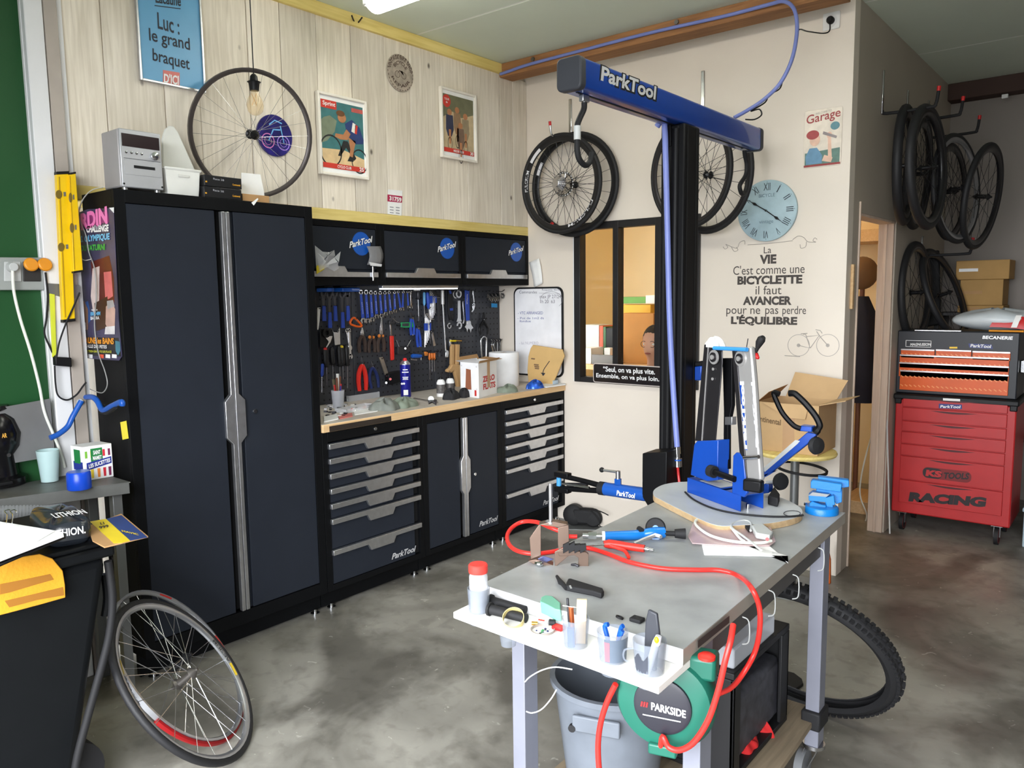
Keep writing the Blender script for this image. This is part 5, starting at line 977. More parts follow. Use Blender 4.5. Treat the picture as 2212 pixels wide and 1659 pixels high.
MB().obb(c+dv*.032+V((0, 0, .03)), sv*.014, dv*.0006, V((0, 0, .016))).build('barcode', m_paper, t, smooth=False)
c = at(731, 881, z=ZW); t = thing('brush_cup', 'frosted cup of brushes and red pens at the tall cabinet end of the worktop', 'cup', c)
MB().lathe(c, (0, 0, 1), [(0, 0), (.03, 0), (.037, .1), (.035, .1), (.028, .004), (0, .004)], 24).build('cup', m_frost, t); MB().lathe(c, (0, 0, 1), [(0, .005), (.026, .005), (.029, .06), (0, .06)], 18).build('dark_paste', mat('dark paste', (70, 40, 44), .6), t)
m_br = mat('brown wood handle', (120, 76, 52), .5)
for i, (a, b, h, ma, nm, r) in enumerate(((-.01, .01, .19, m_plw, 'white_brush', .008), (.004, -.006, .17, m_br, 'brush_handle', .006), (-.02, -.004, .16, mat('olive handle', (96, 92, 66), .5), 'brush_handle', .008), (.012, .008, .135, m_red, 'red_pen', .005), (-.004, -.012, .13, m_red, 'red_pen', .005), (.02, 0, .125, mat('pen blue', (40, 60, 150), .4), 'blue_pen', .004), (.0, .015, .175, m_br, 'brush_handle', .005))):
    MB().cyl(c+V((a*.5, b*.5, .01)), c+V((a*1.4, b*1.4, h)), r, n=8).build(nm, ma, t)
def clear_box(label, a, b, w, h, name='organiser_box', dz=0.):
    A, B = at(*a, z=ZW+dz), at(*b, z=ZW+dz); t = thing(name, label, 'organiser', (A+B)/2, group='clear organiser boxes on the worktop'); d = (B-A).normalized(); s = V((-d.y, d.x, 0))*(-1)
    for k in (0, 1): MB().obb((A+B)/2+s*w*k+V((0, 0, h/2)), (B-A)/2, s*.001, V((0, 0, h/2))).build('wall', m_clear, t, smooth=False); MB().obb((A if k else B)+s*w/2+V((0, 0, h/2)), s*w/2, d*.001, V((0, 0, h/2))).build('wall', m_clear, t, smooth=False)
    MB().obb((A+B)/2+s*w/2+V((0, 0, .001)), (B-A)/2, s*w/2, V((0, 0, .001))).build('floor', m_clear, t, smooth=False)
    for k in range(5): p = A+(B-A)*(.12+.19*k)+s*w*(.3+.1*(k % 3))+V((0, 0, .008)); MB().cyl(p, p+V((.012, .004*(k-2), .004)), .006, n=8).build('small_part', (m_dsteel, m_red, m_steel, m_amb, m_black)[k], t)
    return t
clear_box('clear organiser box with small parts near the spray can', (755, 868), (820, 858), -.09, .035); clear_box('clear organiser tray full of bits in front of the brush cup', (748, 893), (812, 880), -.08, .02)
blob('crumpled grey rag at the left of the pair near the worktop edge', 'grey_rag', at(832, 884, z=ZW), .075, .09, .05, m_rag, 3); blob('crumpled grey rag with a greenish tint beside the other worktop rag', 'grey_rag', at(872, 878, z=ZW), .07, .085, .045, mat('green grey rag', (122, 132, 118), .9, var=.2, bump=.6, bs=80), 5)
blob('grey-green rag in front of the white paper roll', 'grey_rag', at(1098, 846, z=ZW), .05, .085, .04, mat('green grey rag', (1, 1, 1)), 8)
t = thing('vernier_caliper', 'steel caliper lying on the worktop', 'caliper', at(920, 866, z=ZW)); a, b = at(894, 860, z=ZW+.004), at(945, 869, z=ZW+.004); MB().bar(a, b, .012, .004).build('beam', m_steel, t)
MB().cyl(at(931, 862, z=ZW), at(931, 862, z=ZW+.012), .016, n=18).build('dial', m_chrome, t); MB().prism([at(u, v, z=ZW) for u, v in ((924, 864), (944, 866), (942, 876), (934, 870), (926, 874))], (0, 0, .008)).build('jaws', m_dsteel, t, bevel=.001)
for u, v, lab in ((953, 856, 'white glue bottle with a black spout, nearer the spray can'), (973, 853, 'white glue bottle with a black spout, behind the black pouch')):
    c = at(u, v, z=ZW); t = thing('glue_bottle', lab, 'bottle', c, group='white glue bottles'); MB().lathe(c, (0, 0, 1), [(0, 0), (.026, 0), (.027, .004), (.027, .085), (.02, .1), (.012, .106)], 24).build('body', m_plw, t); MB().lathe(c, (0, 0, 1), [(.0275, .02), (.0275, .075)], 24).build('label', mat('bottle label', (92, 88, 86), .5, var=.5, sc=60), t); MB().lathe(c+V((0, 0, .104)), (0, 0, 1), [(.013, 0), (.012, .012), (.004, .018), (.002, .045), (0, .046)], 14).build('spout', m_black, t)
c1, c2 = at(975, 862, z=ZW), at(1003, 858, z=ZW); t = thing('black_pouch', 'soft black fabric pouch in front of the glue bottles', 'pouch', (c1+c2)/2); blob(None, 'main_roll', c1, .04, .06, .052, mat('black fabric', (32, 32, 34), .85, bump=.5, bs=150), 11, None, parent=t); blob(None, 'side_roll', c2, .03, .05, .046, mat('black fabric', (1, 1, 1)), 12, None, parent=t)
# white carton with red lettering
P0, P1, P2 = at(1034, 860, z=ZW), at(1073, 849, z=ZW), at(996, 855, z=ZW); e1, e2 = P1-P0, P2-P0; h = V((0, 0, .21)); t = thing('sealant_carton', 'open white carton with red lettering and brown tape', 'box', (P0+P1)/2)
nn = V((e1.y, -e1.x, 0)).normalized(); n2 = V((-e2.y, e2.x, 0)).normalized()
if nn.dot(e2) > 0: nn = -nn
if n2.dot(e1) > 0: n2 = -n2
m_cw = mat('white carton', (238, 238, 238), .6)
MB().obb(P0+e1/2+h/2, e1/2, nn*.002, h/2).obb(P0+e2+e1/2+h/2, e1/2, nn*.002, h/2).obb(P0+e2/2+h/2, e2/2, n2*.002, h/2).obb(P0+e1+e2/2+h/2, e2/2, n2*.002, h/2).obb(P0+e1/2+e2/2+V((0, 0, .003)), e1/2, e2/2, V((0, 0, .002))).build('walls', m_cw, t)
MB().prism([P0+h, P0+e2+h, P0+e2+h*1.06-e1*.25+V((0, 0, .0)), P0+h*1.0-e1*.05-n2*.0+V((0, 0, .035))], n2*.002).build('flap', m_cw, t); MB().prism([P0+e2+h, P0+e2+e1+h, P0+e2*1.12+e1+h*1.14, P0+e2*1.12+h*1.14], nn*.002).build('flap', m_kraft, t)
MB().prism([P0+h+nn*.004, P0+e1+h+nn*.004, P0+e1*1.05+h*1.08+nn*.02, P0-e1*.08+h*1.08+nn*.02], nn*.002).build('flap', m_kraft, t); MB().prism([P0+e1+h, P0+e1+e2+h, P0+e1*1.35+e2+h*1.03, P0+e1*1.35+h*1.0], (0, 0, .002)).build('flap', m_kraft, t)
F = lambda a, b, k=1: P0+e1*a+h*b+nn*(.0022+.0004*k); G = lambda a, b, k=1: P0+e2*(1-a)+h*b+n2*(.0022+.0004*k)
def tp(q, Fn, n_, nm, ma, k=1): MB().prism([Fn(a, b, k) for a, b in q], n_*.0004).build(nm, ma, t, smooth=False)
m_tape = mat('brown tape', (186, 150, 112), .35); text(t, 'ZERO\nFLATS', F(.2, .2, 2), F(.9, .2, 2), F(.2, .6, 2), mat('carton red', (196, 44, 40), .5, var=0), bold=.04, align='LEFT'); tp([(.45, .25), (.6, .25), (.6, 1.0), (.45, 1.0)], F, nn, 'tape', m_tape, 4)
tp([(.28, .22), (.62, .22), (.6, .8), (.34, .82)], G, n2, 'brown_patch', mat('rust patch', (150, 92, 66), .6)); tp([(.8, .05), (.9, .05), (.9, .22), (.8, .22)], G, n2, 'red_mark', mat('carton red', (1, 1, 1)))
for a, b in ((.08, .9), (.08, .25), (.92, .9), (.92, .25)): tp([(a-.03, b-.02), (a+.03, b-.02), (a+.03, b+.02), (a-.03, b+.02)], G, n2, 'print_mark', mat('pale print', (206, 206, 208), .6))
c = at(1104, 841, z=ZW); c = V((.2, -.29, ZW)); t = thing('paper_roll', 'large white paper towel roll', 'paper roll', c); MB().lathe(c, (0, 0, 1), [(.025, .001), (.1, 0), (.102, .004), (.102, .226), (.1, .23), (.025, .23), (.025, .001)], 40).build('roll', mat('paper towel', (244, 244, 246), .8, bump=.3, bs=120), t); MB().lathe(c, (0, 0, 1), [(.0248, .002), (.0248, .229), (.02, .229)], 20).build('core', m_kraft, t)
t = thing('cardboard_mailer', 'brown cardboard mailer with a black arrow smile leaning on the whiteboard', 'envelope', at(1170, 835, y=-.09))
q = pxs([(1139, 800), (1141, 770), (1146, 752), (1151, 745), (1214, 755), (1219, 769), (1205, 803), (1191, 835), (1142, 834)], y=-.09); MB().prism(q, (0, .012, 0)).build('sheet', mat('mailer kraft', (206, 170, 112), .75, var=.06), t, bevel=.003)
MB().tube(catmull(pxs([(1187, 780), (1180, 790), (1174, 800), (1172, 811)], y=-.0915), 5), .0025, 6).build('smile_mark', m_ink, t); MB().prism(pxs([(1168, 805), (1174, 812), (1178, 806)], y=-.0912), (0, -.0006, 0)).build('arrow_mark', m_ink, t, smooth=False)
for u, v, w in ((1148, 773, 8), (1154, 786, 10), (1155, 790, 10), (1156, 794, 9)): MB().prism(pxs([(u, v), (u+w, v+1), (u+w-1, v+4), (u-1, v+3)], y=-.0912), (0, -.0005, 0)).build('print_mark', mat('brown print', (130, 104, 76), .7), t, smooth=False)
blob('shiny blue snack bag at the foot of the cardboard mailer', 'foil_bag', at(1156, 838, z=ZW), .045, .07, .045, mat('foil blue', (40, 90, 190), .25, .3, var=.6, sc=30), 21, 'bag')
MB().prism([at(u, v, z=ZW+.0005) for u, v in ((1160, 833), (1221, 826), (1222, 832), (1180, 838))], (0, 0, .008)).build('magazine', m_paper, label='white magazine at the wall end of the worktop', cat='magazine', bevel=.001)
MB().prism([at(u, v, z=ZW+.01) for u, v in ((1193, 826), (1206, 824), (1206, 829), (1194, 831))], (0, 0, .025)).build('soap_bar', mat('pale blue plastic', (190, 210, 226), .4), label='small pale blue block on the white magazine', cat='block', bevel=.004)
for i, (q, hh, ma, nm, lab, ct) in enumerate((([(700, 902), (728, 896), (731, 906), (700, 913)], .006, m_paper, 'leaflet', 'white leaflet at the corner of the worktop by the tall cabinet', 'leaflet'), ([(730, 899), (760, 893), (762, 900), (734, 906)], .004, m_pinkr, 'red_card', 'faded red card lying flat on the worktop edge', 'card'), ([(763, 884), (815, 877), (816, 889), (766, 897)], .003, m_paper, 'plastic_sheet', 'white plastic sheet lying in front of the organiser boxes', 'sheet'))):
    MB().prism([at(u, v, z=ZW+.0004) for u, v in q], (0, 0, hh)).build(nm, ma, label=lab, cat=ct)
c = at(706, 868, z=ZW); MB().ring(c+V((0, 0, .03)), (1, .2, 0), [(.018, -.012), (.03, -.012), (.03, .012), (.018, .012)], 24).build('orange_tape', mat('orange tape', (206, 110, 40), .45), label='orange tape roll standing against the tall cabinet', cat='tape')
sk = thing('small_parts', 'scatter of small black and silver parts on the worktop beside the brush cup', 'parts', at(735, 895, z=ZW), kind='stuff'); m = MB()
r = random.Random(4)
for i in range(46): p = at(r.uniform(702, 770), r.uniform(874, 900), z=ZW); m.mat(r.randrange(4)); k = r.uniform(.003, .01); m.obb(p+V((0, 0, k/2)), V((k, k*.4, 0)), V((-k*.3, k*.7, 0)), V((0, 0, k/2)))
m.build('bits', [m_black, m_steel, m_dsteel, m_paper], sk, kind='stuff')
# bags hanging from the wall cabinet handle
t = thing('plastic_bags', 'clear crinkled plastic bags stuffed above the first wall cabinet handle', 'plastic bag', at(700, 600, x=XU+.02))
for k, q in enumerate(([(680, 530), (690, 543), (712, 545), (722, 540), (724, 552), (702, 578), (683, 580)], [(700, 575), (722, 556), (736, 543), (733, 560), (732, 580), (722, 586)], [(684, 545), (700, 556), (712, 575), (690, 585)])):
    P = pxs(q, x=XU+.012+.012*k); cc = sum(P, V())/len(P); m = MB()
    for i in range(len(P)): m.add([P[i], P[(i+1) % len(P)], cc+V((.02+.01*(i % 2), 0, 0))], [(0, 1, 2)])
    m.build('bag', mat('clear crinkled film', (224, 226, 230), .12, alpha=.45, bump=1., bs=60), t, smooth=False)
MB().prism(pxs([(683, 576), (686, 572), (688, 576), (691, 571), (693, 576), (697, 571), (699, 576), (702, 573), (700, 582), (690, 588), (684, 592)], x=XU+.018), (.002, 0, 0)).build('saw_card', mat('yellow card', (206, 186, 40), .5), t)
t = thing('hanging_bag', 'grey zip bag clipped to the edge of the first wall cabinet', 'plastic bag', at(806, 600, x=XU+.02)); MB().grid(lambda u, v: at(792+30*u+6*math.sin(v*3), 532+40*v, x=XU+.014+.012*math.sin(PI*u)), 6, 6).build('bag', mat('grey film', (136, 136, 138), .15, alpha=.8), t, solid=.002); MB().prism(pxs([(797, 566), (824, 571), (823, 576), (800, 574)], x=XU+.03), (.004, 0, 0)).build('seal', mat('pale film', (210, 210, 212), .2), t); MB().cyl(at(805, 576, x=XU+.02), at(806, 606, x=XU+.02), .006).build('clip', m_chrome, t)
# ------------------------------------------------------------ whiteboard and paper on the back wall
def rrect(x0, z0, x1, z1, r, y, n=6):
    out = []
    for cx, cz, a0 in ((x1-r, z1-r, 0), (x0+r, z1-r, PI/2), (x0+r, z0+r, PI), (x1-r, z0+r, 1.5*PI)):
        for i in range(n+1): a = a0+PI/2*i/n; out.append(V((cx+r*math.cos(a), y, cz+r*math.sin(a))))
    return out
wx0, wx1, wz1 = at(1111, 660, y=-.006).x, at(1217, 660, y=-.006).x, at(1165, 620, y=-.006).z
t = thing('whiteboard', 'white writing board with a rounded black edge above the worktop end', 'whiteboard', ((wx0+wx1)/2, -.01, 1.0)); MB().prism(rrect(wx0, 1.0, wx1, wz1, .05, -.001), (0, -.012, 0)).build('frame', m_black, t, bevel=.002); MB().prism(rrect(wx0+.012, 1.012, wx1-.012, wz1-.012, .042, -.0131), (0, -.001, 0)).build('board', mat('gloss white board', (238, 238, 242), .15), t, smooth=False)
mk1, mk2, mk3 = mat('grey marker', (110, 108, 120), .6, var=0), mat('blue marker', (70, 84, 150), .6, var=0), mat('faint marker', (186, 184, 196), .6, var=0)
for s, a, b, z, ma in (('Commandes', (1122, 634), (1160, 634), 6, mk1), ('Roquette 40/36', (1171, 629), (1210, 629), 5, mk1), ('max JP 27/24\n1h 20  63', (1166, 655), (1212, 655), 18, mk1), ('- VTC ARRANGED', (1119, 679), (1173, 679), 6, mk2), ('- Pot de 1m2 ds\n  fondue', (1118, 696), (1175, 696), 11, mk2), ('- lac NUMERO', (1122, 744), (1163, 744), 6, mk3)): textpx(t, s, a, b, (a[0], a[1]-z), ma, 0., y=-.0142, align='LEFT')
MB().tube([at(1168+44*0+23+24*math.cos(q), 648+18*math.sin(q), y=-.0143) for q in [PI*.9+i*PI*1.35/16 for i in range(17)]], .0012, 5).build('marker_ring', mk1, t); MB().tube(pxs([(1164, 633), (1212, 635)], y=-.0143), .0008, 5).build('marker_line', mk1, t)
t = thing('receipt', 'long white till receipt stuck between the wall cabinet and the whiteboard', 'receipt', at(1165, 622, y=-.03)); MB().grid(lambda u, v: at(1142.5+22*u+11*v-4*u*v+1.5*math.sin(3*v), 567-9*u+54*v, y=-.022-.006*math.sin(PI*v)), 4, 9).build('strip', m_paper, t, solid=.0006)
# ------------------------------------------------------------ wheels on wall hooks
def wall_hook(label, top, arm0, arm1, tip, yy=-.22):
    t = thing('wheel_hook', label, 'hook', at(*top, y=-.01), group='chrome wheel hooks'); a = at(*top, y=-.006); b = at(*arm0, y=-.006); b.x = a.x
    MB().box((a.x-.011, -.012, b.z), (a.x+.011, -.001, a.z)).build('back_plate', m_chrome, t, bevel=.003); MB().tube(catmull([V((a.x, -.006, b.z+.03)), V((a.x, -.03, b.z)), V((a.x, yy+.03, b.z)), V((a.x, yy, b.z+.015)), V((a.x, yy-.01, b.z+.06))], 5), .0075, 10).build('arm', m_chrome, t); MB().cyl((a.x, yy-.01, b.z+.06), (a.x, yy-.014, b.z+.085), .009, n=12).build('red_tip', m_red, t)
    MB().cyl((a.x, -.05, b.z-.001), (a.x, yy+.04, b.z-.001), .010, n=10).build('rubber_sleeve', m_rubber, t); return t
c1, c2 = at(1211, 397, y=-.165), at(1240, 399, y=-.065)
hz = at(1232, 300, y=-.1).z
wall_hook('chrome wall hook carrying the wheel with the cassette', (1232, 214), (1232, 303), None, None)
mwl = mat('white decal', (226, 226, 230), .4, var=0)
wheel('black wheel with a cassette and white rim lettering on the hook by the corner', c1, (-.01, -.999, -.033), .318, rim=m_rimb, spoke=m_spokeb, ns=28, cassette=True, rotor=True, rd=.03, tw=.014, group='wheels', sr=.0014, decals=[(1.9, 1.0, mwl, 'FULCRUM'), (4.9, 4.5, mwl, None), (5.6, 5.1, mwl, 'FULCRUM')])
wheel('black wheel hanging behind the cassette wheel', c2, (.03, -.999, -.02), .335, rim=m_rimb, spoke=m_spokeb, ns=24, rd=.03, tw=.014, group='wheels', sr=.0013, decals=[(5.2, 4.9, mwl, None), (.2, .12, mdr, None)], hl=.03)
wall_hook('chrome wall hook carrying wheels behind the lift column', (1519, 153), (1519, 262), None, None)
wheel('black-rimmed wheel on the hook behind the lift column', at(1490, 372, y=-.165), (-.31, -.95, -.03), .318, ns=24, rd=.022, tw=.013, rim=mat('dark grey rim', (50, 48, 50), .3, .4), spoke=m_spokeb, group='wheels', sr=.0013)
wheel('outer black wheel on the hook behind the lift column, nearest the clock', at(1530, 378, y=-.11), (-.33, -.94, -.02), .332, ns=24, rd=.022, tw=.013, rim=mat('dark grey rim', (1, 1, 1)), spoke=m_spokeb, group='wheels', sr=.0013, hl=.03)
# ------------------------------------------------------------ clock, lettering, tin sign, socket
cc = V((1.899, -.022, 2.018)); R = .168; t = thing('wall_clock', 'round pale blue wall clock with roman numerals', 'clock', (cc.x, 0, cc.z-R)); m_ck = mat('pale blue clock face', (164, 188, 196), .5, var=.1, sc=14)
MB().lathe(cc, (0, -1, 0), [(0, .0), (R-.004, 0), (R, -.003), (R, -.02)], 56).build('face', m_ck, t); m_ckn = mat('clock ink', (52, 60, 66), .5, var=0)
for i, s in enumerate(('XII', 'I', 'II', 'III', 'IIII', 'V', 'VI', 'VII', 'VIII', 'IX', 'X', 'XI')):
    a = PI/2-2*PI*i/12; w = sum({'I': .0055, 'V': .016, 'X': .018}[k] for k in s)+.004*(len(s)-1); d = V((math.cos(a), 0, math.sin(a))); p = V((d.z, 0, -d.x)); o = cc+V((0, -.001, 0))+d*R*.66; text(t, s, o-p*w/2, o+p*w/2, o-p*w/2+d*.04, m_ckn, 'numeral', bold=.0, nrm=(0, -1, 0))
for i in range(60):
    a = 2*PI*i/60; d = V((math.cos(a), 0, math.sin(a))); 
    if i % 5 == 0: MB().cyl(cc+d*R*.93+V((0, -.0005, 0)), cc+d*R*.93+V((0, -.0012, 0)), .002, n=6).build('minute_dot', m_ckn, t)
text(t, 'BICYCLE', cc+V((-.045, -.001, .075)), cc+V((.045, -.001, .075)), cc+V((-.045, -.001, .093)), mat('clock print', (110, 130, 140), .6), nrm=(0, -1, 0)); text(t, 'vintage', cc+V((-.04, -.001, -.075)), cc+V((.04, -.001, -.075)), cc+V((-.04, -.001, -.05)), mat('clock print', (1, 1, 1)), nrm=(0, -1, 0))
for nm, q, L0, L1 in (('minute_hand', (1613, 431), .13, .03), ('hour_hand', (1700, 487), .125, .03)):
    e = at(*q, y=cc.y-.008); d = (e-(cc+V((0, -.008, 0)))); d.y = 0; d.normalize(); s = V((-d.z, 0, d.x)); o = cc+V((0, -.006 if nm[0] == 'h' else -.009, 0)); MB().prism([o-d*L1, o+s*.003, o+d*L0*.45+s*.0025, o+d*L0*.6+s*.008, o+d*L0*.72+s*.002, o+d*L0, o+d*L0*.72-s*.002, o+d*L0*.6-s*.008, o+d*L0*.45-s*.0025, o-s*.003], (0, -.0015, 0)).build(nm, m_black, t)
MB().cyl(cc, cc+V((0, -.013, 0)), .006, n=14).build('boss', m_chrome, t)
t = thing('wall_lettering', 'dark lettering sticker with a saying on the cream wall below the clock', 'wall sticker', at(1655, 704, y=0)); m_wl = mat('sticker charcoal', (72, 66, 62), .6, var=0)
for s, x0, x1, yt, yb, bo in (('La', 1650, 1666, 533, 547, 0), ('VIE', 1641, 1677, 550, 570, .05), ("C'est comme une", 1584, 1738, 572, 592, 0), ('BICYCLETTE', 1593, 1733, 595, 614, .05), ('il faut', 1632, 1688, 617, 636, 0), ('AVANCER', 1605, 1710, 640, 659, .05), ('pour ne', 1569, 1642, 666, 684, 0), ('pas', 1653, 1681, 666, 684, 0), ('perdre', 1690, 1741, 661, 684, 0), ("L'ÉQUILIBRE", 1579, 1722, 680, 704, .05)):
    m_ = (x0+x1)/2; zb, zt = at(m_, yb, y=0).z, at(m_, yt, y=0).z; xa, xb = at(x0, yb, y=0).x, at(x1, yb, y=0).x; text(t, s, (xa, -.0005, zb), (xb, -.0005, zb), (xa, -.0005, zt), m_wl, bold=bo, lift=.0006)
m_wg = mat('sticker grey', (150, 142, 134), .6, var=0); t = thing('wall_flourish', 'thin grey scroll ornament sticker under the clock', 'wall sticker', at(1660, 545, y=0))
for q in ([(1615, 529), (1660, 526), (1712, 520)], [(1562, 533), (1566, 538), (1572, 534), (1568, 528), (1580, 533), (1592, 536), (1598, 524), (1608, 520), (1609, 528)], [(1580, 534), (1586, 543), (1594, 540), (1590, 534)], [(1765, 517), (1760, 514), (1756, 520), (1762, 523), (1745, 522), (1736, 513), (1724, 510), (1712, 518)], [(1742, 522), (1740, 533), (1730, 536), (1728, 528)]): MB().tube(catmull(pxs(q, y=-.0012), 6), .0014, 5).build('scroll_line', m_wg, t)
t = thing('wall_bicycle', 'faint grey bicycle drawing stuck on the cream wall', 'wall sticker', at(1756, 770, y=0)); m_wb = mat('sticker pale', (172, 165, 158), .6, var=0); bx = lambda u, v: at(u, v, y=-.001)
for u in (1725, 1788):
    c = bx(u, 746); MB().ring(c, (0, 1, 0), [(.058, 0), (.061, 0), (.061, .0012), (.058, .0012)], 36).build('wheel_line', m_wb, t, smooth=False); MB().cyl(c, c+V((0, -.0006, 0)), .01, n=14).build('hub_dot', m_wb, t)
for q in ([(1725, 746), (1750, 752), (1740, 722), (1735, 722)], [(1742, 727), (1770, 724), (1750, 752)], [(1764, 716), (1772, 728), (1788, 746)], [(1762, 712), (1772, 714), (1776, 720)], [(1730, 721), (1744, 720)], [(1695, 768), (1728, 770)]): MB().tube(pxs(q, y=-.001), .0022, 5).build('frame_line', m_wb, t)
t = thing('tin_sign', 'weathered tin sign with red script lettering on the cream wall', 'sign', at(1778, 362, y=0)); x0, x1 = at(1737, 300, y=0).x, at(1819, 295, y=0).x; z0, z1 = at(1777, 360, y=0).z, at(1779, 235, y=0).z
PT = lambda a, b: V((x0+(x1-x0)*a, -.0045, z0+(z1-z0)*b)); MB().prism(rrect(x0, z0, x1, z1, .012, -.001), (0, -.003, 0)).build('plate', mat('aged tin', (216, 206, 192), .4, .2, var=.12, sc=20), t, bevel=.001)
def ty(q, c, n, k): MB().prism([PT(a, b)+V((0, -.0003*k, 0)) for a, b in q], (0, -.0003, 0)).build('artwork', mat('tin '+n, c, .5, var=.1, sc=40), t, smooth=False)
ty([(.04, .05), (.96, .05), (.96, .3), (.04, .26)], (96, 128, 118), 'green', 0); ty([(.08, .06), (.5, .06), (.5, .2), (.36, .34), (.16, .34), (.06, .2)], (104, 146, 176), 'shirt', 1); ty(ell(.3, .48, .14, .11), (224, 186, 164), 'face', 2); ty(ell(.24, .57, .17, .08), (164, 70, 70), 'scarf', 3); ty([(.5, .1), (.74, .06), (.78, .14), (.56, .2)], (224, 186, 164), 'face', 2); ty([(.66, .12), (.76, .14), (.72, .5), (.64, .48)], (224, 186, 164), 'face', 1); ty(ell(.68, .53, .07, .06), (224, 186, 164), 'face', 2); ty([(.5, .56), (.86, .46), (.88, .5), (.52, .61)], (150, 140, 140), 'wrench', 3); ty(ell(.82, .68, .12, .07), (96, 140, 150), 'badge', 1); ty([(.02, .015), (.98, .015), (.98, .05), (.02, .05)], (150, 60, 60), 'foot', 1)
text(t, 'Garage', PT(.06, .72), PT(.95, .78), PT(.06, .92), mat('tin red', (160, 66, 66), .5, var=0), bold=.01, nrm=(0, -1, 0)); text(t, 'WELCOME TO', PT(.3, .91), PT(.72, .935), PT(.3, .945), m_wg, nrm=(0, -1, 0))
t = thing('wall_socket', 'white wall socket with a black plug near the ceiling beam', 'power socket', at(1796, 62, y=0)); c = at(1797, 46, y=0); MB().prism(rrect(c.x-.043, c.z-.043, c.x+.043, c.z+.043, .006, -.001), (0, -.01, 0)).build('plate', m_plw, t, bevel=.002); MB().lathe(c+V((0, -.011, 0)), (0, -1, 0), [(.03, 0), (.03, .002), (.02, .002), (.02, 0)], 24).build('rim', m_plw, t)
pg = thing('black_plug', 'black plug and thin black lead clipped along the blue air hose', 'plug', c+V((0, -.03, -.03))); MB().lathe(c+V((0, -.0135, 0)), (0, -1, 0), [(.019, 0), (.019, .02), (.012, .03), (0, .03)], 18).build('plug_body', m_black, pg)
HS = [at(1081, 160, y=-.30), at(1105, 152, y=-.30), at(1140, 140, y=-.30), at(1245, 112, y=-.30), at(1400, 72, y=-.30), at(1560, 36, y=-.30), at(1660, 10, y=-.31), at(1690, 3, y=-.33), at(1710, 12, y=-.36), at(1720, 36, y=-.38), at(1721, 75, y=-.4), at(1710, 130, y=-.42), at(1685, 180, y=-.44), at(1650, 215, y=-.47), at(1612, 240, y=-.52), at(1586, 254, y=-.56)]
MB().tube(catmull([c+V((0, -.035, -.01)), at(1792, 66, y=-.05), at(1778, 72, y=-.08), at(1745, 68, y=-.2), at(1724, 66, y=-.38), at(1717, 110, y=-.40), at(1700, 150, y=-.42), at(1688, 180, y=-.42), at(1690, 175, y=-.4), at(1684, 192, y=-.42), at(1662, 205, y=-.45), at(1652, 222, y=-.46), at(1622, 240, y=-.5), at(1640, 236, y=-.5), at(1645, 248, y=-.5), at(1630, 258, y=-.53), at(1610, 258, y=-.54)], 5), .0035, 6).build('lead', m_black, pg)
m_hose = mat('blue hose', (116, 128, 190), .4); MB().tube(catmull(HS, 6), .0095, 10).build('air_hose', m_hose, label='pale blue air hose running along the ceiling beam and down to the lift', cat='hose')
# sign on the window sill
t = thing('sill_sign', 'black sign with white lettering standing on the window sill', 'sign', at(1350, 830, y=-.03)); x0, x1 = at(1281, 805, y=-.03).x, at(1443, 810, y=-.03).x; z0, z1 = at(1300, 827, y=-.03).z, at(1300, 785, y=-.03).z
MB().prism(rrect(x0, z0, x1, z1, .018, -.024), (0, -.006, 0)).build('border', mat('pale border', (196, 186, 180), .4), t, bevel=.001); MB().prism(rrect(x0+.006, z0+.006, x1-.004, z1-.006, .014, -.0301), (0, -.0008, 0)).build('panel', mat('gloss black', (30, 26, 28), .15), t, smooth=False)
for s, a, b, tl in (('“Seul, on va plus vite.', (1303, 806), (1415, 810), 792), ('Ensemble, on va plus loin.', (1288, 818), (1424, 825), 807)):
    zz, zt = at(a[0]+20, a[1]+1, y=-.031).z, at(a[0]+20, tl, y=-.031).z; xa, xb = at(*a, y=-.031).x, at(*b, y=-.031).x; text(t, s, (xa, -.0315, zz), (xb, -.0315, zz), (xa, -.0315, zt), m_lettw, bold=.02, nrm=(0, -1, 0))
# ------------------------------------------------------------ office contents behind the glass
t = thing('office_counter', 'brown counter in the office behind the window', 'counter', (.6, .8, 0)); MB().box((-.45, .75, .98), (1.75, 1.55, 1.02)).build('top', m_ply, t, bevel=.003)
for x in (-.43, .6, 1.7): MB().box((x, .77, 0), (x+.04, 1.53, .98)).build('side', m_ply, t)
def offbox(nm, lab, ct, u0, u1, v0, v1, y, d, ma): a, b = at(u0, v1, y=y), at(u1, v0, y=y); z0 = max(1.021, a.z); return MB().box((a.x, y, 1.021), (b.x, y+d, b.z)).build(nm, ma, label=lab, cat=ct, bevel=.003)
offbox('storage_box', 'pale grey storage box in the office, left window pane', 'box', 1256, 1294, 702, 800, 1.02, .2, mat('pale grey card', (196, 192, 186), .6)); offbox('red_binder', 'orange red binder in the office', 'binder', 1295, 1303, 704, 800, 1.02, .22, mat('binder red', (196, 84, 56), .5)); offbox('green_binder', 'green binder beside the red binder', 'binder', 1303, 1309, 706, 800, 1.02, .22, mat('binder green', (52, 96, 60), .5)); offbox('loudspeaker', 'small dark loudspeaker behind the binders', 'speaker', 1309, 1324, 708, 800, 1.02, .15, m_black); offbox('yellow_folder', 'yellow folder box in the office', 'folder', 1312, 1326, 703, 800, 1.26, .1, mat('folder yellow', (226, 180, 90), .5)); offbox('white_folder', 'white folder standing in the office below the yellow folder', 'folder', 1305, 1318, 752, 800, .88, .06, m_paper); offbox('office_carton', 'brown cardboard carton behind the middle pane', 'box', 1337, 1412, 677, 800, .98, .18, mat('amber cardboard', (176, 120, 58), .7))
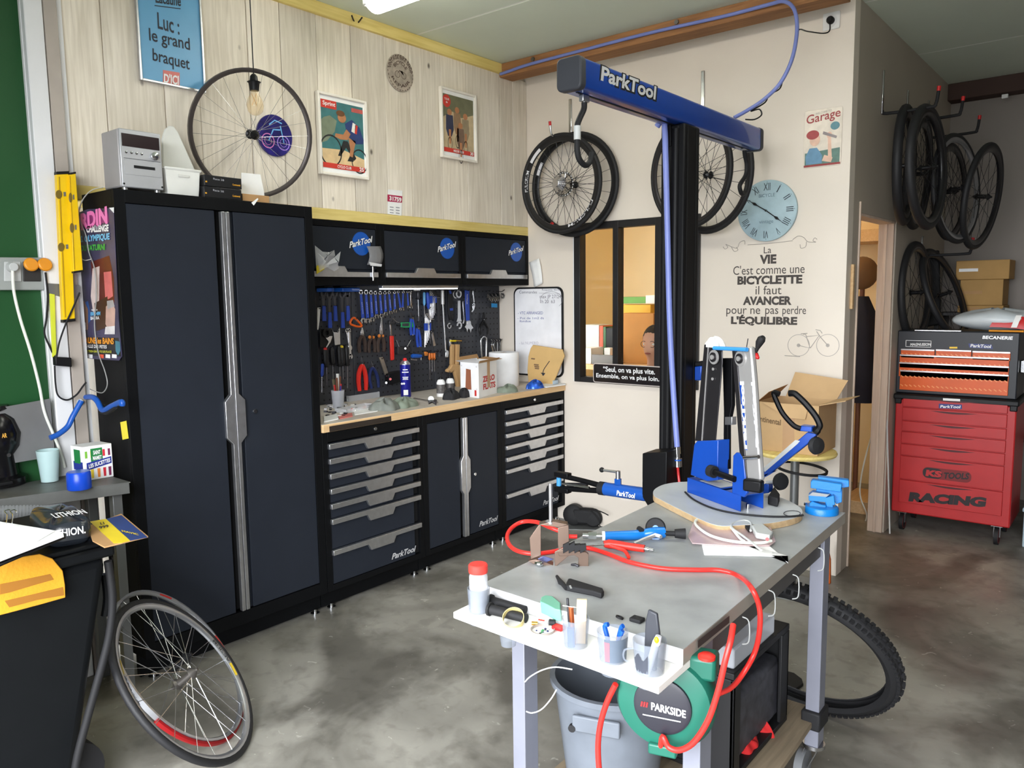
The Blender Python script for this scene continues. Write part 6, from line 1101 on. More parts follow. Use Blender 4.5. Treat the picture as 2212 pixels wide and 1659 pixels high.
offbox('computer_tower', 'white computer case low in the left window pane', 'computer', 1258, 1277, 752, 830, .78, .18, m_plw); offbox('grey_screen', 'dark grey screen back low in the left window pane', 'screen', 1278, 1330, 768, 830, .78, .03, mat('screen grey', (110, 108, 106), .5))
MB().box((at(1332, 670, y=1.3).x, 1.25, 1.021), (at(1412, 670, y=1.3).x, 1.5, at(1370, 658, y=1.3).z)).build('yellow_carton', mat('carton yellow', (226, 176, 60), .6), label='yellow carton on top in the office behind the brown carton', cat='box', bevel=.004)
g0 = at(1338, 656, y=1.27); g1 = at(1396, 641, y=1.27); t = thing('paper_ream', 'green and white paper ream on the yellow carton', 'box', (g0+g1)/2); MB().box((g0.x, 1.26, g0.z+.002), (g1.x, 1.46, g1.z)).build('ream', mat('ream green', (96, 150, 60), .5), t, bevel=.002); MB().box((g1.x, 1.26, g0.z+.002), (g1.x+.1, 1.46, g1.z+.012)).build('white_end', m_paper, t, bevel=.002)
# person at work behind the window: head, neck and shoulders of a seated figure
hc = at(1414, 742, y=.36); pr = thing('person', 'person with short dark hair and glasses in dark top, seated behind the window', 'person', V((hc.x, hc.y+.1, 0)))
m_skin = mat('skin', (206, 150, 124), .55); m_hair = mat('dark hair', (52, 42, 38), .8, bump=.8, bs=120); m_top = mat('dark top', (44, 40, 44), .85)
prof = [(.0, -.62, .19, .13, .05), (0, -.5, .2, .13, .05), (0, -.36, .215, .125, .05), (0, -.27, .21, .11, .05), (0, -.215, .15, .085, .04), (0, -.18, .07, .065, .03), (0, -.12, .055, .06, .02), (0, -.09, .055, .07, .012), (0, -.06, .066, .085, .0), (0, -.02, .074, .093, 0), (0, .03, .077, .096, 0), (0, .07, .07, .09, .005), (0, .1, .05, .068, .01), (0, .115, .018, .025, .012), (0, .117, .001, .001, .012)]
def pf_(u, v):
    i = int(round(v*(len(prof)-1))); _, z, rx, ry, oy = prof[i]; a = u*2*PI; nose = .014*max(0, math.cos(a+PI/2))**12*(1 if -.07 < z < .02 else 0); return hc+V((rx*math.cos(a), (ry+nose)*math.sin(a)+oy, z))
MB().grid(pf_, 24, len(prof), True).build('body', m_skin, pr, sub=1, angle=80)
MB().grid(lambda u, v: hc+V((.082*math.cos(u*2*PI)*math.sin(v*PI*.58+.001), .102*math.sin(u*2*PI)*math.sin(v*PI*.58+.001)+.014, .03+.1*math.cos(v*PI*.58))), 20, 8, True).build('hair', m_hair, pr)
MB().grid(lambda u, v: hc+V((([.21, .222, .235, .225, .165, .09][int(round(v*5))])*math.cos(u*2*PI), ([.15, .15, .14, .125, .1, .08][int(round(v*5))])*math.sin(u*2*PI)+.05, [-.62, -.5, -.36, -.265, -.205, -.172][int(round(v*5))])), 24, 6, True).build('top', m_top, pr, sub=1, angle=80)
for s in (-1, 1): MB().ring(hc+V((s*.032, -.092, .0)), (0, 1, 0), [(.019, -.001), (.022, -.001), (.022, .001), (.019, .001)], 16).build('glasses_rim', m_black, pr); MB().ball(hc+V((s*.032, -.078, .0)), (.012, .01, .008), 8, 6).build('eye', m_plw, pr); MB().ball(hc+V((s*.078, .01, -.005)), (.01, .02, .03), 8, 6).build('ear', m_skin, pr)
MB().ball(hc+V((0, -.092, -.062)), (.024, .008, .006), 10, 6).build('mouth', mat('lips', (170, 90, 84), .5), pr)
t = thing('office_chair', 'dark office chair carrying the person behind the window', 'chair', (hc.x, hc.y+.15, 0)); zs_ = hc.z-.66; MB().box((hc.x-.22, hc.y-.15, zs_-.05), (hc.x+.22, hc.y+.28, zs_+.03)).build('seat', m_black, t, bevel=.03); MB().box((hc.x-.2, hc.y+.24, zs_), (hc.x+.2, hc.y+.29, zs_+.42)).build('backrest', m_black, t, bevel=.03); MB().cyl((hc.x, hc.y+.07, .06), (hc.x, hc.y+.07, zs_-.05), .03).build('column', m_chrome, t)
for k in range(5): a = 2*PI*k/5; MB().cyl((hc.x, hc.y+.07, .08), (hc.x+.22*math.cos(a), hc.y+.07+.22*math.sin(a), .03), .018).build('foot_spoke', m_black, t)
# ------------------------------------------------------------ electric lift stand
def atp(u, v, p0, n):
    d = ray(u, v); n = V(n); return CAMLOC+d*((V(p0)-CAMLOC).dot(n)/d.dot(n))
m_sblk = mat('satin black metal', (12, 12, 14), .45, .0, spec=.2); m_sblue = mat('lift blue', (16, 62, 150), .28, .2, coat=.4)
BX0, BX1, BZ0, BZ1, BY0, BY1 = 1.955, 2.05, 2.268, 2.372, -2.08, -.485
lf = thing('lift_stand', 'electric bicycle lift with a black column and a blue cross beam', 'lift', (2.0, -1.26, 0))
def rbox_prof(x0, x1, z0, z1, r, n=4): return [(p.x, p.z) for p in rrect(x0, z0, x1, z1, r, 0, n)]
MB().prism([V((x, BY0+.03, z)) for x, z in rbox_prof(BX0, BX1, BZ0, BZ1, .012)], (0, BY1-BY0-.05, 0)).build('cross_beam', m_sblue, lf)
MB().box((1.998, BY0+.05, BZ0-.002), (2.007, BY1-.04, BZ0+.004)).build('beam_slot', m_void, lf, smooth=False)
m_ecap = mat('grey end cap', (52, 54, 60), .55); MB().prism([V((x, BY0, z)) for x, z in rbox_prof(BX0-.004, BX1+.004, BZ0-.004, BZ1+.004, .02)], (0, .035, 0)).build('end_cap', m_ecap, lf, bevel=.006); MB().prism([V((x, BY1-.022, z)) for x, z in rbox_prof(BX0-.004, BX1+.004, BZ0-.004, BZ1+.004, .02)], (0, .035, 0)).build('end_cap', m_ecap, lf, bevel=.006)
bx = lambda u, v: at(u, v, x=BX1)
text(lf, 'ParkTool', bx(1294, 177), bx(1418, 221), bx(1297, 138), m_void, bold=.10, lift=.0004); text(lf, 'ParkTool', bx(1297, 174), bx(1415, 216), bx(1300, 142), m_silv, bold=.03, lift=.0012)
cx0, cx1, cy0, cy1 = 1.95, 2.06, -1.33, -1.19
MB().box((cx0, cy0, .012), (cx1, cy1, BZ0-.001)).build('column', m_sblk, lf, bevel=.008)
for k, x in enumerate((cx0+.018, cx0+.042, cx1-.03)): MB().box((x-.004, cy0-.001, .02), (x+.004, cy0+.01, BZ0-.01)).build('column_groove', m_void, lf, smooth=False)
for y in (cy0+.03, cy1-.03): MB().box((cx1-.008, y-.005, .02), (cx1+.001, y+.005, BZ0-.01)).build('column_groove', m_void, lf, smooth=False)
MB().cyl((cx0+.068, cy0+.006, .02), (cx0+.068, cy0+.006, BZ0-.02), .018, n=16).build('column_rib', m_sblk, lf); MB().box((cx0+.006, cy0-.008, BZ0-.09), (cx0+.05, cy0, BZ0-.002)).build('cable_clamp', m_sblk, lf, bevel=.002)
MB().box((1.75, -1.55, 0), (2.26, -1.0, .012)).build('floor_plate', m_sblk, lf, bevel=.003)
q0, q1 = at(1387, 1030, y=-1.45), at(1440, 1030, y=-1.45); zt, zb = at(1400, 976, y=-1.45).z, at(1400, 1085, y=-1.45).z
MB().prism([V((q0.x, -1.45, zt-.01)), V((q1.x, -1.45, zt+.01)), V((q1.x, -1.45, zb-.02)), V((q0.x+.03, -1.45, zb-.02)), V((q0.x, -1.45, zb+.02))], (0, .12, 0)).build('carriage', m_sblk, lf, bevel=.004)
for q, r in ((1385, .021),):
    a, b = at(1400, 1069, y=-1.42), at(1308, 1056, y=-1.42); MB().cyl(a, b, .030, n=20).build('clamp_arm', m_blueh, lf); d = (b-a).normalized(); MB().cyl(b, b+d*.03, .031, n=20).build('collar', m_rubber, lf)
    e = at(1212, 1041, y=-1.42)
    for s in (-1, 1): MB().tube([b+d*.03+V((0, 0, s*.012)), b+(e-b)*.5+V((0, 0, s*.022)), e+V((0, 0, s*.03))], [.014, .012, .013], 8).build('jaw_arm', m_sblk, lf); MB().box(e+V((-.03, -.018, s*.036-.012)), e+V((.05, .018, s*.036+.012))).build('jaw', m_sblk, lf, bevel=.004)
    MB().cyl(e+V((-.012, 0, -.02)), e+V((-.012, 0, .02)), .012).build('jaw_pad', mat('light blue pad', (70, 150, 210), .4), lf); MB().tube([b+(e-b)*.3+V((0, -.02, 0)), e+V((.02, -.02, 0))], .006, 8).build('link', m_steel, lf); MB().tube([b+(e-b)*.4+V((0, 0, .006)), b+(e-b)*.85+V((0, 0, -.008))], .01, 6).build('lever_link', m_dsteel, lf)
    h = at(1335, 1046, y=-1.42); MB().cyl(h, h+V((0, 0, .025)), .016, n=6).build('cam_nut', m_blueh, lf); MB().cyl(h+V((0, 0, .025)), h+V((0, 0, .06)), .011).build('cam_post', m_alu, lf); k = at(1300, 1015, y=-1.42); MB().cyl(h+V((0, 0, .055)), k, .006).build('lever', m_alu, lf); MB().ball(k, .012).build('lever_ball', m_rubber, lf)
    p = (a+b)/2; s_ = (a-b).normalized(); text(lf, 'ParkTool', at(1332, 1070, y=-1.452), at(1371, 1077, y=-1.452), at(1333, 1059, y=-1.452), m_lettw, bold=.03, nrm=(0, -1, 0)); text(lf, 'PRS-33.2', at(1342, 1079, y=-1.452), at(1362, 1082, y=-1.452), at(1342, 1077, y=-1.452), m_lettw, nrm=(0, -1, 0))
for q in ([(1500, 782), (1530, 778), (1532, 790), (1500, 792)], [(1500, 792), (1516, 790), (1514, 822), (1500, 822)]): MB().prism(pxs(q, y=-1.22), (0, .06, 0)).build('second_clamp', m_sblk if q[0][1] < 785 else m_sblue, lf, bevel=.004)
def lift_hook(px, band):
    P = [at(u, v, x=2.0) for u, v in px]; t = P[0]
    MB().box((1.99, t.y-.02, t.z-.055), (2.01, t.y+.02, BZ0-.001)).build('hook_bracket', m_alu, lf, bevel=.003); MB().cyl((2.0, t.y, t.z-.055), P[1], .007).build('hook_stem', m_chrome, lf)
    h = MB().tube(catmull(P[1:], 5), .0105, 10).build('hook', m_rubber, lf)
    if band: a, b = [at(u, v, x=2.0) for u, v in band]; MB().cyl(a, b, .0125, n=12).build('grey_sleeve', m_lgrey, h)
lift_hook([(1262, 186), (1262, 222), (1261, 236), (1252, 256), (1247, 272), (1247, 300), (1247, 325), (1252, 345), (1264, 357), (1274, 350), (1279, 330)], [(1247, 272), (1247, 302)])
lift_hook([(1607, 300), (1608, 322), (1609, 335), (1613, 355), (1611, 378), (1600, 396), (1598, 406), (1603, 419), (1611, 414), (1614, 390)], None)
hz = [at(1434, 244, x=2.0), at(1434, 260, y=-1.352), at(1438, 340, y=-1.352), at(1442, 500, y=-1.352), at(1447, 700, y=-1.352), at(1455, 850, y=-1.352), at(1463, 965, y=-1.36)]
hz[0] = V((cx0-.008, cy0-.02, BZ0-.004)); t = thing('lift_hose', 'pale blue hose hanging down the lift column to a red hose', 'hose', hz[-1]); MB().tube(catmull(hz, 5), .0125, 10).build('blue_hose', m_hose, t)
a, b = at(1463, 965, y=-1.36), at(1464, 1008, y=-1.36); MB().cyl(a, a+(b-a)*.35, .014).cyl(a+(b-a)*.3, a+(b-a)*.6, .011).cyl(a+(b-a)*.55, b, .018).build('coupling', m_chrome, t); MB().lathe(a+(b-a)*.62, b-a, [(.0185, 0), (.0185, .006)], 16).build('blue_ring', m_blueh, t); MB().tube(catmull([b, at(1466, 1030, y=-1.36), at(1470, 1060, y=-1.37), at(1480, 1120, y=-1.38)]), .006).build('red_hose', m_red, t)
# ------------------------------------------------------------ work table
TZ = .85; NL, NR, FR, FL = V((2.333, -2.942, 0)), V((2.901, -2.964, 0)), V((2.862, -1.745, 0)), V((2.292, -1.755, 0))
def T(s, t_, z): p = (NL*(1-s)+NR*s)*(1-t_)+(FL*(1-s)+FR*s)*t_; return V((p.x, p.y, z))
def tbox(m, s0, s1, t0, t1, z0, z1): return m.add([T(s0, t0, z0), T(s1, t0, z0), T(s1, t1, z0), T(s0, t1, z0), T(s0, t0, z1), T(s1, t0, z1), T(s1, t1, z1), T(s0, t1, z1)], [(0, 3, 2, 1), (4, 5, 6, 7), (0, 1, 5, 4), (1, 2, 6, 5), (2, 3, 7, 6), (3, 0, 4, 7)])
m_top = mat('grey laminate', (152, 154, 153), .42, var=.17, sc=9, bump=.1, bs=90, rvar=.08); m_edge = mat('taupe edge', (150, 142, 132), .5); m_leg = mat('lavender grey steel', (136, 138, 150), .4, .3); m_rail = mat('dark grey steel', (88, 86, 86), .5, .3)
tb = thing('work_table', 'grey work table on castors with a white ledge at the near end', 'table', ((NL+FR)/2))
tbox(MB(), 0, 1, 0, 1, TZ-.001, TZ).build('laminate', m_top, tb, smooth=False); tbox(MB(), 0, 1, 0, 1, TZ-.035, TZ-.001).build('top', m_edge, tb, bevel=.001); tbox(MB(), .0, 1., -.0012, 0, TZ-.035, TZ-.0005).build('white_edge_band', m_white, tb, smooth=False)
MB().prism([at(u, v, x=2.9035) for u, v in ((1507, 1384), (1575, 1330), (1575, 1345), (1507, 1400))], (.0008, 0, 0)).build('dark_patch', mat('worn patch', (54, 44, 42), .6), tb, smooth=False)
for s0, s1, t0, t1 in ((.03, .97, .10, .13), (.03, .97, .84, .87), (.03, .07, .13, .84), (.93, .97, .13, .84)): tbox(MB(), s0, s1, t0, t1, TZ-.095, TZ-.036).build('rail', m_rail, tb, bevel=.002)
lg = [(.03, .085), (.915, .085), (.915, .83), (.03, .83)]
for s, t_ in lg:
    tbox(MB(), s, s+.075, t_, t_+.05, .13, TZ-.036).build('leg', m_leg, tb, bevel=.002); c = T(s+.0375, t_+.025, 0)
    cs = MB().cyl(c+V((0, 0, .118)), c+V((0, 0, .13)), .035, n=16).build('castor', m_steel, tb); k = V((-.03, -.012, 0)) if t_ > .5 else V((.02, .03, 0))
    for sg in (-1, 1): MB().prism([c+V((sg*.017, -.03, .118)), c+V((sg*.017, .03, .118)), c+k+V((sg*.017, .015, .045)), c+k+V((sg*.017, -.015, .045))], (sg*.003, 0, 0)).build('fork', m_steel, cs)
    MB().cyl(c+k+V((-.013, 0, .05)), c+k+V((.013, 0, .05)), .05, n=24).build('wheel', mat('grey castor tyre', (110, 112, 114), .6), cs)
c = T(.9525, .855, 0); MB().box(c+V((-.03, -.045, .19)), c+V((.03, .045, .25))).build('tyre_stand_in', m_rubber, tb, bevel=.006)  # made-up band standing in for the tyre crossing before the leg
m_plyd = wood_mat('worn plywood', (150, 134, 110), (112, 98, 80), 'Y', knot=False); tbox(MB(), .04, .96, .08, .9, .20, .218).build('lower_shelf', m_plyd, tb, bevel=.002)
SZ = .815; sh = [V((2.338, -3.05, 0)), V((2.903, -3.07, 0)), V((2.9, -2.93, 0)), V((2.335, -2.91, 0))]; MB().prism([p+V((0, 0, SZ-.0165)) for p in sh], (0, 0, .0155)).build('white_ledge', mat('white board', (232, 230, 224), .45, var=.05, sc=20), tb, bevel=.001)
for u, v, w in ((1663, 1282, 26), (1715, 1248, 26), (1607, 1340, 44), (1770, 1190, 30)):
    p = at(u, v, x=2.87+.02); MB().tube(catmull([p+V((.0, -.01, .012)), p+V((.012, .0, .0)), p+V((.012, .003, -.05)), p+V((-.004, .004, -.062))], 4), .0016, 6).build('cable_tie', m_lgrey, tb)
# red air hose over the table
m_rh = mat('red hose', (214, 44, 38), .35); z = TZ+.0065
hp = [at(1247, 1159, z=.875), at(1228, 1158, z=.876), at(1215, 1150, z=.89), at(1190, 1140, z=.9), at(1160, 1128, z=.9), at(1130, 1127, z=.89), at(1108, 1138, z=.88), at(1096, 1156, z=.87), at(1100, 1176, z=.86), at(1118, 1190, z=z), at(1150, 1196, z=z), at(1185, 1193, z=z), at(1230, 1185, z=z), at(1270, 1184, z=z), at(1310, 1195, z=z), at(1360, 1214, z=z), at(1430, 1228, z=z), at(1500, 1231, z=z), at(1555, 1232, z=z), at(1595, 1244, z=z), at(1622, 1268, x=2.925), at(1640, 1310, x=2.945), at(1641, 1360, x=2.945), at(1630, 1410, x=2.93), at(1605, 1455, x=2.915), at(1580, 1485, x=2.88), at(1550, 1500, x=2.83), at(1500, 1520, x=2.75)]
MB().tube(catmull(hp, 6), .0062, 10).build('air_hose', m_rh, label='red air hose looping over the grey work table', cat='hose')
# ------------------------------------------------------------ round board and truing stand
oz = TZ+.0215
ol = [(1411, 1062), (1418, 1054), (1436, 1046), (1470, 1041), (1520, 1041), (1580, 1048), (1640, 1060), (1695, 1078), (1724, 1093), (1733, 1103), (1730, 1112), (1712, 1120), (1680, 1127), (1650, 1131), (1600, 1134), (1560, 1136), (1525, 1127), (1470, 1101), (1425, 1078), (1413, 1071)]
t = thing('round_board', 'grey chipboard board with rounded ends under the truing stand', 'board', (2.52, -1.93, TZ)); op = catmull([at(u, v, z=oz) for u, v in ol], 3, True); MB().prism([p+V((0, 0, -.0205)) for p in op], (0, 0, .0195)).build('chipboard', wood_mat('chipboard', (196, 168, 128), (160, 132, 96), 'X', knot=False), t); MB().prism([p+V((0, 0, -.001)) for p in op], (0, 0, .001)).build('laminate', mat('pale grey laminate', (186, 190, 192), .35, var=.06), t, smooth=False)
TS0 = V((2.368, -1.883, oz+.0005)); TA, TBv = V((.248, -.125, 0)), V((.042, .079, 0)); TN = V((TA.y, -TA.x, 0)).normalized()
ts = thing('truing_stand', 'blue and steel wheel truing stand on the round board', 'truing stand', TS0+TA*.5+TBv*.5); m_tb = mat('stand blue', (16, 66, 156), .4, coat=.15); m_gun = mat('gunmetal', (72, 70, 72), .3, .8); m_stl = mat('satin steel', (186, 184, 182), .34, .55, rvar=.05)
zt = atp(1489, 1033, TS0, TN).z; H_ = V((0, 0, zt-TS0.z))
MB().obb(TS0+TA/2+H_/2, TA/2, TN*.0015, H_/2).build('base_wall', m_tb, ts); MB().obb(TS0+TA/2+TBv+H_/2, TA/2, TN*.0015, H_/2).build('base_wall', m_tb, ts); MB().prism([TS0+H_, TS0+H_+TA*.62, TS0+H_+TA*.62+TBv, TS0+H_+TBv], (0, 0, -.003)).build('base_top', m_tb, ts); MB().prism([TS0+H_+TA*.72, TS0+H_+TA, TS0+H_+TA+TBv, TS0+H_+TA*.72+TBv], (0, 0, -.003)).build('base_top', m_tb, ts)
MB().cyl(TS0+TA*.93+TBv*.5, TS0+TA*.93+TBv*.5+V((0, 0, .016)), .006).build('bolt', m_chrome, ts); MB().prism([TS0+TBv*.1+TA*.2+H_*1.01, TS0+TBv*.1+TA*.6+H_*1.01, TS0+TBv*.9+TA*.6+H_*1.01, TS0+TBv*.9+TA*.2+H_*1.01], (0, 0, .0005)).build('white_plate', m_lgrey, ts, smooth=False)
S3 = lambda x, y: (1380+x*.3135, 700+y*.3135)
def tsp(q, off, th, ma, nm, bev=.0015): P = [atp(*S3(*p), TS0-TN*off, TN) for p in q]; return MB().prism(P, -TN*th).build(nm, ma, ts, bevel=bev)
tsp([(380, 830), (400, 805), (545, 800), (540, 1075), (470, 1085), (355, 1040)], .008, .05, m_tb, 'lower_bracket', .003); tsp([(648, 905), (668, 885), (692, 890), (722, 930), (742, 1165), (720, 1195), (640, 1165)], .0, .012, m_tb, 'lower_bracket', .003)
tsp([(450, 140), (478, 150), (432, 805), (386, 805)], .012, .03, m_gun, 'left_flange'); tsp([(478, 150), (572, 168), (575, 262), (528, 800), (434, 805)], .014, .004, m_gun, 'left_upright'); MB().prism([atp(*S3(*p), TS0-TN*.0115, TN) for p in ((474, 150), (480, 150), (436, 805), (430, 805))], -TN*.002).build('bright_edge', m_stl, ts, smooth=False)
tsp([(640, 165), (668, 166), (745, 1090), (716, 930), (692, 880), (665, 500)], .002, .03, m_gun, 'right_flange'); tsp([(668, 166), (770, 155), (792, 400), (838, 1080), (745, 1092)], .006, .02, m_stl, 'right_upright', .006)
tsp([(676, 395), (712, 408), (746, 870), (720, 860)], .005, .001, m_tb, 'blue_sticker', 0)
q = [atp(*S3(*p), TS0-TN*.0045, TN) for p in ((720, 395), (742, 862), (700, 395))]; text(ts, 'ParkTool', q[2]+(q[1]-q[0])+(q[0]-q[2])*1.2, q[2]+(q[0]-q[2])*1.2, q[2]+(q[1]-q[0])-(q[0]-q[2])*.2, m_lettw, bold=.06, lift=.0, nrm=TN); 
q = [atp(*S3(*p), TS0-TN*.005, TN) for p in ((772, 400), (806, 850), (790, 400))]; text(ts, 'ParkTool', q[2]+(q[1]-q[0]), q[2], q[0]+(q[1]-q[0]), mat('shaded print', (206, 208, 214), .4, var=0), bold=.06, lift=.0, nrm=TN)
tsp([(575, 235), (640, 235), (640, 560), (612, 700), (612, 1000), (580, 1000), (585, 600)], .05, .015, m_sblk, 'rear_strut'); tsp([(592, 640), (640, 640), (640, 695), (592, 695)], .045, .02, m_alu, 'buckle')
for x, y in ((520, 228), (702, 238)):
    for r, dd, ma in ((.024, .004, m_stl), (.016, .008, m_gun), (.008, .012, m_stl)): c = atp(*S3(x, y), TS0-TN*.006, TN); MB().cyl(c, c+TN*dd, r, n=24).build('dropout_disc', ma, ts)
for x, y in ((514, 310), (510, 378), (700, 340)): c = atp(*S3(x, y), TS0-TN*.012, TN); MB().cyl(c, c+TN*.003, .005).build('rivet', m_stl, ts)
a, b = atp(*S3(518, 165), TS0+TN*.004, TN), atp(*S3(745, 176), TS0+TN*.004, TN); MB().cyl(a, b, .0065).build('top_tie_bar', mat('light blue bar', (56, 140, 208), .35), ts)
a, b = atp(*S3(505, 1015), TS0+TN*.012, TN), atp(*S3(660, 1070), TS0+TN*.008, TN); MB().cyl(a, b, .010, n=14).build('cross_shaft', m_sblk, ts); MB().cyl(a-(b-a).normalized()*.012, a+(b-a).normalized()*.012, .02, n=18).build('shaft_knob', m_rubber, ts)
a, b = atp(*S3(725, 922), TS0+TN*.004, TN), atp(*S3(825, 915), TS0+TN*.004, TN); MB().cyl(a, b, .006).build('thread_rod', m_chrome, ts); c = atp(*S3(790, 1110), TS0+TN*.01, TN); MB().box(c+V((-.03, -.015, -.02)), c+V((.03, .015, .018))).build('pivot_block', m_sblk, ts, bevel=.006)
YA = -1.79; ya = lambda x, y: at(*S3(x, y), y=YA)
MB().prism([ya(*p) for p in ((845, 1020), (1160, 745), (1225, 760), (1195, 800), (880, 1050), (845, 1060))], (0, .035, 0)).build('caliper_arm', m_tb, ts, bevel=.003); MB().prism([ya(*p)+V((0, -.0015, 0)) for p in ((850, 1000), (1080, 798), (1112, 805), (1095, 825), (870, 1018))], (0, -.0008, 0)).build('pale_sticker', m_lgrey, ts, smooth=False)
MB().prism([ya(*p) for p in ((845, 1045), (940, 1015), (850, 1065))], (0, .03, 0)).build('arm_wedge', m_tb, ts); MB().prism([ya(*p) for p in ((848, 1110), (895, 1090), (895, 1165), (850, 1170))], (0, .04, 0)).build('arm_hinge', m_tb, ts, bevel=.002)
MB().tube(catmull([ya(*p) for p in ((1215, 745), (1240, 715), (1245, 690), (1215, 630), (1150, 550), (1090, 492), (1065, 478), (1035, 478))], 5), [.0135]*4+[.011]*32, 8).build('caliper_finger', m_sblk, ts); MB().tube(catmull([ya(*p)+V((0, -.02, 0)) for p in ((1130, 715), (1080, 692), (1010, 615), (970, 540), (945, 470), (985, 480))], 5), .009, 8).build('caliper_finger', m_sblk, ts); MB().box(ya(1120, 695)+V((0, -.02, 0)), ya(1205, 740)+V((0, .02, 0))).build('finger_joint', m_tb, ts, bevel=.003)
for (x, y), (x2, y2) in (((980, 1085), (880, 1092)), ((1225, 838), (1190, 800))): c = ya(x, y); e = ya(x2, y2); MB().cyl(e, c, .006).build('knob_stem', m_alu, ts); MB().lathe(c+V((-.01, 0, 0)), V((1, -.5, .1)), [(0, 0), (.026, .002), (.03, .01), (.026, .022), (0, .026)], 20).build('knob', m_rubber, ts)
t = thing('red_screwdriver', 'red and black angled driver hanging at the truing stand top', 'screwdriver', atp(*S3(820, 240), TS0, TN)); A = lambda x, y: atp(*S3(x, y), TS0-TN*.03, TN); MB().tube([A(772, 188), A(800, 215), A(825, 236)], [.01, .012, .004], 10).build('red_body', m_red, t); MB().tube([A(800, 205), A(815, 170), A(830, 130), A(845, 105), A(858, 92)], [.005, .006, .012, .013, .008], 12).build('black_handle', m_rubber, t)
MB().tube([A(742, 165), A(752, 100)], .0015, 6).build('steel_pin', m_dsteel, label='thin steel pin sticking up from the truing stand', cat='pin')
blob('crumpled white tissue on top of the truing stand', 'white_tissue', atp(*S3(520, 150), TS0-TN*.03, TN)+V((0, 0, -.004)), .035, .02, .028, m_paper, 31, 'tissue')
MB().tube(catmull([at(u, v, z=oz+.004) for u, v in ((1480, 1063), (1500, 1080), (1540, 1098), (1590, 1109), (1650, 1115), (1700, 1116), (1735, 1113))], 5), .0032, 8).build('black_cable', m_rubber, label='black brake cable curved along the round board edge', cat='cable')
MB().prism([at(u, v, z=oz+.0005) for u, v in ((1658, 1090), (1672, 1068), (1684, 1085), (1680, 1096), (1664, 1092))], (0, 0, .03)).build('rubber_wedge', m_rubber, label='black rubber wedge lying on the round board', cat='wedge', bevel=.004); MB().tube([at(1711+18*math.cos(q), 1109-14+6*math.sin(q)+14, z=oz+.003) for q in [2*PI*i/20 for i in range(20)]], .0012, 5, True).build('wire_ring', m_dsteel, label='thin wire ring lying on the round board', cat='ring')
# ------------------------------------------------------------ bench vise
vc = at(1775, 1107, z=TZ+.0005); vn = cam_dir(vc); vn.z = 0; vn.normalize(); t = thing('bench_vise', 'bright blue bench vise on a round base', 'vise', vc); m_vb = mat('vise blue', (12, 112, 186), .38, bump=.2, bs=200); Rv = .052
MB().lathe(vc, (0, 0, 1), [(0, 0), (Rv, 0), (Rv, .018), (Rv*.94, .022), (0, .022)], 32).build('base', m_vb, t)
V3 = lambda x, y: (1640+x*.1786, 960+y*.1786)
def vp(q, off, th, nm, ma=m_vb, bev=.002): P = [atp(*V3(*p), vc-vn*off, vn) for p in q]; return MB().prism(P, -vn*th).build(nm, ma, t, bevel=bev)
vp([(712, 392), (1085, 436), (1088, 515), (1010, 528), (712, 470)], .03, .03, 'rear_jaw'); vp([(622, 455), (650, 430), (1000, 482), (988, 580), (622, 530)], .0, .03, 'front_jaw'); vp([(690, 530), (1005, 540), (1000, 700), (930, 725), (860, 600), (690, 575)], .02, .03, 'slide')
vp([(597, 618), (645, 578), (850, 606), (818, 640), (905, 620), (925, 800), (835, 840), (800, 700), (600, 685)], -.004, .035, 'body'); vp([(608, 715), (640, 692), (755, 732), (810, 740), (800, 860), (712, 865), (700, 790), (660, 750), (630, 790), (625, 850), (608, 840)], -.012, .03, 'screw_housing'); vp([(597, 618), (645, 578), (850, 606), (815, 634)], -.006, .002, 'worn_top', m_steelg, 0)
c = atp(*V3(680, 805), vc+vn*.008, vn); MB().cyl(c-vn*.02, c+vn*.004, .009).build('screw', m_chrome, t)
for x, y in ((560, 770), (900, 820)): c = atp(*V3(x, y), vc, vn); MB().cyl(vc+V((c.x-vc.x, c.y-vc.y, .02)), vc+V((c.x-vc.x, c.y-vc.y, .03)), .006, n=6).build('bolt', m_chrome, t)
# ------------------------------------------------------------ things lying on the work table
Q = lambda x, y, dz=.015: at(1060+x*.1989, 960+y*.1989, z=TZ+dz)
t = thing('tyre_inflator', 'blue tyre inflator gun with a black gauge', 'inflator', Q(1600, 1000, 0)); m_inf = mat('inflator blue', (18, 110, 190), .3, coat=.3)
pp = catmull([Q(1232, 995), Q(1400, 990), Q(1560, 985), Q(1660, 975), Q(1760, 960, .02), Q(1885, 955, .02)], 4); MB().tube(pp, [.0135+.003*min(1, i/18) for i in range(len(pp))], 12).build('handle', m_inf, t); c = Q(1790, 905, .03); dv = cam_dir(c)
MB().lathe(c, dv, [(0, -.012), (.03, -.012), (.03, .006), (.026, .01), (.02, .01), (0, .008)], 28).build('gauge', m_rubber, t); MB().lathe(c-V((0, 0, .012)), dv, [(.027, -.016), (.029, .002), (.024, .012), (0, .013)], 24).build('gauge_shell', m_inf, t); MB().cyl(Q(1890, 965, .02), Q(2010, 968, .02), .0075).build('hose_stub', m_rubber, t); MB().cyl(Q(2000, 968, .02), Q(2115, 970, .02), .013, .016).build('chuck', m_rubber, t)
MB().tube([Q(1560, 1080, .012), Q(1660, 1035, .02), Q(1790, 985, .03), Q(1850, 1005, .03)], .006, 6).build('trigger', m_alu, t); MB().cyl(Q(1210, 995), Q(1240, 995), .0145).build('white_collar', m_plw, t); MB().cyl(Q(1000, 990), Q(1110, 992), .009).cyl(Q(1060, 991), Q(1150, 993), .0115, n=6).cyl(Q(1150, 993), Q(1212, 995), .007).build('coupling', m_chrome, t); MB().cyl(Q(1610, 915, .03), Q(1640, 935, .03), .008).build('bleed_button', m_rubber, t)
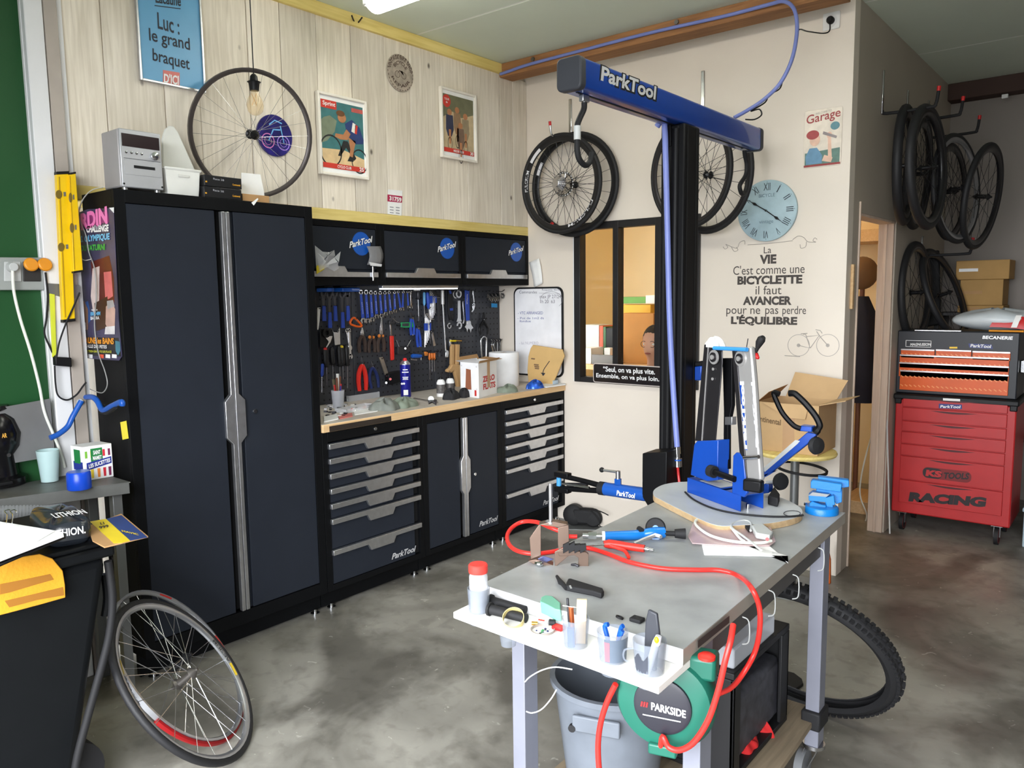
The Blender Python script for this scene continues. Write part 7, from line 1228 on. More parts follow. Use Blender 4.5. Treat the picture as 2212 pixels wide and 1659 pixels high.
t = thing('blow_gun', 'red air blow gun with a thin steel nozzle', 'blow gun', Q(1450, 1120, 0)); MB().tube([Q(1230, 1082), Q(1280, 1080), Q(1390, 1092), Q(1470, 1105), Q(1670, 1132)], [.009, .013, .012, .011, .0105], 12).build('body', m_redg, t); MB().tube(catmull([Q(1300, 1100), Q(1390, 1130, .012), Q(1460, 1160, .01), Q(1500, 1228, .006)], 4), .005, 8).build('trigger', m_redg, t); MB().cyl(Q(985, 1100, .012), Q(1235, 1088, .015), .0028, n=8).build('nozzle', m_steel, t); MB().cyl(Q(1670, 1132), Q(1720, 1140), .006).cyl(Q(1715, 1139), Q(1770, 1150), .0045).build('connector', m_chrome, t)
# steel clamp bracket
R8 = lambda x, y: (1060+x*.13562, 1040+y*.13562); kc = at(*R8(880, 1330), z=TZ+.001); kn = cam_dir(kc); kn.z = 0; kn.normalize(); t = thing('clamp_bracket', 'brown steel clamp bracket with an upright bolt and black rubber pads', 'bracket', kc); m_bz = mat('bronze steel', (124, 104, 92), .35, .7)
def kp(q, off, th, nm, ma=m_bz): return MB().prism([atp(*R8(*p), kc-kn*off, kn) for p in q], -kn*th).build(nm, ma, t, bevel=.001)
kp([(620, 900), (768, 690), (800, 690), (800, 1180), (640, 1240)], .008, .003, 'side_plate'); kp([(768, 690), (1000, 640), (1235, 690), (1090, 735)], .002, .03, 'top_plate'); kp([(1070, 740), (1240, 695), (1250, 990), (1160, 1025), (1085, 1110), (1070, 1000)], .0, .003, 'side_plate'); kp([(1020, 1120), (1250, 1010), (1250, 1180), (1045, 1350), (1020, 1350)], -.004, .003, 'front_plate'); kp([(600, 1270), (720, 1240), (1010, 1340), (860, 1420)], .0, .03, 'foot_plate')
kp([(1060, 1110), (1180, 1090), (1520, 1130), (1560, 1160), (1558, 1400), (1420, 1450), (1392, 1430), (1400, 1220), (1340, 1180), (1090, 1190)], -.006, .012, 'claw_plate')
for x in (1200, 1290, 1380, 1470): kp([(x-50, 1020), (x+50, 970 if x < 1300 else 1010), (x+56, 1090), (x-46, 1150)], -.01, .016, 'rubber_pad', m_rubber)
a, b = atp(*R8(950, 30), kc-kn*.015, kn), atp(*R8(955, 650), kc-kn*.015, kn); MB().cyl(b, a, .0052).cyl(b-V((0, 0, .002)), b+V((0, 0, .004)), .014).build('bolt', m_alu, t); c = atp(*R8(770, 1440), kc+kn*.01, kn); c.z = TZ+.009; MB().ball(c, (.014, .012, .008)).build('eye_nut', m_chrome, t); c = atp(*R8(1290, 1330), kc, kn); MB().tube([c, c+V((.012, 0, .004)), c+V((.022, 0, .001))], .004).build('wing_screw', m_dsteel, t); kp([(700, 1250), (850, 1190), (1010, 1240), (860, 1300)], .01, .003, 'blue_reflection_plate', mat('blue reflection tint', (92, 98, 140), .3, .7))  # last plate tinted blue: a reflection put into the colour
# zip bag, envelope, tyre lever, crumbs
S4 = lambda x, y, dz: at(1380+x*.13562, 1000+y*.13562, z=TZ+dz)
MB().prism([S4(x, y, .0005) for x, y in ((1000, 1300), (1500, 1250), (2000, 1270), (2180, 1420), (2365, 1580), (2360, 1540), (1700, 1495), (1040, 1475))][:5]+[S4(2360, 1505, .0005), S4(1040, 1475, .0005)], (0, 0, .004)).build('padded_envelope', m_paper, label='white padded envelope lying under the clear bag of cables', cat='envelope', bevel=.002)
t = thing('cable_bag', 'pinkish clear plastic bag holding coiled white cables', 'plastic bag', S4(1500, 1100, .006)); MB().prism([S4(x, y, .006) for x, y in ((780, 1180), (880, 930), (1000, 870), (1500, 890), (1980, 900), (2080, 960), (2180, 1260), (2080, 1330), (1400, 1330), (850, 1290))], (0, 0, .003)).build('bag', mat('pink film', (226, 196, 196), .15, alpha=.5, bump=.6, bs=30), t, bevel=.001)
MB().tube(catmull([S4(x, y, .016) for x, y in ((2110, 1240), (1900, 1275), (1500, 1250), (1150, 1160), (940, 1020), (900, 930), (1000, 870), (1180, 860), (1340, 920), (1470, 1030), (1600, 1190), (1680, 1250))], 5), .0042, 8).build('cable', m_cablew, t); MB().tube(catmull([S4(x, y, .02) for x, y in ((1950, 1390), (1800, 1270), (1640, 1150), (1500, 1050), (1480, 990), (1560, 940), (1700, 920), (1790, 970), (1780, 1080))], 5), .0035, 8).build('cable', m_lgrey, t); MB().tube(catmull([S4(x, y, .013) for x, y in ((1960, 890), (1500, 900), (1100, 880), (950, 920), (1150, 900), (1420, 900), (1600, 920), (1750, 985))], 5), .004, 8).build('cable', m_plw, t)
MB().prism([S4(x, y, .01) for x, y in ((1790, 1080), (1960, 1040), (2140, 1190), (2080, 1250), (1860, 1210))], (0, 0, .018)).build('white_block', m_lgrey, t, bevel=.004); MB().prism([S4(x, y, .012) for x, y in ((1680, 1020), (1890, 1010), (1780, 1060), (1750, 1110), (1700, 1050))], (0, 0, .008)).build('black_tag', m_rubber, t); MB().cyl(S4(2045, 1215, .029), S4(2045, 1215, .031), .005).build('red_dot', m_red, t)
W2 = lambda x, y, dz=0., z0=None: at(960+x*.25316, 1150+y*.25316, z=(TZ if z0 is None else z0)+dz)
t = thing('mudguard_mount', 'black plastic mudguard mount with a hinge lying on the table', 'bracket', W2(1200, 500)); MB().prism([W2(x, y, .001) for x, y in ((1040, 470), (1055, 438), (1080, 436), (1350, 520), (1362, 545), (1340, 570), (1260, 545), (1035, 500))], (0, 0, .014)).build('body', m_rubber, t, bevel=.003); MB().tube([W2(960, 375, .008), W2(975, 400, .008), W2(990, 425, .01), W2(1010, 440, .01), W2(1040, 480, .008)], [.004, .005, .007, .006, .005], 8).build('hinge', m_rubber, t); MB().prism([W2(x, y, .0152) for x, y in ((1062, 455), (1078, 452), (1090, 478), (1074, 480))], (0, 0, .0005)).build('slot', m_top, t, smooth=False)
MB().box(W2(1620, 730, .0005), W2(1670, 755, .009)).build('valve_cap', m_rubber, label='small black plastic cap lying on the table edge', cat='cap', bevel=.002); MB().ring(W2(1495, 725, .004), (.2, .3, 1), [(.006, -.002), (.009, -.002), (.009, .002), (.006, .002)], 16).build('rubber_ring', m_rubber, label='tiny black rubber ring on the table', cat='ring')
# ------------------------------------------------------------ on the white ledge
L2 = lambda x, y, dz=0.: W2(x, y, dz, SZ)
m_cup = mat('milky cup', (140, 148, 160), .35, alpha=.36)
def ledge_cup(label, x, y, r=.030, h=.062, low=.03, name='plastic_cup'):
    c = L2(x, y); t = thing(name, label, 'cup', c, group='plastic cups set in the white ledge'); MB().lathe(c, (0, 0, 1), [(0, -low), (r*.72, -low), (r*.86, 0), (r, h), (r*.95, h), (r*.8, 0), (0, -low+.002)], 28).build('cup', m_cup, t); return t, c
c = L2(295, 668); t = thing('lidded_jar', 'clear plastic jar with a red lid on the white ledge', 'jar', c); MB().lathe(c, (0, 0, 1), [(0, .001), (.021, .001), (.0225, .03), (.0225, .088), (.018, .097)], 28).build('jar', m_clear, t); MB().lathe(c+V((0, 0, .096)), (0, 0, 1), [(.0225, 0), (.0235, .003), (.0235, .018), (.021, .021), (0, .021)], 28).build('lid', mat('coral red plastic', (226, 62, 54), .4), t); MB().lathe(c, (0, 0, 1), [(.024, -.03), (.0245, 0), (.0275, .058), (.026, .058), (.0235, .0)], 28).build('cup_holder', m_cup, t); MB().lathe(c, (0, 0, 1), [(0, .002), (.02, .002), (.021, .05), (0, .05)], 20).build('milky_filling', mat('milky filling', (206, 206, 216), .5, alpha=.6), t)
for k, (a, b, lab) in enumerate((((395, 585), (690, 665), 'black rubber handlebar grip lying at the back of the white ledge'), ((390, 655), (700, 735), 'black rubber handlebar grip lying through the yellow tape ring'))): A, B = L2(*a, .014), L2(*b, .012); t = thing('rubber_grip', lab, 'grip', (A+B)/2, group='handlebar grips'); MB().cyl(A, B, .012, .0105, 16).build('sleeve', m_rubber, t); MB().ring(A, B-A, [(.009, -.003), (.0165, -.003), (.0165, .003), (.009, .003)], 12).build('flange', m_rubber, t); MB().cyl(B, B+(B-A).normalized()*.0005, .007).build('bore', m_void, t)
c = L2(590, 735, .013); MB().ring(c, (.25, -.55, .8), [(.024, -.007), (.0255, -.007), (.0255, .007), (.024, .007)], 32).build('tape_ring', mat('straw tape', (206, 190, 130), .4, alpha=.9), label='straw yellow tape ring on the white ledge', cat='tape')
t = thing('glue_tube', 'small white glue tube with a black cap', 'tube', L2(840, 755)); MB().cyl(L2(745, 738, .006), L2(895, 768, .008), .004, .0085).build('tube', m_plw, t); MB().cyl(L2(895, 768, .008), L2(945, 772, .008), .0075).build('cap', m_rubber, t); MB().prism([L2(x, y, .0165) for x, y in ((800, 738), (860, 750), (850, 760), (800, 752))], (0, 0, .0004)).build('red_print', m_redp, t, smooth=False); MB().cyl(L2(745, 775, .005), L2(795, 777, .005), .0045).build('brass_nipple', mat('brass', (1, 1, 1)), label='small brass fitting beside the glue tube', cat='fitting')
MB().prism([L2(x, y, .012) for x, y in ((825, 690), (835, 650), (870, 632), (930, 640), (1000, 700), (1000, 765), (950, 755), (880, 715))], (.0, -.004, .03)).build('green_scraper', mat('sea green plastic', (108, 172, 146), .4), label='sea green plastic scraper behind the first ledge cup', cat='scraper', bevel=.002)
c = L2(838, 838); t = thing('small_dish', 'small round dish of tiny screws sunk in the white ledge', 'dish', c); MB().lathe(c, (0, 0, 1), [(0, -.028), (.02, -.028), (.026, .004), (.028, .004), (.028, .001)], 28).build('dish', mat('grey brown dish', (150, 140, 132), .4, alpha=.85), t); r = random.Random(9); m = MB()
for i in range(30): a = r.uniform(0, 6.28); q = r.uniform(0, .018); m.mat(r.randrange(3)); m.ball(c+V((q*math.cos(a), q*math.sin(a), -.006+r.uniform(0, .006))), r.uniform(.002, .004), 6, 4)
m.build('screws', [m_navy, m_dsteel, mat('green screw', (60, 130, 80), .4)], t, kind='stuff')
t, c = ledge_cup('ledge cup holding wooden sticks and copper tools', 1120, 960)
MB().obb(c+V((.008, .01, .052)), V((.009, .006, .0)), V((-.002, .003, 0)), V((.002, 0, .05))).build('wooden_sticks', mat('pale stick wood', (222, 196, 156), .7), t, bevel=.001); MB().cyl(c+V((-.006, 0, .0)), c+V((-.012, .0, .082)), .0055).build('copper_tool', mat('copper', (176, 96, 58), .35, .8), t); MB().cyl(c+V((-.03, -.005, .083)), c+V((.0, .004, .083)), .0016).build('cross_pin', m_chrome, t); MB().cyl(c+V((-.016, .004, 0)), c+V((-.024, .004, .098)), .003).build('steel_rod', m_dsteel, t); MB().cyl(c+V((-.004, -.01, -.01)), c+V((-.006, -.01, .04)), .008).build('blue_tool', m_blueh, t)
t, c = ledge_cup('ledge cup holding blue tyre levers', 1435, 1080, r=.033)
for a, b in ((-.012, 0), (.008, .01), (.016, -.006)): MB().tube(catmull([c+V((a*.6, b, -.01)), c+V((a, b, .04)), c+V((a*1.6, b*1.3, .066)), c+V((a*1.4+.006, b*1.3, .072))], 4), .005, 8).build('tyre_lever', m_blueh, t)
MB().ball(c+V((.012, .004, .045)), .006).build('orange_bit', m_orange, t); dv = cam_dir(c); dv.z = 0; dv.normalize(); sv = V((-dv.y, dv.x, 0)); MB().grid(lambda u, v: c+(dv*math.cos((u-.3)*1.9)+sv*math.sin((u-.3)*1.9))*(.0285+.0037*v)+V((0, 0, .004+.05*v)), 10, 3).build('teal_print', mat('teal print', (36, 62, 84), .4), t); MB().grid(lambda u, v: c+(dv*math.cos((u-1.6)*.35)+sv*math.sin((u-1.6)*.35))*(.0288+.0035*v)+V((0, 0, .006+.042*v)), 4, 3).build('pink_print', mat('pink print', (206, 96, 106), .4), t)
t, c = ledge_cup('ledge cup with a dark shield print holding a black tyre lever and a knife', 1750, 1180, r=.034, h=.066); MB().prism([c+V((a, .002, z)) for a, z in ((-.016, 0), (.012, 0), (.02, .08), (.014, .122), (-.006, .126), (-.012, .1))], (0, .008, 0)).build('black_lever', mat('charcoal plastic', (50, 52, 58), .45), t, bevel=.003); MB().tube([c+V((.002, -.016, 0)), c+V((.022, -.012, .07)), c+V((.026, -.01, .084))], [.007, .0085, .006], 10).build('knife_handle', mat('pale grey handle', (206, 206, 210), .4), t); MB().ball(c+V((.025, -.018, .078)), (.005, .004, .007)).build('yellow_button', mat('bright yellow', (240, 190, 20), .4), t); dv = cam_dir(c); dv.z = 0; dv.normalize(); sv = V((-dv.y, dv.x, 0)); MB().grid(lambda u, v: c+(dv*math.cos(u*1.0-1.1)+sv*math.sin(u*1.0-1.1))*(.0295+.004*v)+V((0, 0, .006+.034*v*(1-.2*math.cos(u*9)))), 9, 3).build('shield_print', mat('shield ink', (58, 62, 72), .5), t); MB().tube(catmull([c-sv*.031+V((0, 0, .045)), c-sv*.05+V((0, 0, .04)), c-sv*.05+V((0, 0, .02)), c-sv*.03+V((0, 0, .012))], 4), .002, 6).build('handle_loop', m_cup, t)
for x, y, lab in ((545, 800, 'empty clear cup poking under the ledge below the tape ring'),): c = L2(x, y); MB().lathe(c, (0, 0, 1), [(0, -.045), (.017, -.045), (.021, -.018)], 24).build('empty_cup', m_cup, label=lab, cat='cup')
MB().prism([L2(x, y, .02) for x, y in ((1250, 690), (1265, 615), (1395, 760), (1400, 800), (1290, 800))], (.0, -.002, .006)).build('barcode_pack', mat('black pack', (30, 28, 28), .4), label='black packet with a white barcode label between two ledge cups', cat='packet', bevel=.001); MB().prism([L2(x, y, .0265) for x, y in ((1250, 735), (1280, 665), (1335, 730), (1300, 795))], (0, -.0005, .0005)).build('blue_packet', m_paper, label='white barcode label facing up on the black packet', cat='label'); MB().prism([L2(x, y, .012) for x, y in ((1555, 790), (1625, 775), (1700, 845), (1610, 930))], (0, 0, .012)).build('patch_kit', mat('cyan box', (20, 146, 206), .4), label='cyan and black patch kit box between the ledge cups', cat='box', bevel=.002)
MB().box(L2(955, 800, .0005), L2(993, 822, .008)).build('red_chip', m_red, label='tiny red plastic chip beside the small dish', cat='chip', bevel=.001)
# ------------------------------------------------------------ under and around the table
MB().tube(catmull([at(u, v, y=-2.93) for u, v in ((1236, 1446), (1200, 1441), (1170, 1448), (1145, 1462), (1134, 1473))], 5), .0016, 6).build('zip_tie_tail', m_plw, label='thin white wire curling out at the upper table leg', cat='wire'); MB().tube(catmull([at(u, v, y=-2.93) for u, v in ((1202, 1490), (1190, 1510), (1170, 1532), (1150, 1540), (1137, 1537))], 5), .0016, 6).build('zip_tie_tail', m_plw, label='thin white wire curling low across the table leg', cat='wire')
c = V((2.505, -2.6, .219)); t = thing('grey_bin', 'round grey plastic bin on the lower table shelf', 'bin', c); m_gb = mat('grey bin plastic', (100, 106, 114), .5, var=.1, sc=12); MB().lathe(c, (0, 0, 1), [(0, .002), (.125, .002), (.16, .29), (.172, .295), (.172, .31), (.158, .31), (.122, .01), (0, .01)], 40).build('tub', m_gb, t)
dv = V((.3, -.95, 0)); MB().obb(c+dv*.165+V((0, 0, .245)), V((.06, .02, 0)), dv*.006, V((0, 0, .022))).build('handle_lip', m_gb, t, bevel=.004); MB().cyl(c+dv*.16-V((.06, .02, -.23)), c+dv*.172-V((.06, .02, -.23)), .01).build('rivet', m_rubber, t)
rc = at(1437, 1512, y=-2.935); rn = V((.28, -.96, .0)); t = thing('hose_reel', 'green round air hose reel with a black centre disc', 'hose reel', rc+V((0, 0, -.105))); m_rg = mat('reel green', (24, 92, 76), .38); Rr = .106
MB().lathe(rc, rn, [(0, -.05), (Rr*.9, -.05), (Rr, -.035), (Rr, .004), (Rr*.92, .018), (Rr*.62, .026), (0, .026)], 44).build('drum', m_rg, t); MB().lathe(rc+rn*.026, rn, [(Rr*.58, 0), (Rr*.57, .005), (Rr*.5, .008), (0, .008)], 40).build('centre_disc', mat('reel black', (38, 38, 46), .4), t); sv = V((-rn.y, rn.x, 0)); U_ = V((0, 0, 1)); o = rc+rn*.035
text(t, 'PARKSIDE', o-sv*.022+U_*-.008, o+sv*.05+U_*-.012, o-sv*.022+U_*.009, m_lettw, bold=.03, nrm=rn)
for k in range(3): MB().prism([o+sv*(-.045+.0055*k)+U_*-.005, o+sv*(-.0415+.0055*k)+U_*-.005, o+sv*(-.0395+.0055*k)+U_*.006, o+sv*(-.043+.0055*k)+U_*.006], rn*.0004).build('red_mark', m_red, t, smooth=False)
MB().obb(rc+rn*.0355-U_*.022, sv*.04, rn*.001, U_*.001).build('seam', m_lgrey, t, smooth=False); MB().obb(rc+sv*.075+U_*.085-rn*.02, sv*.03, rn*.03, U_*.025).build('hanger', m_rg, t, bevel=.008); MB().lathe(rc+sv*.085+U_*.108, U_, [(.018, 0), (.018, .006), (.012, .01), (0, .01)], 20).build('red_cap', m_redg, t); MB().obb(rc+sv*.0-U_*.1+rn*.01, sv*.03, rn*.02, U_*.012).build('outlet', m_rg, t, bevel=.004)
MB().tube(catmull([rc+rn*.02-U_*.1+sv*-.005]+[at(u, v, y=-2.975) for u, v in ((1432, 1592), (1445, 1614), (1470, 1620), (1500, 1602), (1530, 1555), (1552, 1490), (1566, 1430))]+[at(1578, 1385, y=-2.96), at(1584, 1350, y=-2.93)], 6), .0062, 10).build('reel_hose', m_rh, label='red hose coming out of the green hose reel up past the table leg', cat='hose')
MB().tube(catmull([at(u, v, y=-2.99) for u, v in ((1330, 1478), (1312, 1515), (1298, 1560), (1292, 1610), (1295, 1670), (1302, 1720))], 6), .0065, 10).build('hanging_hose', m_rh, label='red hose hanging straight down in front of the grey bin', cat='hose')
t = thing('black_crate', 'black plastic crate with a clear tray on the lower table shelf', 'crate', (2.66, -2.2, .219)); m_cr = mat('crate black', (22, 22, 24), .5); a, b = (2.56, -2.42), (2.78, -2.0)
for q in (((a[0], a[1], .219), (b[0], b[1], .235)), ((a[0], a[1], .235), (a[0]+.012, b[1], .52)), ((b[0]-.012, b[1]-.06, .235), (b[0], b[1], .52)), ((b[0]-.012, a[1], .235), (b[0], a[1]+.05, .52)), ((a[0], b[1]-.012, .235), (b[0], b[1], .52)), ((a[0], a[1], .235), (b[0], a[1]+.012, .52)), ((a[0], a[1], .52), (b[0], b[1], .54))): MB().box(*q).build('panel', m_cr, t, bevel=.003)
MB().box((a[0]+.02, a[1]+.02, .541), (b[0]-.01, b[1]-.1, .60)).build('clear_tray', m_frost, t, bevel=.006); MB().box((a[0]+.02, a[1]+.02, .237), (b[0]-.02, b[1]-.02, .44)).build('dark_contents', mat('dark contents', (60, 60, 66), .5, var=.4, sc=30), t, bevel=.02)
for i, (u, v, rx, ry, h, lab) in enumerate(((1612, 1572, .075, .04, .05, 'crumpled red glove on the lower shelf, upper one'), (1605, 1615, .05, .06, .04, 'crumpled red glove on the lower shelf, lower one'))): blob(lab, 'red_glove', at(u, v, z=.219), rx, ry, h, mat('red cloth', (196, 34, 36), .85, bump=.4, bs=60), 41+i, 'glove')
c = at(1590, 1612, z=.219); c.z = .275; MB().cyl(c, c+V((.03, .03, -.01)), .016).build('tape_roll', mat('blue tape', (30, 100, 180), .5), label='blue tape roll end beside the red gloves', cat='tape')
tc_, tn_ = V((2.69, -1.655, .302)), V((-.018, .857, .516)).normalized(); t = thing('mountain_tyre', 'knobbly black mountain bike tyre leaning behind the table leg', 'tyre', tc_+V((0, 0, -.3))); MB().ring(tc_, tn_, [(.342, .012), (.345, 0), (.342, -.012), (.332, -.024), (.312, -.03), (.295, -.02), (.298, -.017), (.314, -.025), (.33, -.018), (.336, 0), (.33, .018), (.314, .025), (.298, .017), (.295, .02), (.312, .03), (.332, .024)], 64).build('carcass', m_tyre, t)
a = tn_.orthogonal().normalized(); b = tn_.cross(a); m = MB()
for i in range(90):
    q = 2*PI*i/90; d = a*math.cos(q)+b*math.sin(q); g = -a*math.sin(q)+b*math.cos(q)
    for h, rr in ((-.022, .336), (.022, .336), (0., .347)): m.obb(tc_+d*rr+tn_*(h+(.004 if i % 2 else -.004)*(h == 0)), g*.007, tn_*.006, d*.005)
m.build('tread_knobs', m_tyre, t, kind='stuff')
MB().prism([at(u, v, z=.001) for u, v in ((1672, 1448), (1715, 1459), (1732, 1472), (1735, 1482), (1710, 1500), (1672, 1489))], (0, 0, .012)).build('rubber_mat', m_rubber, label='dark rubber mat on the floor behind the crate', cat='mat', bevel=.002)
MB().prism(pxs([(1781, 1180), (1788, 1186), (1793, 1210), (1793, 1262), (1783, 1262)], y=-.14), (0, .02, 0)).build('orange_board', mat('orange board', (206, 96, 30), .5), label='orange board standing against the cream wall end', cat='board', bevel=.003)
c = at(1262, 1136, z=0); t = thing('black_motor', 'small black motor unit with loose cables on the floor by the wall', 'motor', c); 
for k, (a, r) in enumerate((((-.07, -.02, .075), .07), ((.06, .03, .062), .06))): MB().lathe(c+V(a), (.35, -.93, .1), [(0, -.04), (r*.9, -.04), (r, -.03), (r, .03), (r*.85, .04), (r*.3, .045), (0, .045)], 28).build('housing', m_rubber, t)
MB().obb(c+V((0, 0, .07)), V((.07, .03, 0)), V((.012, -.035, 0)), V((0, 0, .055))).build('bridge', m_rubber, t, bevel=.02); MB().tube(catmull([at(u, v, y=c.y-.03) for u, v in ((1222, 1112), (1232, 1100), (1250, 1098), (1280, 1100), (1300, 1106), (1314, 1113))], 4), .004).build('cable', m_rubber, t); MB().tube(catmull([at(u, v, y=c.y-.03) for u, v in ((1275, 1103), (1290, 1120), (1296, 1136), (1303, 1138))], 4), .003).build('cable', m_rubber, t)
MB().prism([at(u, v, z=.0005) for u, v in ((1208, 1120), (1240, 1118), (1310, 1140), (1300, 1146), (1222, 1144))], (0, 0, .004)).build('floor_tray', m_steelg, label='flat grey tray on the floor under the black motor', cat='tray')
# carton on a stool behind the truing stand
SY = -.42; t = thing('round_stool', 'tall stool with a pale round seat behind the truing stand', 'stool', (2.2, -.3, 0)); zc = at(1690, 972, y=SY).z-.012; MB().lathe((2.2, -.32, zc-.02), (0, 0, 1), [(0, 0), (.2, 0), (.205, .01), (.2, .02), (0, .02)], 40).build('seat', m_pine, t); MB().cyl((2.2, -.32, .02), (2.2, -.32, zc-.02), .022).build('post', m_steelg, t); MB().lathe((2.2, -.32, 0), (0, 0, 1), [(0, 0), (.18, 0), (.17, .015), (.03, .025), (0, .025)], 32).build('base', m_steelg, t); MB().ring((2.24, -.34, zc-.09), (.1, 0, 1), [(.12, -.006), (.13, -.006), (.13, .006), (.12, .006)], 30).build('foot_ring', m_rubber, t)
x0, x1 = at(1634, 900, y=SY).x, at(1768, 910, y=SY).x; z1 = at(1700, 872, y=SY).z; t = thing('tyre_carton', 'open brown carton with dark lettering on the stool', 'box', ((x0+x1)/2, SY+.15, zc)); m_kr2 = mat('tan cardboard', (196, 162, 118), .75, var=.06); zc += .001
for q in (((x0, SY, zc), (x1, SY+.004, z1)), ((x0, SY+.28, zc), (x1, SY+.284, z1)), ((x0, SY+.004, zc), (x0+.004, SY+.28, z1)), ((x1-.004, SY+.004, zc), (x1, SY+.28, z1)), ((x0+.004, SY+.004, zc), (x1-.004, SY+.28, zc+.004))): MB().box(*q).build('panel', m_kr2, t)
MB().prism([V((x0+.05, SY+.28, z1)), V((x1, SY+.28, z1)), V((x1+.04, SY+.33, z1+.1)), V((x0+.08, SY+.33, z1+.13))], (0, .004, 0)).build('flap', m_kr2, t); MB().prism([V((x1, SY+.01, z1)), V((x1, SY+.27, z1)), V((x1+.12, SY+.26, z1+.03)), V((x1+.12, SY+.02, z1+.03))], (0, 0, .004)).build('flap', m_kr2, t); MB().prism([V((x0, SY+.01, z1)), V((x0, SY+.27, z1)), V((x0+.07, SY+.25, z1+.07)), V((x0+.05, SY+.03, z1+.05))], (.003, 0, 0)).build('flap', m_kraft, t); MB().prism([V((x0+.02, SY, z1)), V((x1-.05, SY, z1)), V((x1-.06, SY-.015, z1-.07)), V((x0+.18, SY-.015, z1-.07))], (0, -.003, 0)).build('flap', m_kr2, t)
text(t, 'Continental', (x0-.02, SY-.0005, z1-.10), (x0+.13, SY-.0005, z1-.115), (x0-.02, SY-.0005, z1-.07), mat('brown lettering', (110, 86, 58), .7), bold=.02, nrm=(0, -1, 0)); MB().box((x0+.14, SY-.001, zc+.005), (x0+.2, SY, z1-.02)).build('tape', m_tape, t, smooth=False)
# ------------------------------------------------------------ alley: tool trolley, hanging wheels, cartons
YT = 1.1; tx0, tx1 = 2.345, 3.01; tr = thing('tool_trolley', 'red roller tool trolley with seven drawers', 'tool trolley', ((tx0+tx1)/2, YT+.22, 0)); m_tr = mat('trolley red', (176, 36, 38), .38, bump=.1, bs=300)
MB().box((tx0, YT, .125), (tx1, YT+.44, .87)).build('body', m_tr, tr, bevel=.008); MB().box((tx0-.012, YT-.015, .87), (tx1+.012, YT+.455, .905)).build('top_tray', m_black, tr, bevel=.008)
for s in (tx0-.004, tx1-.036): MB().box((s, YT-.012, .84), (s+.04, YT+.01, .88)).build('corner_guard', m_black, tr, bevel=.006)
zz = [at(1937, v, y=YT).z for v in (853, 877, 906, 929, 955.5, 981, 1032.5, 1083)]
for i in range(7):
    d = MB().box((tx0+.045, YT-.014, zz[i+1]+.003), (tx1-.045, YT+.002, zz[i]-.003)).build('drawer', m_tr, tr, bevel=.003); MB().prism([V((2.55+.26*k/10, YT-.0145, zz[i]-.012-.012*math.sin(PI*k/10))) for k in range(11)], (0, -.0012, 0)).build('finger_pull', mat('dark red', (70, 18, 22), .5), d, smooth=False)
ty = lambda u, v: at(u, v, y=YT-.0155); N_ = (0, -1, 0); m_ink2 = mat('black lettering', (30, 20, 22), .5, var=0)
def tx(par, s, u0, v0, u1, v1, vt, ma, bo=.03, Y=YT-.0155):
    a, b, c = at(u0, v0, y=Y), at(u1, v1, y=Y), at(u0, vt, y=Y); return text(par, s, a, b, V((a.x+(c.z-a.z)*.12, a.y, c.z)), ma, bold=bo, nrm=N_)
MB().prism(rrect(ty(1993, 1023).x, ty(2040, 1037).z, ty(2098, 1035).x, ty(2040, 1013).z, .03, YT-.0145), (0, -.0006, 0)).build('logo_oval', mat('logo ring', (120, 24, 26), .5), tr, smooth=False); MB().prism(rrect(ty(1993, 1023).x, ty(2020, 1034).z, ty(2035, 1030).x, ty(2020, 1012).z, .03, YT-.0152), (0, -.0006, 0)).build('logo_patch', m_ink2, tr, smooth=False); tx(tr, 'KS', 1999, 1028, 2033, 1032, 1014, m_tr, .06, YT-.0165); tx(tr, 'TOOLS', 2037, 1034, 2092, 1036, 1020, m_ink2, .04); tx(tr, 'RACING', 1962, 1083, 2128, 1096, 1062, m_ink2, .07)
MB().prism([ty(*p) for p in ((2028, 872), (2078, 874), (2078, 884), (2028, 882))], (0, -.0006, 0)).build('blue_sticker', mat('sticker blue', (40, 52, 120), .4), tr, smooth=False); tx(tr, 'ParkTool', 2031, 881, 2074, 882, 875, m_lettw, .03, YT-.017); MB().prism([ty(*p) for p in ((2037, 860), (2074, 862), (2074, 867), (2037, 865))], (0, -.0006, 0)).build('white_label', m_paper, tr, smooth=False)
for x in (tx0+.06, tx1-.07):
    for y in (YT+.05, YT+.38):
        cs = MB().box((x-.03, y-.03, .118), (x+.03, y+.03, .126)).build('castor', m_steel, tr); MB().box((x-.018, y-.01, .05), (x-.014, y+.02, .118)).box((x+.014, y-.01, .05), (x+.018, y+.02, .118)).build('fork', m_steel, cs); MB().cyl((x-.012, y, .055), (x+.012, y, .055), .055, n=24).build('wheel', m_rubber, cs); MB().ring((x, y, .055), (1, 0, 0), [(.042, -.013), (.046, -.013), (.046, .013), (.042, .013)], 24).build('red_band', mat('castor red', (130, 40, 40), .5), cs)
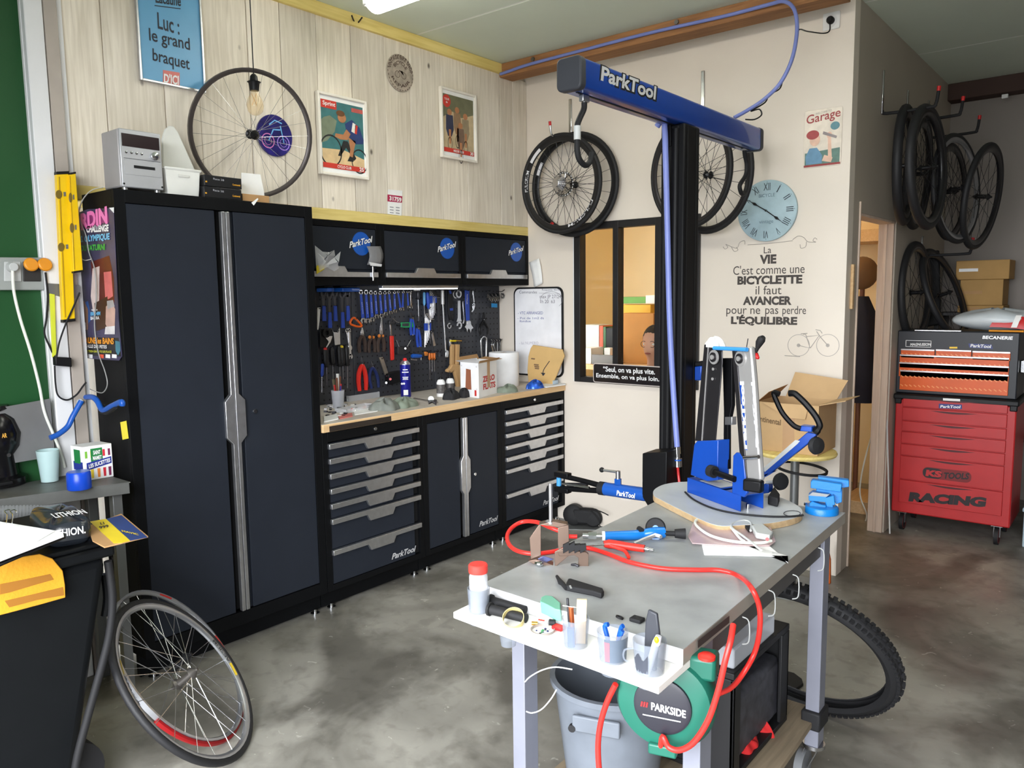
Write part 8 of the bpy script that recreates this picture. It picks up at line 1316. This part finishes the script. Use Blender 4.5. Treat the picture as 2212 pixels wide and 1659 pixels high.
# black chest with orange drawers
CY = 1.14; ch = thing('tool_chest', 'black tool chest with orange tread-plate drawers', 'tool chest', (2.68, CY+.2, .906)); c0, c1 = at(1937, 780, y=CY).x, at(2200, 780, y=CY).x; m_cb = mat('chest black', (34, 36, 42), .42); m_co = mat('tread orange', (214, 88, 22), .35); zt = at(2060, 716, y=CY).z
MB().box((c0, CY, .906), (c1, CY+.34, zt)).build('body', m_cb, ch, bevel=.006); X3 = lambda x, y: at(1780+x*.3618, 640+y*.3618, y=CY-.001)
for q in ((460, 318, 663, 365), (668, 322, 882, 368), (886, 332, 1115, 378), (452, 368, 1108, 425), (448, 418, 1106, 476), (452, 468, 1105, 555)):
    a, b = X3(q[0], q[3]), X3(q[2], q[1]); d = MB().box((a.x, CY-.012, a.z), (b.x, CY+.002, b.z)).build('drawer', m_co, ch, bevel=.002); MB().box((a.x, CY-.016, b.z-.010), (b.x, CY-.011, b.z)).build('pull_rail', m_alu, d, bevel=.001); m = MB(); n = int((b.x-a.x)/.026)
    for r_ in range(2 if q[3]-q[1] > 70 else 1):
        for k in range(n): p = V((a.x+.013+k*.026, CY-.0125, a.z+(b.z-.012-a.z)*((r_+.5)/(2 if q[3]-q[1] > 70 else 1)))); m.obb(p, V((.0075, 0, -.0055)), V((.0018, 0, .0022)), V((0, -.0012, 0)))
    m.build('tread_pattern', mat('tread bright', (236, 150, 90), .3), d, kind='stuff')
tx(ch, 'MAGNUSSON', 1966, 747, 2010, 747, 741, m_lettw, .03, CY-.0015); a, b = at(1956, 749, y=CY-.001), at(2012, 736, y=CY-.001)
for q in (((a.x, a.z), (b.x, a.z+.003)), ((a.x, b.z-.003), (b.x, b.z)), ((a.x, a.z), (a.x+.003, b.z)), ((b.x-.003, a.z), (b.x, b.z))): MB().box((q[0][0], CY-.001, q[0][1]), (q[1][0], CY, q[1][1])).build('badge_frame', m_lettw, ch, smooth=False)
MB().prism([at(u, v, y=CY) for u, v in ((2092, 742), (2142, 744), (2145, 754), (2094, 751))], (0, -.0008, 0)).build('blue_sticker', mat('sticker blue', (1, 1, 1)), ch, smooth=False); tx(ch, 'ParkTool', 2096, 750, 2140, 752, 743, m_lettw, .03, CY-.002); tx(ch, 'BECANERIE', 2122, 732, 2187, 734, 725, m_silv, .02, CY-.0015); MB().prism([at(u, v, y=CY) for u, v in ((2051, 749), (2068, 749), (2068, 753), (2051, 753))], (0, -.0008, 0)).build('yellow_badge', m_yelt, ch, smooth=False)
MB().box((c1, CY+.08, 1.06), (c1+.03, CY+.12, 1.14)).build('side_handle', m_chrome, ch, bevel=.006)
t = thing('parcel_bag', 'white plastic parcel bag with a red printed patch on the tool chest', 'bag', (2.85, CY+.15, zt)); pc = V((2.86, CY+.15, zt+.001)); MB().grid(lambda u, v: pc+V((.235*math.cos(2*PI*u)*(1-(2*v-1)**2*.96)**.6*(1 if abs(math.cos(2*PI*u)) < .9 else 1.06), .15*math.sin(2*PI*u)*(1-(2*v-1)**2*.96)**.6, .068*(1+(2*v-1))*(1+.06*math.sin(6*PI*u)))), 28, 11, True).build('bag', mat('parcel film', (206, 214, 218), .35, bump=.4, bs=30), t, angle=80)
MB().grid(lambda u, v: pc+V((-.02+.2*u+.03*v, -.138+.026*v*v-.012*math.cos(PI*u*.9), .03+.07*v-.018*u*u)), 5, 5).build('red_patch', mat('parcel red', (196, 30, 32), .4), t); MB().grid(lambda u, v: pc+V((.09+.03*u+.02*v, -.146+.026*v*v, .028+.072*v)), 3, 5).build('white_slash', m_paper, t)
MB().box((c0+.1, CY-.01, zt+.0005), (c0+.36, CY+.03, zt+.006)).build('steel_rule', m_alu, label='thin steel rule lying on the tool chest', cat='ruler'); MB().cyl((c1-.16, CY+.0, zt+.008), (c1+.02, CY-.02, zt+.008), .006).build('orange_rod', m_orange, label='thin orange rod in front of the parcel bag', cat='rod')
MB().tube([at(1915, 870, y=1.02), at(1922, 1153, y=.86)], .005, 8).build('thin_rod', m_lgrey, label='thin pale rod leaning beside the red trolley', cat='rod')
b0 = at(2207, 1182, z=0); t = thing('storage_bin', 'pale blue storage bin at the edge beside the red trolley', 'bin', b0+V((.15, .2, 0))); MB().box(b0, b0+V((.3, .4, .22))).build('tub', mat('pale blue bin', (176, 196, 206), .45), t, bevel=.008); MB().box(b0+V((-.008, -.008, .22)), b0+V((.308, .408, .245))).build('lid', mat('bin lid', (150, 170, 180), .45), t, bevel=.006)
# wheels on wall hooks
def side_hook(lab, u, v0, v1, reach):
    a, b = at(u, v0, x=XR), at(u, v1, x=XR); y = (a.y+b.y)/2; t = thing('wheel_hook', lab, 'hook', (XR, y, b.z), group='chrome wheel hooks'); MB().box((XR+.001, y-.01, b.z), (XR+.01, y+.01, a.z)).build('back_plate', m_chrome, t, bevel=.003); MB().tube(catmull([V((XR+.006, y, b.z+.02)), V((XR+.03, y, b.z)), V((XR+reach-.03, y, b.z)), V((XR+reach, y, b.z+.015)), V((XR+reach+.01, y, b.z+.08))], 5), .009, 10).build('arm', m_rubber, t); MB().cyl((XR+reach+.01, y, b.z+.08), (XR+reach+.012, y, b.z+.105), .01).build('red_tip', m_red, t)
side_hook('chrome wall hook nearest the doorway, in the alley', 1905, 150, 248, .28); side_hook('second chrome wall hook in the alley, over the paired tyres', 1958, 194, 265, .3); side_hook('third chrome wall hook in the alley', 2003, 215, 300, .3); side_hook('low chrome wall hook above the red trolley', 1990, 510, 552, .3)
mw = dict(spoke=m_spokeb, ns=20, group='wheels', sr=.0014)
for lab, u, v, y, n, R, k in (('dark fat-tyred wheel hanging edge-on nearest the doorway', 1955, 358, .72, (.995, .10, .0), .345, dict(tw=.026)), ('dark wheel hanging face-on beside the edge-on wheel', 2003, 362, .66, (.99, -.06, .03), .35, dict(tw=.024)), ('dark wheel tucked low behind the first alley hook', 1984, 376, 1.16, (.985, .03, -.06), .345, dict(tw=.022)), ('greyish wheel hanging deeper in the alley with a steel hook', 2066, 408, 1.25, (.95, -.2, .05), .34, dict(tw=.016, rim=m_rims)), ('dark wheel behind the greyish alley wheel', 2052, 415, 1.8, (.97, -.12, .0), .33, dict(tw=.016)), ('narrow dark wheel furthest along the alley hooks', 2122, 425, 1.5, (.88, -.12, -.12), .335, dict(tw=.018)),
        ('dark wheel hanging low just above the red trolley', 1978, 632, 1.42, (.98, -.05, .03), .34, dict(tw=.022)), ('dark tilted wheel hanging low in front of the cartons', 2040, 635, 1.75, (.93, -.12, .34), .335, dict(tw=.02))): wheel(lab, at(u, v, y=y), n, R, **{**mw, **k})
MB().prism(pxs([(1990, 545), (2028, 540), (2032, 700), (1996, 708)], y=1.95), (0, .03, 0)).build('black_bag', m_rubber, label='limp black bag hanging between the low alley wheels', cat='bag', bevel=.01)
t = thing('storage_rack', 'dark storage rack carrying cartons at the end of the alley', 'rack', (2.6, 2.25, 0)); m_rk = mat('rack steel', (48, 46, 46), .5)
for x in (2.36, 3.3): MB().box((x, 2.06, 0), (x+.03, 2.09, 1.40)).box((x, 2.40, 0), (x+.03, 2.43, 1.40)).build('upright', m_rk, t)
for z in (.5, 1.0, 1.38): MB().box((2.36, 2.06, z), (3.33, 2.43, z+.02)).build('shelf', m_rk, t)
m_kd = mat('ochre cardboard', (176, 138, 82), .75)
for i, (u0, u1, v0, v1, lab) in enumerate(((2066, 2168, 660, 706, 'lowest cardboard carton of the stack at the end of the alley'), (2072, 2168, 603, 659, 'middle cardboard carton of the stack at the end of the alley'), (2064, 2182, 560, 602, 'topmost cardboard carton of the stack at the end of the alley'))):
    a, b = at(u0, v1, y=2.12), at(u1, v0, y=2.12); z0 = 1.401 if i == 0 else zprev; t = thing('alley_carton', lab, 'box', (a.x, 2.2, z0), group='cartons in the alley'); zb = b.z; MB().box((a.x, 2.12, z0+.001), (b.x, 2.40, zb)).build('carton', m_kd, t, bevel=.004); MB().box((a.x+.02, 2.1195, (z0+zb)/2-.01), (a.x+.14, 2.12, (z0+zb)/2+.012)).build('label', m_paper if i == 2 else m_kraft, t, smooth=False); zprev = zb
MB().box(at(2164, 214, y=2.30), at(2178, 202, y=2.28)+V((0, .0, 0))).build('alley_sensor', m_plw, label='small white sensor box on the far beam', cat='sensor', bevel=.004)
# seen through the doorway
c = at(1862, 590, y=1.35); c = at(1864, 590, y=1.75); t = thing('coat_stand', 'coat stand behind the doorway', 'coat stand', (c.x, c.y, 0)); MB().cyl((c.x, c.y, 0), (c.x, c.y, c.z+.1), .018).build('pole', m_br, t); MB().lathe((c.x, c.y, 0), (0, 0, 1), [(0, 0), (.15, 0), (.14, .02), (.02, .04)], 24).build('foot', m_br, t)
MB().ball(c+V((0, -.02, .0)), (.11, .11, .12), 20, 12).build('brown_cap', mat('brown felt', (112, 84, 56), .85), label='brown felt cap hanging on the coat stand behind the doorway', cat='cap'); z1_ = at(1866, 640, y=1.75).z; MB().grid(lambda u, v: V((c.x+(.05+.1*v**.4)*math.cos(2*PI*u)*(1+.1*math.sin(8*PI*u)), c.y-.03+(.04+.06*v**.4)*math.sin(2*PI*u), z1_-.0-(z1_-.75)*v)), 24, 8, True).build('dark_coat', mat('navy cloth', (28, 30, 44), .85, bump=.4, bs=50), label='dark navy coat hanging on the coat stand behind the doorway', cat='coat')
MB().tube(catmull([at(u, v, y=1.2) for u, v in ((1896, 905), (1880, 950), (1862, 1020), (1858, 1070), (1872, 1110), (1868, 1130))], 5), .005).build('cream_cable', m_cablew, label='cream cable curving down behind the doorway', cat='cable'); MB().box((1.95, 1.35, .0), (2.2, 1.75, .09)).build('wood_crate', m_ply, label='low wooden crate on the office floor behind the doorway', cat='crate', bevel=.004)
MB().box((1.6, 1.9, 1.93), (2.2, 2.28, 2.02)).build('wood_shelf', m_ply, label='pale wooden shelf high up behind the doorway', cat='shelf', bevel=.004); MB().bar((1.75, 1.7, .025), (1.9, 1.5, 1.1), .04, .04).build('wood_prop', m_ply, label='slanting wooden prop leaning behind the doorway', cat='prop', bevel=.003)
